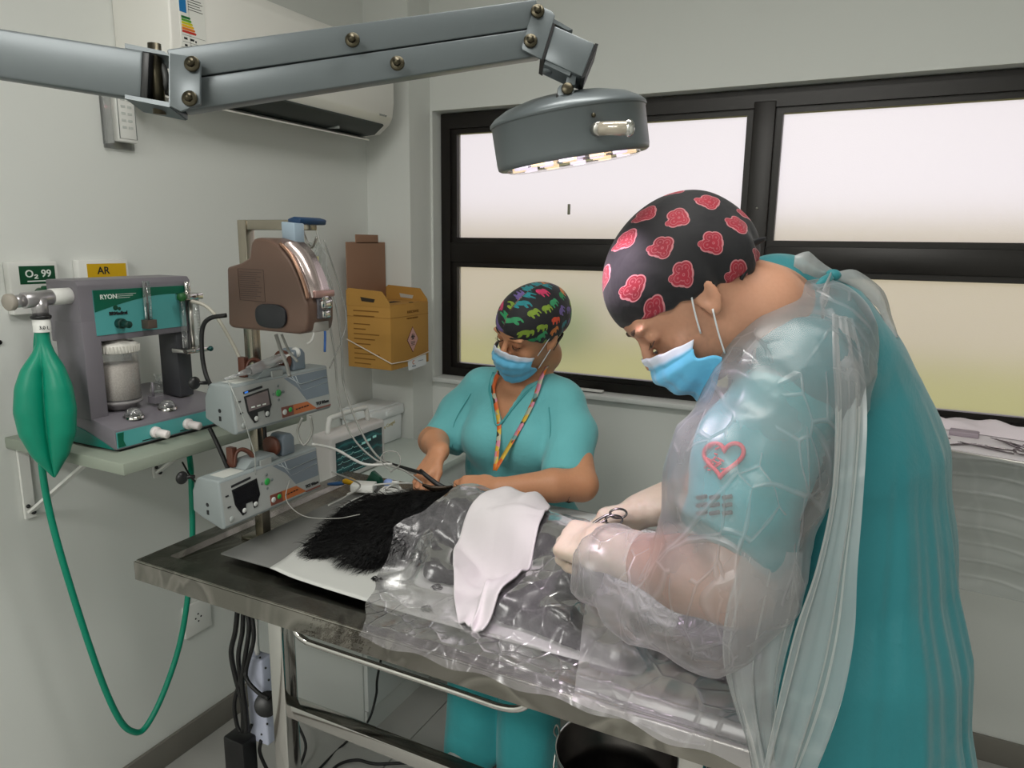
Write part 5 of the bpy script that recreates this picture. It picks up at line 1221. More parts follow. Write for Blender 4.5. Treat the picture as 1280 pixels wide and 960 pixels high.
# ================================================================== woman in teal scrubs behind the table
wo = thing('person', (-.90, 1.86, 0), 'person in teal scrubs, blue mask and black cap with colourful elephants, hands over the patient', 'person')
wc = Vector((-0.8323, 1.7650, 1.3433)); wM = frame((-.36, -.84, -.38), (.22, -.30, 1))
S = SDF((-1.33, 1.34, -.01), (-.50, 2.06, 1.50), .0042)
wT = head_parts(S, wc, wM, .98)
SL, SR = Vector((-.715, 1.80, 1.175)), Vector((-1.07, 1.81, 1.185))      # her left (image right), her right
# neck, torso
S.chain([wT(0, -.035, -.06), wT(0, -.05, -.11), (-.885, 1.835, 1.20)], [.050, .047, .052], .02)
S.cone((-.80, 1.83, 1.15), (-.985, 1.835, 1.155), .050, .050, .03); S.ell((-.885, 1.83, 1.08), (.165, .100, .14), k=.04)
S.ell((-.885, 1.84, .90), (.145, .095, .16), k=.04); S.ell((-.885, 1.85, .74), (.170, .115, .13), k=.04)
for s_, x in ((1, -.815), (-1, -.955)):
    S.ell((x, 1.755, 1.03), (.062, .055, .062), k=.03)
    S.chain([(x, 1.85, .72), (x+s_*.01, 1.76, .44), (x+s_*.01, 1.72, .08)], [.090, .062, .040], .02)
    S.chain([(x+s_*.01, 1.73, .045), (x+s_*.02, 1.65, .03)], [.038, .030], .02)
# arms
WL, EL_ = Vector((-0.7953, 1.5150, 0.9758)), Vector((-0.6292, 1.6650, 0.9684))
S.chain([(-.745, 1.81, 1.125), (-.700, 1.775, 1.05), EL_], [.050, .046, .041], .02)
S.chain([EL_, EL_+(WL-EL_)*.35+Vector((0, 0, .002)), WL], [.043, .042, .0265], .012)
WR, ER = Vector((-0.9923, 1.5550, 1.0302)), Vector((-1.1129, 1.7100, 1.0086))
S.chain([(-1.025, 1.82, 1.14), (-1.08, 1.80, 1.06), ER], [.050, .044, .039], .02)
S.chain([ER, ER+(WR-ER)*.4+Vector((0, 0, .008)), WR], [.042, .038, .026], .012)
# her left hand: back of the hand up, fingers curled over the dog's mouth gag, pointing image left
tl_ = hand(S, WL+Vector((-.012, 0, .004)), (-.93, -.26, -.10), (-.12, -.62, .78), (-.30, .45, .55), [(.55, .75, .4), (.6, .85, .45), (.65, .9, .5), (.7, .9, .5)], sc=.93, thumb=(.9, .5, .3), tdir=(-.85, .05, -.35), spread=.02, wr=.027)
# her right hand: fingers hanging down, pinching a line
tr_ = hand(S, WR+Vector((0, -.004, 0)), (-.16, -.72, -.62), (-.28, -.50, .80), (.96, -.22, .05), [(.75, .75, .35), (.55, .65, .35), (.45, .55, .3), (.35, .5, .3)], sc=.93, thumb=(.7, .5, .3), tdir=(.42, -.62, -.60), spread=.08, wr=.027)
V, Q = S.nets(); V = relax(V, Q, 1, .4)
WSKIN = skin_mat('skin_tan', '#d29c78', '#c48562', '#a87050')
body = mesh_np('body', V, Q, m=WSKIN, parent=wo)
col = np.ones((len(V), 3), np.float32)
L = (V-np.array(wc, np.float32)) @ np.array(wM, np.float32)/.98
for sx in (-1, 1):
    # eyelid shade, brows are hair parts; tattoo ink on her left forearm near the elbow
    d_ = np.sqrt(((L[:, 0]-sx*.031)/.020)**2+((L[:, 2]-.008)/.010)**2); w_ = smooth01(1.4-d_)*(L[:, 1] > .05); col *= 1-w_[:, None]*np.array([.22, .30, .30])
vcolor(body, col)
NAIL = mat('nail_polish', '#5c2224', .25, coat=.5)
nails(tr_, wo, NAIL); nails([q for q in tl_[:1]], wo, NAIL)
# tattoo: fine floral marks on the forearm by the elbow
b = MB(); e2 = EL_+(WL-EL_)*.02
for k in range(16):
    a = random.uniform(-1.2, .6); q = EL_+(WL-EL_)*random.uniform(-.10, .16)
    dr_ = Vector((0.25, -.97, 0)); up_ = Vector((0, 0, 1)); nn = (dr_*math.cos(a)+up_*math.sin(a)).normalized(); p = q+nn*.0432
    t1 = nn.cross(Vector((random.uniform(-1, 1), random.uniform(-1, 1), random.uniform(-1, 1)))).normalized()*random.uniform(.004, .009)
    b.tube([p-t1, p+nn*.0008+t1.cross(nn)*.3, p+t1], [.0005, .0012, .0005], 5, smooth=3)
b.build('tattoo', mat('tattoo_ink', '#4b3a33', .7), wo)
HAIR = mat('dark_hair', '#1c1410', .5, var=.3, vscale=90)
for sx in (-1, 1):
    b = MB(); b.tube([wT(sx*.012, .0905, .0300), wT(sx*.028, .0925, .0385), wT(sx*.042, .083, .038), wT(sx*.052, .070, .031)], [.0012, .0034, .0030, .0010], 8, smooth=4, flat=.5); b.build('eyebrow', HAIR, wo)
    b = MB(); b.tube([wT(sx*.0185, .0845, .0075), wT(sx*.026, .0895, .0035), wT(sx*.036, .0885, .0035), wT(sx*.0445, .0810, .0080)], [.0007, .0013, .0013, .0007], 6, smooth=4)
    for k in range(9):
        u = k/8; p0 = Vector(wT(sx*(.020+.024*u), .0855+.004*math.sin(PI*u), .0062-.003*math.sin(PI*u))); b.tube([p0, p0+wM @ Vector((sx*.002, .005, -.003))], [.0006, .0002], 4)
    b.build('eyelashes', HAIR, wo)
cp = cap_mesh('surgical_cap', wc, wM, .98, ELEPHANT, wo, (0, -.020, .042), (.090, .118, .086), (0, .088, .040), (0, .46, -.89), extra=(((.02, -.090, -.000), (.066, .060, .055), .03),))
for sx in (-1, 1):
    b = MB()
    for k in range(7):
        p = Vector(wT(sx*(.070-.003*k), -.030-.008*k, -.026)); b.tube([p, p+wM @ Vector((-sx*.003, .001, -.012)), p+wM @ Vector((-sx*.006, .004, -.024+k*.001))], [.0035, .003, .0008], 5, smooth=3)
    b.build('hair', HAIR, wo)
face_mask(wc, wM, .98, wo)
# scrub top --------------------------------------------------------
S = SDF((-1.32, 1.52, .60), (-.50, 2.05, 1.32), .0046)
S.cone((-.765, 1.835, 1.148), (-1.01, 1.84, 1.158), .052, .052, .03); S.ell((-.885, 1.835, 1.08), (.190, .118, .145), k=.05)
S.ell((-.885, 1.84, .92), (.178, .118, .17), k=.05); S.ell((-.885, 1.85, .74), (.200, .140, .12), k=.05)
for x in (-.815, -.955): S.ell((x, 1.748, 1.025), (.072, .062, .075), k=.04)
hemL = Vector((-0.6867, 1.7000, 0.9882)); hemR = Vector((-1.0985, 1.7350, 0.9996))
S.chain([(-.750, 1.815, 1.138), (-.705, 1.78, 1.07), hemL], [.058, .062, .066], .03)
S.chain([(-1.02, 1.825, 1.148), (-1.072, 1.80, 1.08), hemR], [.058, .060, .062], .03)
dl = (hemL-Vector((-.71, 1.785, 1.10))).normalized(); S.box(hemL+dl*.094, (.088, .075, .088), frame(dl, (0, 0, 1)), rd=.002, k=.003, op='s')
dR = (hemR-Vector((-1.085, 1.80, 1.10))).normalized(); S.box(hemR+dR*.090, (.082, .075, .082), frame(dR, (0, 0, 1)), rd=.002, k=.003, op='s')
# neck opening and V
S.ell((-.878, 1.815, 1.245), (.074, .095, .070), k=.006, op='s')
for u in np.linspace(0, 1, 9):
    w_ = .058*(1-u)+.004; S.box((-.893, 1.70, 1.225-u*.125), (w_, .125, .012), rd=.004, k=.008, op='s')
V, Q = S.nets(); V = relax(V, Q, 2); N_ = vnormals(V, Q)
fx_ = V[:, 0]+.885; zz_ = V[:, 2]
amp = smooth01((1.20-zz_)/.25)
fold = .006*ridge(V*np.array([1, 1, .35]), 9)*amp*.6+.004*vnoise(V*np.array([1.6, 1.6, .6]), 16)+.008*np.sin(fx_*26+zz_*14)*smooth01((1.0-zz_)/.2)*.6
V = V+N_*fold[:, None].astype(np.float32)
TEAL = cloth_mat('scrub_teal', '#72c0c4', '#63b2b7', wr=.25)
top = mesh_np('scrub_top', V, Q, m=TEAL, parent=wo)
# seams: neckband, sleeve hems
def snap(o, pts, off=.001):
    w = wloc(o); out = []
    for p in pts:
        ok, loc, nr, _ = o.closest_point_on_mesh(Vector(p)-w); out.append(Vector(loc)+w+Vector(nr)*off)
    return out
SEAM = mat('scrub_seam', '#49a0a4', .8)
nb = MB(); nb.tube(snap(top, [(-.960, 1.80, 1.205), (-.950, 1.74, 1.18), (-.925, 1.70, 1.15), (-.893, 1.68, 1.095), (-.862, 1.70, 1.15), (-.832, 1.74, 1.18), (-.805, 1.80, 1.202)], .0), .0045, 8, smooth=6, flat=.6); nb.build('neckband', SEAM, wo)
b = MB(); b.tube(snap(top, [(-.76+.0, 1.70, 1.16), (-.745, 1.70, 1.08), (-.742, 1.70, 1.0)]), .0012, 5, smooth=5).build('seam', SEAM, wo)
b = MB(); b.tube(snap(top, [(-1.02, 1.70, 1.17), (-1.035, 1.70, 1.08), (-1.035, 1.70, 1.0)]), .0012, 5, smooth=5).build('seam', SEAM, wo)
# trousers
S = SDF((-1.15, 1.55, .015), (-.62, 2.05, .84), .006)
S.ell((-.885, 1.85, .74), (.188, .132, .12), k=.03)
for s_, x in ((1, -.815), (-1, -.955)): S.chain([(x, 1.84, .72), (x+s_*.016, 1.755, .42), (x+s_*.022, 1.715, .05)], [.112, .094, .088], .02)
V, Q = S.nets(); V = relax(V, Q, 2); N_ = vnormals(V, Q); V = V+N_*(.010*ridge(V*np.array([1, 1, .3]), 9)*.5+.006*vnoise(V, 14))[:, None].astype(np.float32)
mesh_np('trousers', V, Q, m=cloth_mat('trouser_teal', '#45aeb4', '#3aa3aa', wr=.3), parent=wo)
for s_, x in ((1, -.79), (-1, -.98)):
    MB().tube([(x, 1.75, .045), (x, 1.70, .045), (x+s_*.004, 1.64, .040), (x+s_*.008, 1.60, .032)], [.036, .045, .044, .028], 14, smooth=4, flat=.85).build('shoe', mat('shoe_white', '#c9c9c6', .6), wo)
# lanyard
def lanyard_mat():
    m = D.materials.new('lanyard_print'); t = NT(m); v = t.new('ShaderNodeTexVoronoi'); v.inputs['Scale'].default_value = 60; t.link(t.coord(), v.inputs['Vector'])
    s = t.new('ShaderNodeSeparateColor'); t.link(v.outputs['Color'], s.inputs[0]); rp = t.new('ShaderNodeValToRGB'); rp.color_ramp.interpolation = 'CONSTANT'; e = rp.color_ramp.elements
    cs = ['#e07a2c', '#d9b23a', '#6f9c98', '#d88aa0', '#3c3a2c', '#e0682a', '#b9b7a0']
    while len(e) < len(cs): e.new(.5)
    for k, (x, c) in enumerate(zip(e, cs)): x.position = k/len(cs); x.color = (*lin(c), 1)
    t.link(s.outputs[0], rp.inputs[0]); t.link(rp.outputs[0], t.b.inputs['Base Color']); t.b.inputs['Roughness'].default_value = .5; return m
LM = lanyard_mat()
def ribbon(name, pts, w, m, parent, th=.0012, wd=None, n=7):
    P = [Vector(p) for p in catmull(pts, n)]; rows = []
    for i, p in enumerate(P):
        d = (P[min(i+1, len(P)-1)]-P[max(i-1, 0)]).normalized(); ww = Vector(wd if wd is not None else (1, 0, 0)); ww = (ww-d*ww.dot(d)).normalized(); ww *= (w if not hasattr(w, '__len__') else float(np.interp(i/(len(P)-1), np.linspace(0, 1, len(w)), w)))/2
        rows.append([p-ww, p, p+ww])
    return sheet(name, rows, m, parent, thick=th)
ln = thing('lanyard', (-.89, 1.66, .95), 'printed orange and yellow lanyard hanging round the neck of the person in teal scrubs', 'lanyard')
jl = Vector((-0.8661, 1.6350, 0.9785))
a_ = snap(top, [(-0.9036, 1.7200, 1.2194), (-0.8974, 1.7000, 1.1564), (-0.8885, 1.6800, 1.0829)], .004)
ribbon('strap', [(-0.9148, 1.7600, 1.2393)]+a_+[jl], .013, LM, ln, wd=(1, 0, .1))
a_ = snap(top, [(-0.7891, 1.7100, 1.1883), (-0.8118, 1.7000, 1.1327), (-0.8324, 1.6800, 1.0791)], .004)
ribbon('strap', [(-0.7930, 1.8000, 1.2442), (-0.7959, 1.7700, 1.2172)]+a_+[jl], .015, LM, ln, wd=(1, 0, .6))
# ================================================================== surgeon leaning over the right end of the table
Ri, Di, Vi = Vector((.893, .450, .012)), Vector((.098, -.167, -.981)), Vector((-.439, .877, -.193))
mn = thing('person', (.04, 1.24, 0), 'person in teal gown under clear plastic, black cap with red motifs, bent over the table', 'person')
hc = Vector((-0.2539, 1.1079, 1.4946)); hM = frame(-.64*Ri+.77*Di+.06*Vi, -.77*Ri-.64*Di); hs = 1.03
S = SDF((-.60, .80, -.01), (.34, 1.62, 1.74), .0045)
hT = head_parts(S, hc, hM, hs)
NB = Vector((-0.1229, 1.2372, 1.4730))
S.chain([hT(0, -.045, -.035), hT(0, -.060, -.085), NB], [.060, .062, .075], .025)
SHL, SHR = Vector((-0.0822, 1.1258, 1.3922)), Vector((-0.1369, 1.4383, 1.3832))
S.chain([SHL, (SHL+SHR)/2+Vector((0, 0, .02)), SHR], [.065, .09, .065], .03)
S.chain([(-.06, 1.29, 1.38), (.0, 1.28, 1.12), (.04, 1.24, .84)], [.13, .135, .14], .03, flat=((1, 0, 0), .72))
EBL, WRL = Vector((-0.1392, 0.9982, 1.0980)), Vector((-0.3497, 1.0564, 1.0905))
S.chain([SHL, EBL], [.060, .047], .02); S.chain([EBL, EBL+(WRL-EBL)*.35, WRL], [.056, .056, .030], .015)
EBR, WRR = Vector((-0.2079, 1.3501, 1.1441)), Vector((-0.3467, 1.2893, 1.0800))
S.chain([SHR, EBR], [.055, .045], .02); S.chain([EBR, EBR+(WRR-EBR)*.35, WRR], [.045, .040, .028], .015)
for (y) in (1.14, 1.33):
    S.chain([(.06, y, .80), (.055, y, .45), (.06, y, .08)], [.085, .060, .042], .02); S.chain([(.07, y, .04), (-.05, y, .028)], [.036, .028], .02)
hl = dict(d=(-.93, .26, -.10), n_=(-.20, -.45, .87), side=(.2, .9, .3), curls=[(.70, .85, .45), (.78, .95, .5), (.86, 1.0, .5), (.95, 1.05, .5)], sc=1.0, thumb=(.9, .5, .3), tdir=(-.8, .3, -.45), wr=.028)
hr = dict(d=(-.95, -.05, -.28), n_=(-.25, .25, .93), side=(-.1, -.9, .2), curls=[(.7, .9, .4), (.8, 1.0, .5), (.9, 1.0, .5), (1.0, 1.0, .5)], sc=1.0, thumb=(.8, .5, .3), tdir=(-.85, -.35, -.35), wr=.028)
hand(S, WRL, **hl); hand(S, WRR, **hr)
V, Q = S.nets(); V = relax(V, Q, 1, .4)
MSKIN = skin_mat('skin_light', '#c99a80', '#bb8468', '#a27057')
mb = mesh_np('body', V, Q, m=MSKIN, parent=mn)
L = (V-np.array(hc, np.float32)) @ np.array(hM, np.float32)/hs
col = np.ones((len(V), 3), np.float32)
st = smooth01((.02-L[:, 2])/.05)*smooth01((L[:, 1]-.0)/.02)*(.6+.8*vnoise(V, 260)); col *= 1-np.clip(st, 0, 1)[:, None]*np.array([.25, .22, .20])   # beard stubble
nape = smooth01((L[:, 2]+.055)/.035)*smooth01((-.035-L[:, 1])/.03)*(.75+.6*vnoise(V, 300)); col *= 1-np.clip(nape, 0, 1)[:, None]*np.array([.60, .64, .66])   # close-cropped hair below the cap
vcolor(mb, col)
GLOVE = D.materials.new('latex_glove'); t = NT(GLOVE)
n1 = t.noise(26, 4, dist=.5); t.link(t.mix(n1.outputs[0], lin('#c6b09d'), lin('#e3d3c6')), t.b.inputs['Base Color']); t.b.inputs['Roughness'].default_value = .42
t.b.inputs['Subsurface Weight'].default_value = .15; t.b.inputs['Subsurface Scale'].default_value = .01
t.bump(n1.outputs[0], .35, .006)
for W_, hh in ((WRL, hl), (WRR, hr)):
    S = SDF(np.array(W_)-.17, np.array(W_)+.17, .0032); hand(S, W_, infl=.0024, k=.0045, **hh)
    dd = Vector(hh['d']).normalized(); nn_ = Vector(hh['n_']).normalized(); S.ell(W_+dd*.055-nn_*.014, (.036, .034, .022), k=.010); bk_ = (EBL-WRL).normalized() if W_ == WRL else (EBR-WRR).normalized()
    S.chain([W_+dd*.02, W_+bk_*.05], [.033, .042], .02)
    V, Q = S.nets(); V = relax(V, Q, 2); N_ = vnormals(V, Q); V = V+N_*(.0016*ridge(V, 38)*.6)[:, None].astype(np.float32)
    mesh_np('glove', V, Q, m=GLOVE, parent=mn)
HAIRM = mat('brown_hair', '#4a372c', .6, var=.3, vscale=120)
for sx in (-1, 1):
    b = MB(); b.tube([hT(sx*.014, .0915, .0300), hT(sx*.030, .0925, .036), hT(sx*.048, .078, .034)], [.0014, .0036, .001], 8, smooth=4, flat=.5); b.build('eyebrow', HAIRM, mn)
    b = MB(); b.tube([hT(sx*.0185, .0850, .0060), hT(sx*.031, .0905, .0025), hT(sx*.0445, .082, .0065)], [.0006, .0012, .0006], 6, smooth=4)
    for k in range(7):
        u = k/6; p0 = Vector(hT(sx*(.020+.024*u), .0865+.004*math.sin(PI*u), .0045)); b.tube([p0, p0+hM @ Vector((sx*.002, .006, -.002))], [.0006, .0002], 4)
    b.build('eyelashes', HAIRM, mn)
face_mask(hc, hM, hs, mn, dy=.002)
cap2 = cap_mesh('surgical_cap', hc, hM, hs, REDPUFF, mn, (0, -.026, .052), (.094, .119, .094), (0, .088, .046), (0, .44, -.90), extra=(((0, -.075, .01), (.075, .06, .055), .03),), folds=.0022, seed=2.)
# knot and tails of the cap at the nape
b = MB()
kn = Vector((-0.1782, 1.0950, 1.5741))
b.ball(kn, .013, (1, .8, 1.2), n=12)
b.tube([kn, kn+Ri*.018-Di*.010, kn+Ri*.034-Di*.016], [.008, .007, .004], 8, smooth=4, flat=.5)
b.tube([kn, kn+Di*.022+Ri*.004, kn+Di*.044-Ri*.004], [.010, .012, .006], 8, smooth=4, flat=.5)
b.tube([kn, kn+Di*.018-Ri*.012, kn+Di*.038-Ri*.020], [.009, .011, .006], 8, smooth=4, flat=.5)
k_ = b.build('cap_knot', REDPUFF, mn); me = k_.data; a = me.attributes.new('pat', 'FLOAT_VECTOR', 'POINT')
a.data.foreach_set('vector', np.array([[v.co.x*1.0, v.co.z, 0] for v in me.vertices], np.float32).ravel())

# teal gown ---------------------------------------------------------
S = SDF((-.30, .84, .52), (.40, 1.66, 1.60), .0052)
S.chain([(-.075, 1.27, 1.425), (-.045, 1.285, 1.33), (-.010, 1.285, 1.22), (.010, 1.275, 1.08), (.038, 1.245, .90), (.058, 1.22, .70), (.062, 1.21, .50)], [.105, .160, .180, .185, .196, .205, .212], .03, flat=((1, -.25, 0), .74))
S.cone(SHL, SHR, .088, .08, .04)
S.cone(NB+Vector((.02, .01, -.03)), NB+Vector((-.02, -.01, .018)), .105, .078, .03)
S.ell(tuple(NB+(Vector(hT(0, -.05, -.05))-NB)*.45), (.072, .072, .05), k=.006, op='s')
S.plane((0, 0, .55), (0, 0, -1))
S.box((-.30, 1.25, .72), (.205, .5, .1635), rd=.01, k=.02, op='s')      # stays clear of the table end
V, Q = S.nets(); V = relax(V, Q, 2); N_ = vnormals(V, Q)
az = np.arctan2(V[:, 1]-1.25, V[:, 0]-.03); dn = smooth01((1.42-V[:, 2])/.7)
AZ = np.stack([np.cos(az), np.sin(az), V[:, 2]*.30], 1); fold = dn*(.030*vnoise(AZ, 4.5)+.014*vnoise(AZ+4, 9)+.007*np.sin(az*7+V[:, 2]*2.2+1.0))+.006*vnoise(V*np.array([1, 1, .4]), 12)+.0025*ridge(V*np.array([1, 1, .5]), 22)*.5
V = V+N_*fold[:, None].astype(np.float32)
GT = cloth_mat('gown_teal', '#2c7f86', '#23737b', rough=.5, wr=.3, scale=7)
gown = mesh_np('gown', V, Q, m=GT, parent=mn)
# scrub sleeve over the near upper arm
S = SDF((-.34, .80, 1.02), (.10, 1.30, 1.56), .0046)
SE = Vector((-0.1412, 0.9995, 1.1861))
S.chain([SHL+Vector((0, .01, .0)), Vector((-0.1356, 1.0459, 1.2803)), SE], [.076, .079, .082], .03)
dS = (SE-SHL).normalized(); S.plane(SE+dS*.030, dS-Vector(Ri)*.25, .004)
V, Q = S.nets(); V = relax(V, Q, 2); N_ = vnormals(V, Q); V = V+N_*(.004*ridge(V, 14)+.005*vnoise(V, 18))[:, None].astype(np.float32)
slv = mesh_np('sleeve', V, Q, m=cloth_mat('sleeve_teal', '#3d9aa0', '#338f95', wr=.3), parent=mn)
S = SDF((-.36, 1.22, .98), (.10, 1.66, 1.56), .006)
S.chain([SHR, SHR+(EBR-SHR)*.8], [.075, .072], .02); V, Q = S.nets(); V = relax(V, Q, 2); mesh_np('sleeve', V, Q, m=D.materials['sleeve_teal'], parent=mn)
# printed marks on the near sleeve (heart outline and dark lettering-like print)
def on(o, P, off=.0012):
    w = wloc(o); P = Vector(P); ok, loc, nr, _ = o.closest_point_on_mesh(P-w); return Vector(loc)+w+Vector(nr)*off
HC = Vector((-0.1502, 0.8932, 1.3190))
def shot(o, P, off=.002):
    w = wloc(o); P = Vector(P); dr = (P-cam.matrix_world.translation).normalized(); ok, loc, nr, _ = o.ray_cast(P-w-dr*.15, dr)
    return Vector(loc)+w-dr*.003 if ok else on(o, P)
def hp_(t_): return (.016*1.0*math.sin(t_)**3*1.55, (13*math.cos(t_)-5*math.cos(2*t_)-2*math.cos(3*t_)-math.cos(4*t_))/16*.024)
pts = [shot(slv, HC+Ri*x-Di*z+Ri*z*.15) for x, z in (hp_(t_) for t_ in np.linspace(0, 2*PI, 49)[:-1])]
MB().tube(pts, .0030, 6, closed=True).build('heart_print', mat('print_red', '#c8283c', .6), mn)
b = MB(); rs = random.Random(9)
for k in range(16):
    x, z = rs.uniform(-.024, .0), rs.uniform(-.016, .018); q = HC+Ri*(x)-Di*z; b.tube([shot(slv, q), shot(slv, q+Ri*rs.uniform(.003, .010)-Di*rs.uniform(-.006, .006))], .0014, 5)
b.build('sleeve_print', D.materials['print_red'], mn)
b = MB(); HD = Vector((-0.1541, 0.8782, 1.2598))
for k in range(9):
    z = (k//3)*.010-.01; x = (k % 3)*.016-.022; q = HD+Ri*x-Di*z; b.tube([shot(slv, q), shot(slv, q+Ri*.012-Di*.002)], .0030, 6)
b.build('sleeve_lettering', mat('print_dark', '#1f3a3c', .6), mn)

# clear plastic over-gown -------------------------------------------------
PLS = clear_mat('plastic_sleeve', (.95, .95, .96), .27, .32, .2, ridges=11, vary=.20, col=(.62, .61, .63), trans=.30, bstr=.3)
PLF = clear_mat('plastic_panel', (.96, .97, .97), .50, .32, .2, ridges=4, vary=.12, col=(.62, .65, .66), trans=.35, bstr=.25)
pg = mn
S = SDF((-.50, .72, .90), (.12, 1.36, 1.60), .0052)
S.chain([Vector((-0.0764, 1.1846, 1.4393)), Vector((-0.1021, 1.1132, 1.3803)), Vector((-0.1393, 1.0103, 1.2565)), Vector((-0.1497, 0.9654, 1.1283)), Vector((-0.1683, 0.9665, 1.0722)), Vector((-0.2458, 0.9963, 1.0732)), Vector((-0.3352, 1.0463, 1.0893))], [.085, .100, .098, .092, .074, .066, .038], .03)
S.ell((-0.2703, 0.9788, 1.0493), (.055, .05, .045), k=.04); S.cone((-0.3313, 1.0356, 1.0835), (-0.3451, 1.0149, 1.0726), .043, .055, .02)
S.plane((-0.3483, 1.0612, 1.0833), (WRL-EBL), .004)
V, Q = S.nets(); V = relax(V, Q, 2); N_ = vnormals(V, Q)
V = V+N_*(.003+.0065*ridge(V, 11)*.7+.004*ridge(V+3, 24)*.6+.010*vnoise(V, 9))[:, None].astype(np.float32)
mesh_np('plastic_sleeve', V, Q, m=PLS, parent=pg)
def panel(name, rows, m, n_=26, amp=.010, fr=3.0, ph=0., th=0.0):
    A = catmull([r[0] for r in rows], 7); B = catmull([r[1] for r in rows], 7); G = []
    for j, (a, b_) in enumerate(zip(A, B)):
        r = []
        for i in range(n_):
            u = i/(n_-1); p = a+(b_-a)*u; v = j/(len(A)-1)
            w_ = amp*(math.sin(u*fr*2*PI+ph+v*1.5)+.5*math.sin(u*fr*5*PI+v*4+ph))*(.4+.8*v)
            p = p-np.array(Vi)*w_*.6+np.array(Ri)*w_*.35; r.append(p)
        G.append(r)
    return sheet(name, G, m, pg)
panel('side_panel', [((-0.0522, 1.1160, 1.4867), (-0.0255, 1.1392, 1.4794)), ((-0.0433, 1.0454, 1.4305), (-0.0065, 1.0849, 1.4226)), ((-0.0333, 1.0124, 1.3614), (0.0048, 1.0468, 1.3532)), ((-0.0284, 0.9814, 1.2615), (0.0090, 1.0162, 1.2569)), ((-0.0378, 0.9564, 1.1693), (0.0107, 0.9913, 1.1656)), ((-0.0536, 0.9430, 1.0923), (0.0152, 0.9805, 1.0803)), ((-0.0614, 0.9316, 1.0325), (0.0112, 0.9675, 1.0045)), ((-0.0674, 0.9210, 0.9720), (0.0003, 0.9531, 0.9383)), ((-0.0751, 0.9047, 0.8900), (-0.0178, 0.9339, 0.8661))], PLF, amp=.007, fr=2.0)
panel('front_apron', [((-0.1258, 0.9271, 1.1844), (-0.0503, 0.9598, 1.1875)), ((-0.1395, 0.9197, 1.1044), (-0.0481, 0.9503, 1.1131)), ((-0.1402, 0.9207, 1.0330), (-0.0556, 0.9407, 1.0349)), ((-0.1205, 0.9266, 0.9630), (-0.0591, 0.9301, 0.9690)), ((-0.0950, 0.9264, 0.9041), (-0.0560, 0.9227, 0.9025)), ((-0.0798, 0.9221, 0.8504), (-0.0481, 0.9200, 0.8460))], PLF, amp=.008, fr=2.5, ph=1.0)
# shoulder film hugging the gown up to the neck
panel('shoulder_film', [((-0.1574, 1.1342, 1.4722), (-0.0551, 1.1611, 1.4911)), ((-0.1664, 1.0948, 1.4432), (-0.0297, 1.1328, 1.4601)), ((-0.1635, 1.0555, 1.4132), (-0.0130, 1.0938, 1.4263))], PLS, amp=.004, fr=3)
# ties and collar strip
def tie(name, pts, w, m=PLF): return ribbon(name, pts, w, m, pg, th=.0008, wd=tuple(-Di))
tie('neck_tie', [(-0.0591, 1.1927, 1.5402), (-0.0782, 1.1730, 1.5461), (-0.0954, 1.1554, 1.5566), (-0.1115, 1.1478, 1.5587)], [.010, .026, .034, .016])
tie('neck_tie', [(-0.0604, 1.1802, 1.5382), (-0.0635, 1.1515, 1.5182), (-0.0665, 1.1329, 1.4926), (-0.0623, 1.1206, 1.4788)], [.012, .022, .016, .010])
ribbon('collar_strip', [(-0.0565, 1.2159, 1.5359), (-0.0291, 1.2510, 1.5294), (0.0048, 1.2734, 1.5022), (0.0218, 1.2743, 1.4678), (0.0354, 1.2640, 1.4420)], [.012, .034, .038, .020, .008], PLF, pg, th=.0008, wd=tuple(Ri*.5-Di*.6+Vi*.4))
MB().ball((-0.0596, 1.1863, 1.5380), .010, (1.2, .8, .9), n=12).tube([(-0.0596, 1.1863, 1.5380), (-0.0695, 1.1623, 1.5292), (-0.0809, 1.1540, 1.5174)], [.006, .008, .004], 8, smooth=3, flat=.5).build('collar_knot', D.materials['gown_teal'], mn)
for (y) in (1.14, 1.33):
    MB().tube([(.06, y, .60), (.06, y, .35), (.065, y, .09)], [.105, .085, .070], 18, smooth=5).build('trouser_leg', D.materials['trouser_teal'], mn)
    MB().tube([(.12, y, .05), (.06, y, .052), (-.03, y, .045), (-.085, y, .035)], [.034, .048, .046, .028], 14, smooth=4, flat=.85).build('shoe', D.materials['shoe_white'], mn)
# ================================================================== patient, pads and drapes on the table
PADW = mat('pad_white', '#cfd0cc', .7, bump=.15, bscale=60)
mt = MB(); mt.box((-1.262, 1.062, .8805), (-.30, 1.610, .8845), bev=.002)
tag(mt.build('table_mat', mat('mat_grey', '#7f7f7d', .5, var=.06, vscale=7, bump=.15, bscale=12, bdist=.006)), 'grey padded mat lying on the steel table under the white pad', 'mat')
G = []
for j in range(40):
    v = j/39; r = []
    for i in range(60):
        u = i/59; x = -1.095-.13*v+u*(.815+.13*v); y = 1.045+v*.50-.012*math.sin(u*3.2)*(1-v)
        lift = .020*math.exp(-((u)/.05)**2-((v)/.08)**2)
        r.append((x, y, .8865+.0015*vnoise(np.array([x, y, 0.]), 18)+lift*.3-.006*(y < 1.05)*0))
    G.append(r)
tag(sheet('absorbent_pad', G, PADW, None, thick=-.0015), 'white absorbent pad under the black dog', 'pad')

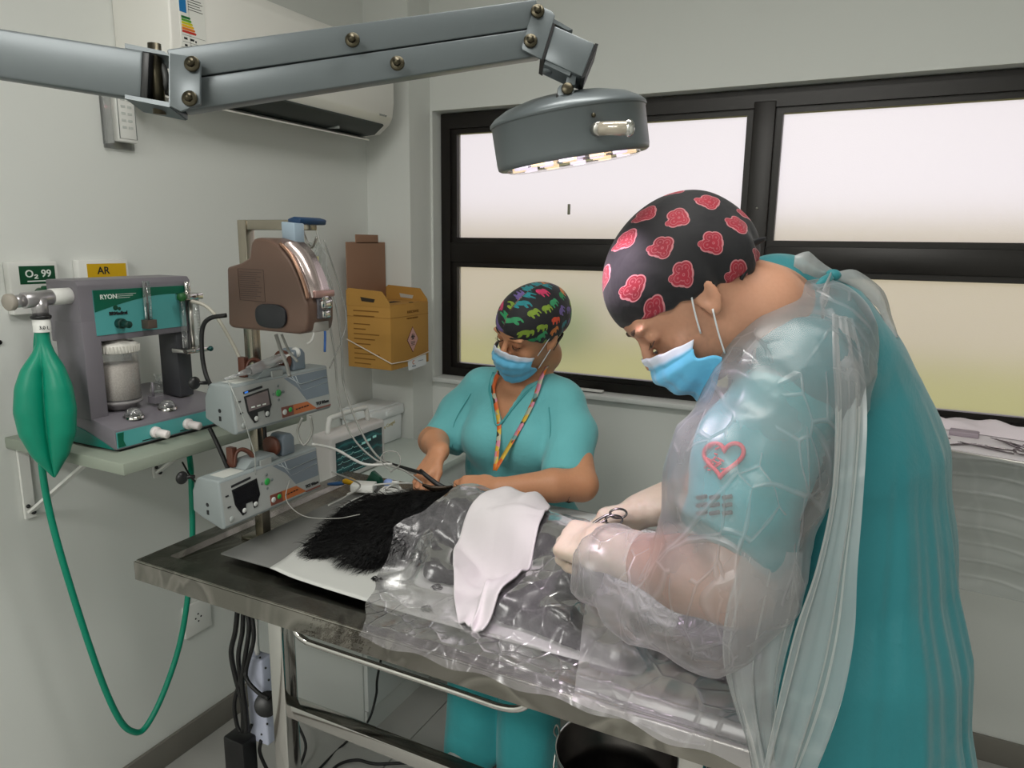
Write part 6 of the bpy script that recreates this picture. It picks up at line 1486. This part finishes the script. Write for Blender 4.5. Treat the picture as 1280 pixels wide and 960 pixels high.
spine = np.array([(-.93, 1.315), (-.80, 1.345), (-.70, 1.34), (-.58, 1.30), (-.47, 1.21), (-.40, 1.14)])
stop = np.array([.135, .145, .145, .132, .105, .070]); srad = np.array([.095, .105, .110, .105, .090, .075])
def body_h0(x, y):
    """height of the dog's trunk above the pad"""
    best = np.zeros_like(x)
    for k in range(len(spine)-1):
        a, b_ = spine[k], spine[k+1]; d = b_-a; t_ = np.clip(((x-a[0])*d[0]+(y-a[1])*d[1])/(d@d), 0, 1)
        dist = np.hypot(x-a[0]-t_*d[0], y-a[1]-t_*d[1]); top = stop[k]+(stop[k+1]-stop[k])*t_; rr = srad[k]+(srad[k+1]-srad[k])*t_
        best = np.maximum(best, top*np.exp(-(dist/rr)**3))
    return best
FURM = D.materials.new('black_fur'); t = NT(FURM); nz = t.noise(70, 3); t.link(t.mix(nz.outputs[0], lin('#010101'), lin('#0a090b')), t.b.inputs['Base Color']); t.b.inputs['Roughness'].default_value = .62; t.b.inputs['Specular IOR Level'].default_value = .25
t.bump(nz.outputs[0], .5, .01)
dg = thing('dog', (-.75, 1.28, .888), 'black long haired dog on its side, body under the drape, head uncovered', 'dog')
S = SDF((-1.20, 1.0, .875), (-.22, 1.56, 1.10), .005)
S.chain([(-.90, 1.31, .945), (-.78, 1.34, .950), (-.66, 1.33, .950), (-.54, 1.28, .945), (-.45, 1.20, .935)], [.060, .074, .072, .066, .052], .03)
S.chain([(-.90, 1.31, .945), (-.965, 1.30, .940)], [.060, .055], .03)
S.ell((-1.005, 1.275, .935), (.058, .060, .048), k=.03)                       # skull
S.chain([(-1.00, 1.31, .940), (-.985, 1.365, .935), (-.965, 1.405, .928)], [.040, .028, .019], .015)   # muzzle towards the hands
S.ell((-.960, 1.412, .930), (.012, .012, .010), k=.006)
S.cone((-1.00, 1.35, .915), (-.975, 1.395, .908), .016, .010, .01)           # lower jaw
for (a, b_) in (((-1.03, 1.245, .96), (-1.055, 1.175, .900)), ((-1.0, 1.245, .965), (-.93, 1.165, .905))): S.cone(a, b_, .020, .034, .01, flat=((.1, -.3, .9), .45))   # ears
S.ell((-.955, 1.225, .915), (.095, .072, .040), k=.04); S.ell((-.90, 1.26, .93), (.07, .06, .045), k=.04)
for s_, y in ((1, 0), (-1, .03)):
    S.chain([(-.80, 1.29-y, .93), (-.76, 1.21-y, .905), (-.70, 1.19-y*.5, .903)], [.036, .024, .016], .015)
    S.chain([(-.46, 1.19, .93), (-.50+.05*s_, 1.11, .912), (-.40+.03*s_, 1.085, .904), (-.33, 1.075+.02*s_, .902)], [.050, .034, .020, .015], .015); S.ell((-.315, 1.072+.02*s_, .900), (.020, .016, .012), k=.01)
S.chain([(-.41, 1.17, .93), (-.34, 1.16, .915), (-.27, 1.12, .905)], [.022, .018, .012], .015)
S.plane((0, 0, .889), (0, 0, -1), .006)
V, Q = S.nets(); V = relax(V, Q, 1); N_ = vnormals(V, Q); V = V+N_*(.003*ridge(V*np.array([1, 1, 1.]), 38)*.6*(V[:, 2] > .892))[:, None].astype(np.float32)
dbody = mesh_np('body', V, Q, m=FURM, parent=dg)
HX0, HY0, HS = -1.25, .90, .006; HG = np.zeros((180, 130))
ii, jj = ((V[:, 0]-HX0)/HS).astype(int), ((V[:, 1]-HY0)/HS).astype(int); ok_ = (V[:, 0] > -.97); np.maximum.at(HG, (ii[ok_], jj[ok_]), V[ok_, 2]-.8885)
for _ in range(2): HG = np.maximum.reduce([HG]+[np.roll(HG, s_, a) for s_ in (1, -1) for a in (0, 1)])
H1 = HG.copy()
for _ in range(14): H1 = (H1+np.roll(H1, 1, 0)+np.roll(H1, -1, 0)+np.roll(H1, 1, 1)+np.roll(H1, -1, 1))/5; H1 = np.maximum(H1, HG+.001*(HG > .004))
def body_h(x, y):
    a = np.clip((np.asarray(x)-HX0)/HS, 0, 177.9); b_ = np.clip((np.asarray(y)-HY0)/HS, 0, 127.9); i, j = a.astype(int), b_.astype(int); f_, g_ = a-i, b_-j
    return (H1[i, j]*(1-f_)+H1[i+1, j]*f_)*(1-g_)+(H1[i, j+1]*(1-f_)+H1[i+1, j+1]*f_)*g_
# coat: curved strands rooted on the uncovered head and neck
rs = np.random.RandomState(5); cand = np.where((V[:, 0] < -.80) & (V[:, 2] > .889) & (N_[:, 2] > -.35))[0]
pick = cand[rs.randint(0, len(cand), 8500)]; segs = 6; VV = []; QQ = []; n0 = 0
for i in pick:
    p = V[i].astype(float)+rs.normal(0, .002, 3); nn = N_[i].astype(float)
    fr_ = 1.0 if p[0] < -.97 or p[1] < 1.22 else .7
    L_ = rs.uniform(.024, .044)*fr_; comb = np.array([-.55, -.65, -.10]) if p[0] < -.92 else np.array([-.35, -.85, -.1])
    comb = comb+rs.normal(0, .22, 3); d_ = nn*.45+comb; d_ /= np.linalg.norm(d_); side = np.cross(d_, nn+1e-3); side /= np.linalg.norm(side)+1e-9
    w_ = rs.uniform(.0006, .0012); cur = rs.uniform(-1, 1); q = p
    for s_ in range(segs+1):
        f_ = s_/segs; ww = side*w_*(1-f_*.85); VV += [q-ww, q+ww]
        d_ = d_+np.array([0, 0, -.42])*f_+comb*.12+side*cur*.35*math.sin(f_*5); d_ /= np.linalg.norm(d_); q = q+d_*L_/segs
        if q[2] < .8895: q[2] = .8895+rs.uniform(0, .002)
    for s_ in range(segs): a = n0+2*s_; QQ.append((a, a+1, a+3, a+2))
    n0 += 2*(segs+1)
tag(mesh_np('fur', np.array(VV), np.array(QQ), m=FURM, parent=dg), kind='stuff')
MB().ball((-.960, 1.418, .932), .009, (1, .8, .8), n=12).build('nose', mat('nose_black', '#0c0b0c', .25), dg)
MB().tube([(-.992, 1.362, .922), (-.985, 1.385, .918), (-.982, 1.402, .922)], [.008, .009, .006], 10, smooth=4, flat=.4).build('tongue', mat('tongue_pink', '#b97e80', .35, sss=.2), dg)
MB().tube([(-0.9635, 1.3164, 0.9750), (-0.9446, 1.3059, 0.9720), (-0.9390, 1.2915, 0.9700)], [.003, .005, .003], 8, smooth=3).build('ear_skin', mat('inner_ear_pink', '#a87a78', .5), dg)
MB().ball((-1.035, 1.29, .972), .007, n=10).build('eye', mat('eye_dark', '#15100c', .08), dg)
# loose tufts on the pad
for k, (p, lb) in enumerate((( (-0.8685, 1.1173, 0.8890), 'curl of black hair on the pad beside the dog head'), ((-0.7377, 1.1433, 0.8890), 'small dark hair tuft under the clear drape'), ((-0.7079, 1.0599, 0.8890), 'faint hair tuft near the table edge'))):
    b = MB(); rr = random.Random(k)
    for q in range(14): a = rr.uniform(0, 6.3); b.tube([(p[0]+.004*math.cos(a), p[1]+.004*math.sin(a), .8895), (p[0]+.009*math.cos(a+1), p[1]+.009*math.sin(a+1), .893), (p[0]+.013*math.cos(a+2), p[1]+.010*math.sin(a+2), .8895)], .0008, 3, smooth=3)
    tag(b.build('hair_tuft', FURM), lb, 'hair tuft', kind='stuff')

# clear surgical drape -------------------------------------------------
XLy = np.array([.925, .945, 1.02, 1.10, 1.20, 1.28, 1.36, 1.45, 1.64]); XLx = np.array([-.772, -.775, -.815, -.86, -.885, -.82, -.79, -.80, -.80])
def drape(name, fx0, fx1, y0, y1, nx, ny, m, lift, amp, over=.03, parent=None, seed=0., zend=None, slack=1.0):
    v = np.linspace(0, 1, ny)[:, None]+np.zeros((1, nx)); u = np.zeros((ny, 1))+np.linspace(0, 1, nx)[None]
    y = y0+(y1-y0)*v; x0 = fx0(y); x1 = fx1(y); x = x0+(x1-x0)*u
    P = np.stack([x, y, 0*x], -1)
    cr = ridge(P+seed, 13)*.5+ridge(P+seed+3, 27)*.25+vnoise(P+seed, 8)*.8
    h_ = body_h(x, y)*slack
    z = .8885+h_+lift+amp*np.maximum(-.15, cr)+amp*.2
    z = np.maximum(z, .8890+h_+lift*.5)
    ed = smooth01((.962-y)/.012); z = z*(1-ed)+ed*(.8845-np.maximum(0, TY0-.003-y)*0)
    return x, y, z
x, y, z = drape('d', lambda y: np.interp(y, XLy, XLx)+.006*np.sin(y*60), lambda y: -.155+0*y, 1.63, TY0-.004, 170, 170, None, .004, .0036)
rows = [[(x[j, i], y[j, i], z[j, i]) for i in range(170)] for j in range(170)]
for k in range(1, 7):      # hem folded over the near rim
    rows.append([(x[-1, i], TY0-.004-.0015*k, z[-1, i]-.0010*k*(1+1.5*math.sin(i*.09)**2)) for i in range(170)])
DRM = clear_mat('drape_film', (.97, .965, .98), .15, .22, .25, ridges=11, vary=.16, col=(.78, .75, .80), trans=.35, bstr=.3)
tag(sheet('surgical_drape', rows, DRM), 'clear crinkled plastic drape over the dog, its edge folded over the near table rim', 'drape')
# white folded cloth on the drape
Lp = catmull([(-.705, 1.335, 0), (-.720, 1.285, 0), (-.735, 1.215, 0), (-.695, 1.14, 0), (-.655, 1.08, 0), (-.622, 1.035, 0)], 10); Rp = catmull([(-.600, 1.385, 0), (-.572, 1.33, 0), (-.557, 1.25, 0), (-.545, 1.17, 0), (-.550, 1.09, 0), (-.565, 1.020, 0)], 10)
rows = []
for j, (a, b_) in enumerate(zip(Lp, Rp)):
    v = j/(len(Lp)-1); r = []
    for i in range(40):
        u = i/39; p = a+(b_-a)*u; h_ = float(body_h(np.array([p[0]]), np.array([p[1]]))[0])
        wv = .005*math.sin(u*9+v*5)+.007*vnoise(np.array([p[0], p[1], .3]), 22)+.004*float(ridge(np.array([p[0], p[1], .7]), 17))+.012*math.exp(-((u-.45-.12*v)/.05)**2)*smooth01((v-.45)/.3)+.006*math.exp(-((v-.33)/.02)**2)+.006*math.exp(-((v-.58-.1*u)/.025)**2)
        r.append((p[0], p[1], .8885+h_*1.03+.015+wv))
    rows.append(r)
GAUZE = mat('gauze_white', '#dcd6d9', .85, bump=.25, bscale=420, bdist=.0008, sheen=.2)
cw = sheet('surgical_cloth', rows, GAUZE, None, thick=-.004)
tag(cw, 'white folded gauze cloth laid across the draped dog', 'cloth')
# milky sheet continuing to the right end, hanging over the corner
nx, ny = 90, 90; rows = []
for j in range(ny):
    v = j/(ny-1); r = []
    for i in range(nx):
        u = i/(nx-1); x0 = -.44+.08*v; x1 = -.088-.02*(1-v); x_ = x0+(x1-x0)*u; y_ = 1.24-.29*v
        P = np.array([x_+5, y_, 0.]); cr = ridge(P, 11)*.6+vnoise(P, 7)+ridge(P, 24)*.2
        h_ = float(body_h(np.array([x_]), np.array([y_]))[0]); z_ = .8990+h_*1.05+max(0, .007*cr+.004)+.018*math.exp(-((u-.25)/.10)**2)*(1-v)*1.2
        ed = float(smooth01((.975-y_)/.02)); z_ = z_*(1-ed)+ed*.8885; r.append((x_, y_, z_))
    rows.append(r)
for k in range(1, 9): rows.append([(p[0], TY0-.0065-.001*k, .8870-.0022*k*(.15+1.1*smooth01((i/nx-.05)/.55)+.25*math.sin(i*.16))) for i, p in enumerate(rows[ny-1])])
DRW = clear_mat('milky_film', (.97, .96, .97), .34, .30, .2, ridges=6, vary=.14, col=(.76, .73, .76), trans=.35, bstr=.3)
tag(sheet('plastic_sheet', rows, DRW), 'milky plastic sheet over the right end of the table, draping over the corner', 'plastic sheet')
# crumpled violet-grey plastic by the gown
nx = ny = 50; rows = []
for j in range(ny):
    r = []
    for i in range(nx):
        u, v = i/(nx-1), j/(ny-1); x_ = -.255+.15*u; y_ = 1.21-.12*v-.02*u; P = np.array([x_, y_, 2.]); cr = ridge(P, 30)*.6+ridge(P+1, 60)*.3+vnoise(P, 20)
        r.append((x_, y_, .925+.012*cr+.010*math.sin(PI*u)*math.sin(PI*v)))
    rows.append(r)
tag(sheet('crumpled_wrapper', rows, mat('wrapper_violet', '#8b8390', .25, .35, bump=.4, bscale=45, bdist=.01), None, thick=.001), 'crumpled shiny violet-grey plastic wrapper at the right end of the table', 'wrapper')
# thin white cover on the far rim right of the tan arms
rows = []
for j in range(14):
    v = j/13; rows.append([(-.79+.25*u, 1.685-.10*v, .8885+.004*math.sin(u*9+v*4)*v) for u in np.linspace(0, 1, 30)])
for o_ in (tag(sheet('paper_towel', rows, mat('towel_white', '#d5d9da', .7, bump=.2, bscale=50), None, thick=.001), 'thin white paper towel on the far rim of the table behind the drape', 'towel'),): pass
# haemostat held in the far hand
hm_ = thing('haemostat', (-0.3857, 1.2137, 1.0843), 'steel ring-handled forceps held in the gloved hands', 'forceps')
for s_ in (1, -1):
    c0 = Vector((-0.3855, 1.2032, 1.0880))+Di*(.006*s_)-Ri*(.004*s_)
    b = MB(); b.tube([c0+(Ri*math.cos(q)*1.25+(-Di*.75-Vi*.3)*math.sin(q))*.0125 for q in np.linspace(0, 2*PI, 19)[:-1]], .0022, 8, closed=True)
    b.tube([c0-Ri*.012, c0-Ri*.034+Di*.010, c0-Ri*.060+Di*.030, c0-Ri*.085+Di*.055], [.0022, .0028, .0028, .001], 8, smooth=4); b.build('handle', IM, hm_)
MB().cyl(Vector((-0.4234, 1.1902, 1.0634))-Vi*.004, Vector((-0.4234, 1.1902, 1.0634))+Vi*.004, .004, 10).build('pivot', IM, hm_)

# ------------------------------------------------------------------ things around the dog's head
lg = thing('laryngoscope', (-0.9520, 1.4869, 0.9600), 'dark laryngoscope with spoon shaped blade held between the tan hands', 'laryngoscope')
MB().tube([(-0.9322, 1.3752, 1.0420), (-0.8846, 1.3712, 1.0190), (-0.8527, 1.3734, 1.0079)], [.005, .006, .006], 10, smooth=4).build('handle', BLACKP, lg)
MB().tube([(-0.8915, 1.3242, 1.0282), (-0.8674, 1.3343, 1.0195), (-0.8410, 1.3476, 1.0198), (-0.8284, 1.3552, 1.0254)], [.006, .014, .013, .006], 14, smooth=5, flat=.45).build('blade', mat('blade_brown', '#3c3127', .25, .5), lg)
GC = mat('lead_grey', '#8f8f8a', .45); WC = mat('lead_white', '#d2d2ce', .35)
def lead(pts, r, m, label, nm='monitor_lead', sm=7): return tag(MB().tube(pts, r, 7, smooth=sm).build(nm, m), label, 'cable')
lead([(-1.2090, 1.3601, 1.6027), (-1.1824, 1.3561, 1.5240), (-1.1641, 1.3670, 1.4286), (-1.1557, 1.3725, 1.3309), (-1.1538, 1.3742, 1.2309), (-1.1203, 1.3806, 1.1316), (-1.0759, 1.3874, 1.0617), (-1.0336, 1.4018, 1.0310), (-0.9564, 1.3935, 1.0249)], .0028, GC, 'grey lead sagging from the pole hook down past the monitor')
lead([(-1.2034, 1.3579, 1.5802), (-1.1781, 1.3488, 1.4292), (-1.1629, 1.3536, 1.3130), (-1.1540, 1.3546, 1.1941), (-1.1298, 1.3693, 1.1021), (-1.0646, 1.3785, 1.0472), (-0.9889, 1.3896, 1.0290), (-0.9241, 1.3727, 1.0120)], .0024, GC, 'second grey lead hanging beside the pole, ending near the tan hands')
lead([(-1.2122, 1.3878, 1.5803), (-1.1993, 1.4254, 1.4629), (-1.1902, 1.4350, 1.3822), (-1.1855, 1.4019, 1.3252), (-1.1628, 1.3341, 1.2764)], .0020, GC, 'thin grey lead bowing out near the cardboard sharps box')
lead([(-1.1285, 1.2252, 1.1175), (-1.1166, 1.2931, 1.0884), (-1.0779, 1.3481, 1.0432), (-1.0282, 1.3947, 1.0379)], .0034, WC, 'pale thick cable crossing the monitor screen')
lead([(-1.0618, 1.4005, 1.0374), (-1.0247, 1.4063, 1.0311), (-0.9515, 1.3866, 1.0337), (-0.9229, 1.3783, 1.0346)], .0045, RUBBER, 'short thick black cable behind the tan right hand')
lead([(-1.0067, 1.3583, 1.0311), (-0.9991, 1.3878, 1.0443), (-1.0128, 1.3976, 1.0682), (-1.0394, 1.3847, 1.0698), (-1.0419, 1.3679, 1.0514), (-1.0032, 1.3601, 1.0311)], .0016, GC, 'small loop of grey lead in front of the worktop')
lead([(-1.1832, 1.1856, 1.3727), (-1.1682, 1.1847, 1.3344), (-1.1560, 1.1850, 1.3083), (-1.1327, 1.1689, 1.2859)], .0042, GC, 'grey tube below the brown pump')
lead([(-1.1647, 1.1838, 1.3742), (-1.1451, 1.1852, 1.3362), (-1.1201, 1.1821, 1.3172)], .0030, GC, 'second grey tube below the brown pump')
lead([(-1.1243, 1.2222, 1.4050), (-1.1094, 1.2251, 1.3842), (-1.1104, 1.2196, 1.3615), (-1.1190, 1.2133, 1.3526)], .0030, WC, 'clear drip chamber hanging under the brown pump lever')
lead([(-1.1111, 1.2481, 1.3891), (-1.1008, 1.2517, 1.3821), (-1.0958, 1.2433, 1.3326)], .0028, mat('tube_blue', '#2c5ba0', .4), 'short blue tube hanging right of the brown pump')
lead([(-1.1125, 1.1811, 1.1917), (-1.1329, 1.1856, 1.1548), (-1.1172, 1.1872, 1.1267), (-1.1039, 1.2002, 1.1552), (-1.0970, 1.1897, 1.1954)], .0030, GC, 'grey loop of tubing below the upper syringe pump')
lead([(-1.1244, 1.1450, 1.0550), (-1.1123, 1.1202, 1.0183), (-1.0743, 1.1318, 0.9842), (-1.0109, 1.1625, 0.9799), (-0.9647, 1.1878, 0.9892)], .0010, GC, 'thin clear line from the lower syringe pump towards the dog')
lead([(-1.0548, 1.2054, 1.0673), (-1.0448, 1.2897, 1.0131), (-1.0503, 1.2378, 0.9969), (-1.0555, 1.1887, 0.9928)], .0022, GC, 'grey lead lying over the mat right of the lower pump')
lead([(-1.2538, 1.1144, 1.4175), (-1.2857, 1.0969, 1.4102), (-1.3056, 1.0927, 1.3849), (-1.3083, 1.0900, 1.3267), (-1.2961, 1.0866, 1.2836), (-1.2646, 1.0745, 1.2603)], .0050, RUBBER, 'black power cable looping out of the brown pump')
lead([(-1.2948, 1.0842, 1.1664), (-1.2714, 1.0864, 1.1229), (-1.2318, 1.0741, 1.0806), (-1.2049, 1.0617, 1.0666)], .0050, RUBBER, 'black cable between the two syringe pumps')
lead([(-1.2472, 1.1979, 1.1601), (-1.2390, 1.1911, 1.1106), (-1.2206, 1.1708, 1.0799)], .0045, RUBBER, 'black cable behind the pole between the syringe pumps')
lead([(-1.5000, 1.2261, 1.4298), (-1.4800, 1.2508, 1.4173), (-1.4500, 1.2610, 1.3864), (-1.4200, 1.2784, 1.3185), (-1.4000, 1.2888, 1.2619)], .0045, mat('hose_cream', '#cfcabd', .4), 'cream hose from the anaesthesia machine valve passing behind the brown pump', 'gas_hose')
lead([(-1.4500, 1.1287, 1.0508), (-1.3800, 1.0964, 1.0314), (-1.3000, 1.0603, 1.0364)], .0022, RUBBER, 'thin black wire from under the wall shelf to the lower pump')
# connectors
cn = thing('lead_connector', (-1.2817, 1.5469, 0.9000), 'grey lead connector with yellow and blue plugs beside the lower pump', 'connector')
P0 = Vector((-1.2758, 1.5258, 0.9050))
MB().box(P0+Vector((.02, -.022, -.010)), P0+Vector((.085, .022, .012)), bev=.004, rot=(0, 0, .35)).build('block', WHITEP, cn)
MB().tube([P0+Vector((-.02, 0, .004)), P0+Vector((0, .004, .007)), P0+Vector((.018, .004, .006))], [.006, .011, .008], 12, smooth=3).build('yellow_plug', mat('plug_yellow', '#d9a514', .4), cn)
MB().tube([P0+Vector((-.065, -.012, -.008)), P0+Vector((-.04, -.008, -.004)), P0+Vector((-.018, 0, 0))], [.004, .006, .006], 10, smooth=3).build('blue_plug', mat('plug_blue', '#2d5b8f', .4), cn)
bp_ = thing('blue_connector', (-1.2070, 1.6202, 0.9000), 'pale blue round connector among the clear tubing', 'connector')
q = Vector((-1.1814, 1.5855, 0.9050)); MB().ball(q, .014, (1.2, 1, .9), n=14).build('ball', mat('pale_blue', '#8fa6dc', .4), bp_); MB().cyl(q+Vector((.008, 0, .003)), q+Vector((.03, .006, .004)), .006, 12).build('neck', WHITEP, bp_)
gp = thing('green_clip', (-1.2114, 1.5665, 0.9200), 'dark green sensor clip in front of the monitor', 'clip')
q = Vector((-1.2204, 1.5633, 0.9100)); MB().prism([(-.03, -.01), (.03, -.01), (.022, .014), (-.005, .03)], q, X, Z, (0, .016, 0), bev=.003).build('clip_body', mat('clip_green', '#04402f', .35), gp)
b = MB()
tb_ = thing('breathing_tube', (-1.1005, 1.5259, 0.9000), 'coil of thin clear tubing beside the dog muzzle', 'tubing')
for k in range(5):
    c_ = Vector((-1.1231, 1.5278, 0.9000)); a0 = k*1.1; pts = [c_+Vector(((.045-.006*k)*math.cos(a), (.030-.003*k)*math.sin(a), .002+.004*k+.004*math.sin(a*2+k))) for a in np.linspace(a0, a0+5.3, 22)]
    MB().tube(pts, .0026, 6).build('tube_loop', WC, tb_)
MB().tube([(-1.2336, 1.4673, 0.9000), (-1.2187, 1.5037, 0.9050), (-1.1868, 1.5340, 0.9150), (-1.1110, 1.5415, 0.9300), (-1.0398, 1.5144, 0.9500)], .0026, 6, smooth=6).build('tube_end', WC, tb_)
mk = MB(); pts = [(-1.0962, 1.2357, 0.8900), (-1.1319, 1.2836, 0.9000), (-1.1156, 1.2952, 0.9300), (-1.0871, 1.3098, 0.9550), (-1.0762, 1.3645, 0.9600)]
tag(mk.tube(pts, .0030, 8, smooth=6).build('collar_cord', BLACKP), 'black cord curving round the top of the dog head', 'cord')
pp = MB(); rows = []
for j in range(20):
    v = j/19; rows.append([tuple(np.array((-1.1653, 1.3560, 0.9000))+np.array([.11*u+.03*v, .10*u-.05*v, .012+.028*math.sin(PI*u)*(1-v*.6)])) for u in np.linspace(0, 1, 20)])
tag(sheet('muzzle_towel', rows, PADW, None, thick=.001), 'small folded white towel tucked behind the dog head', 'towel')
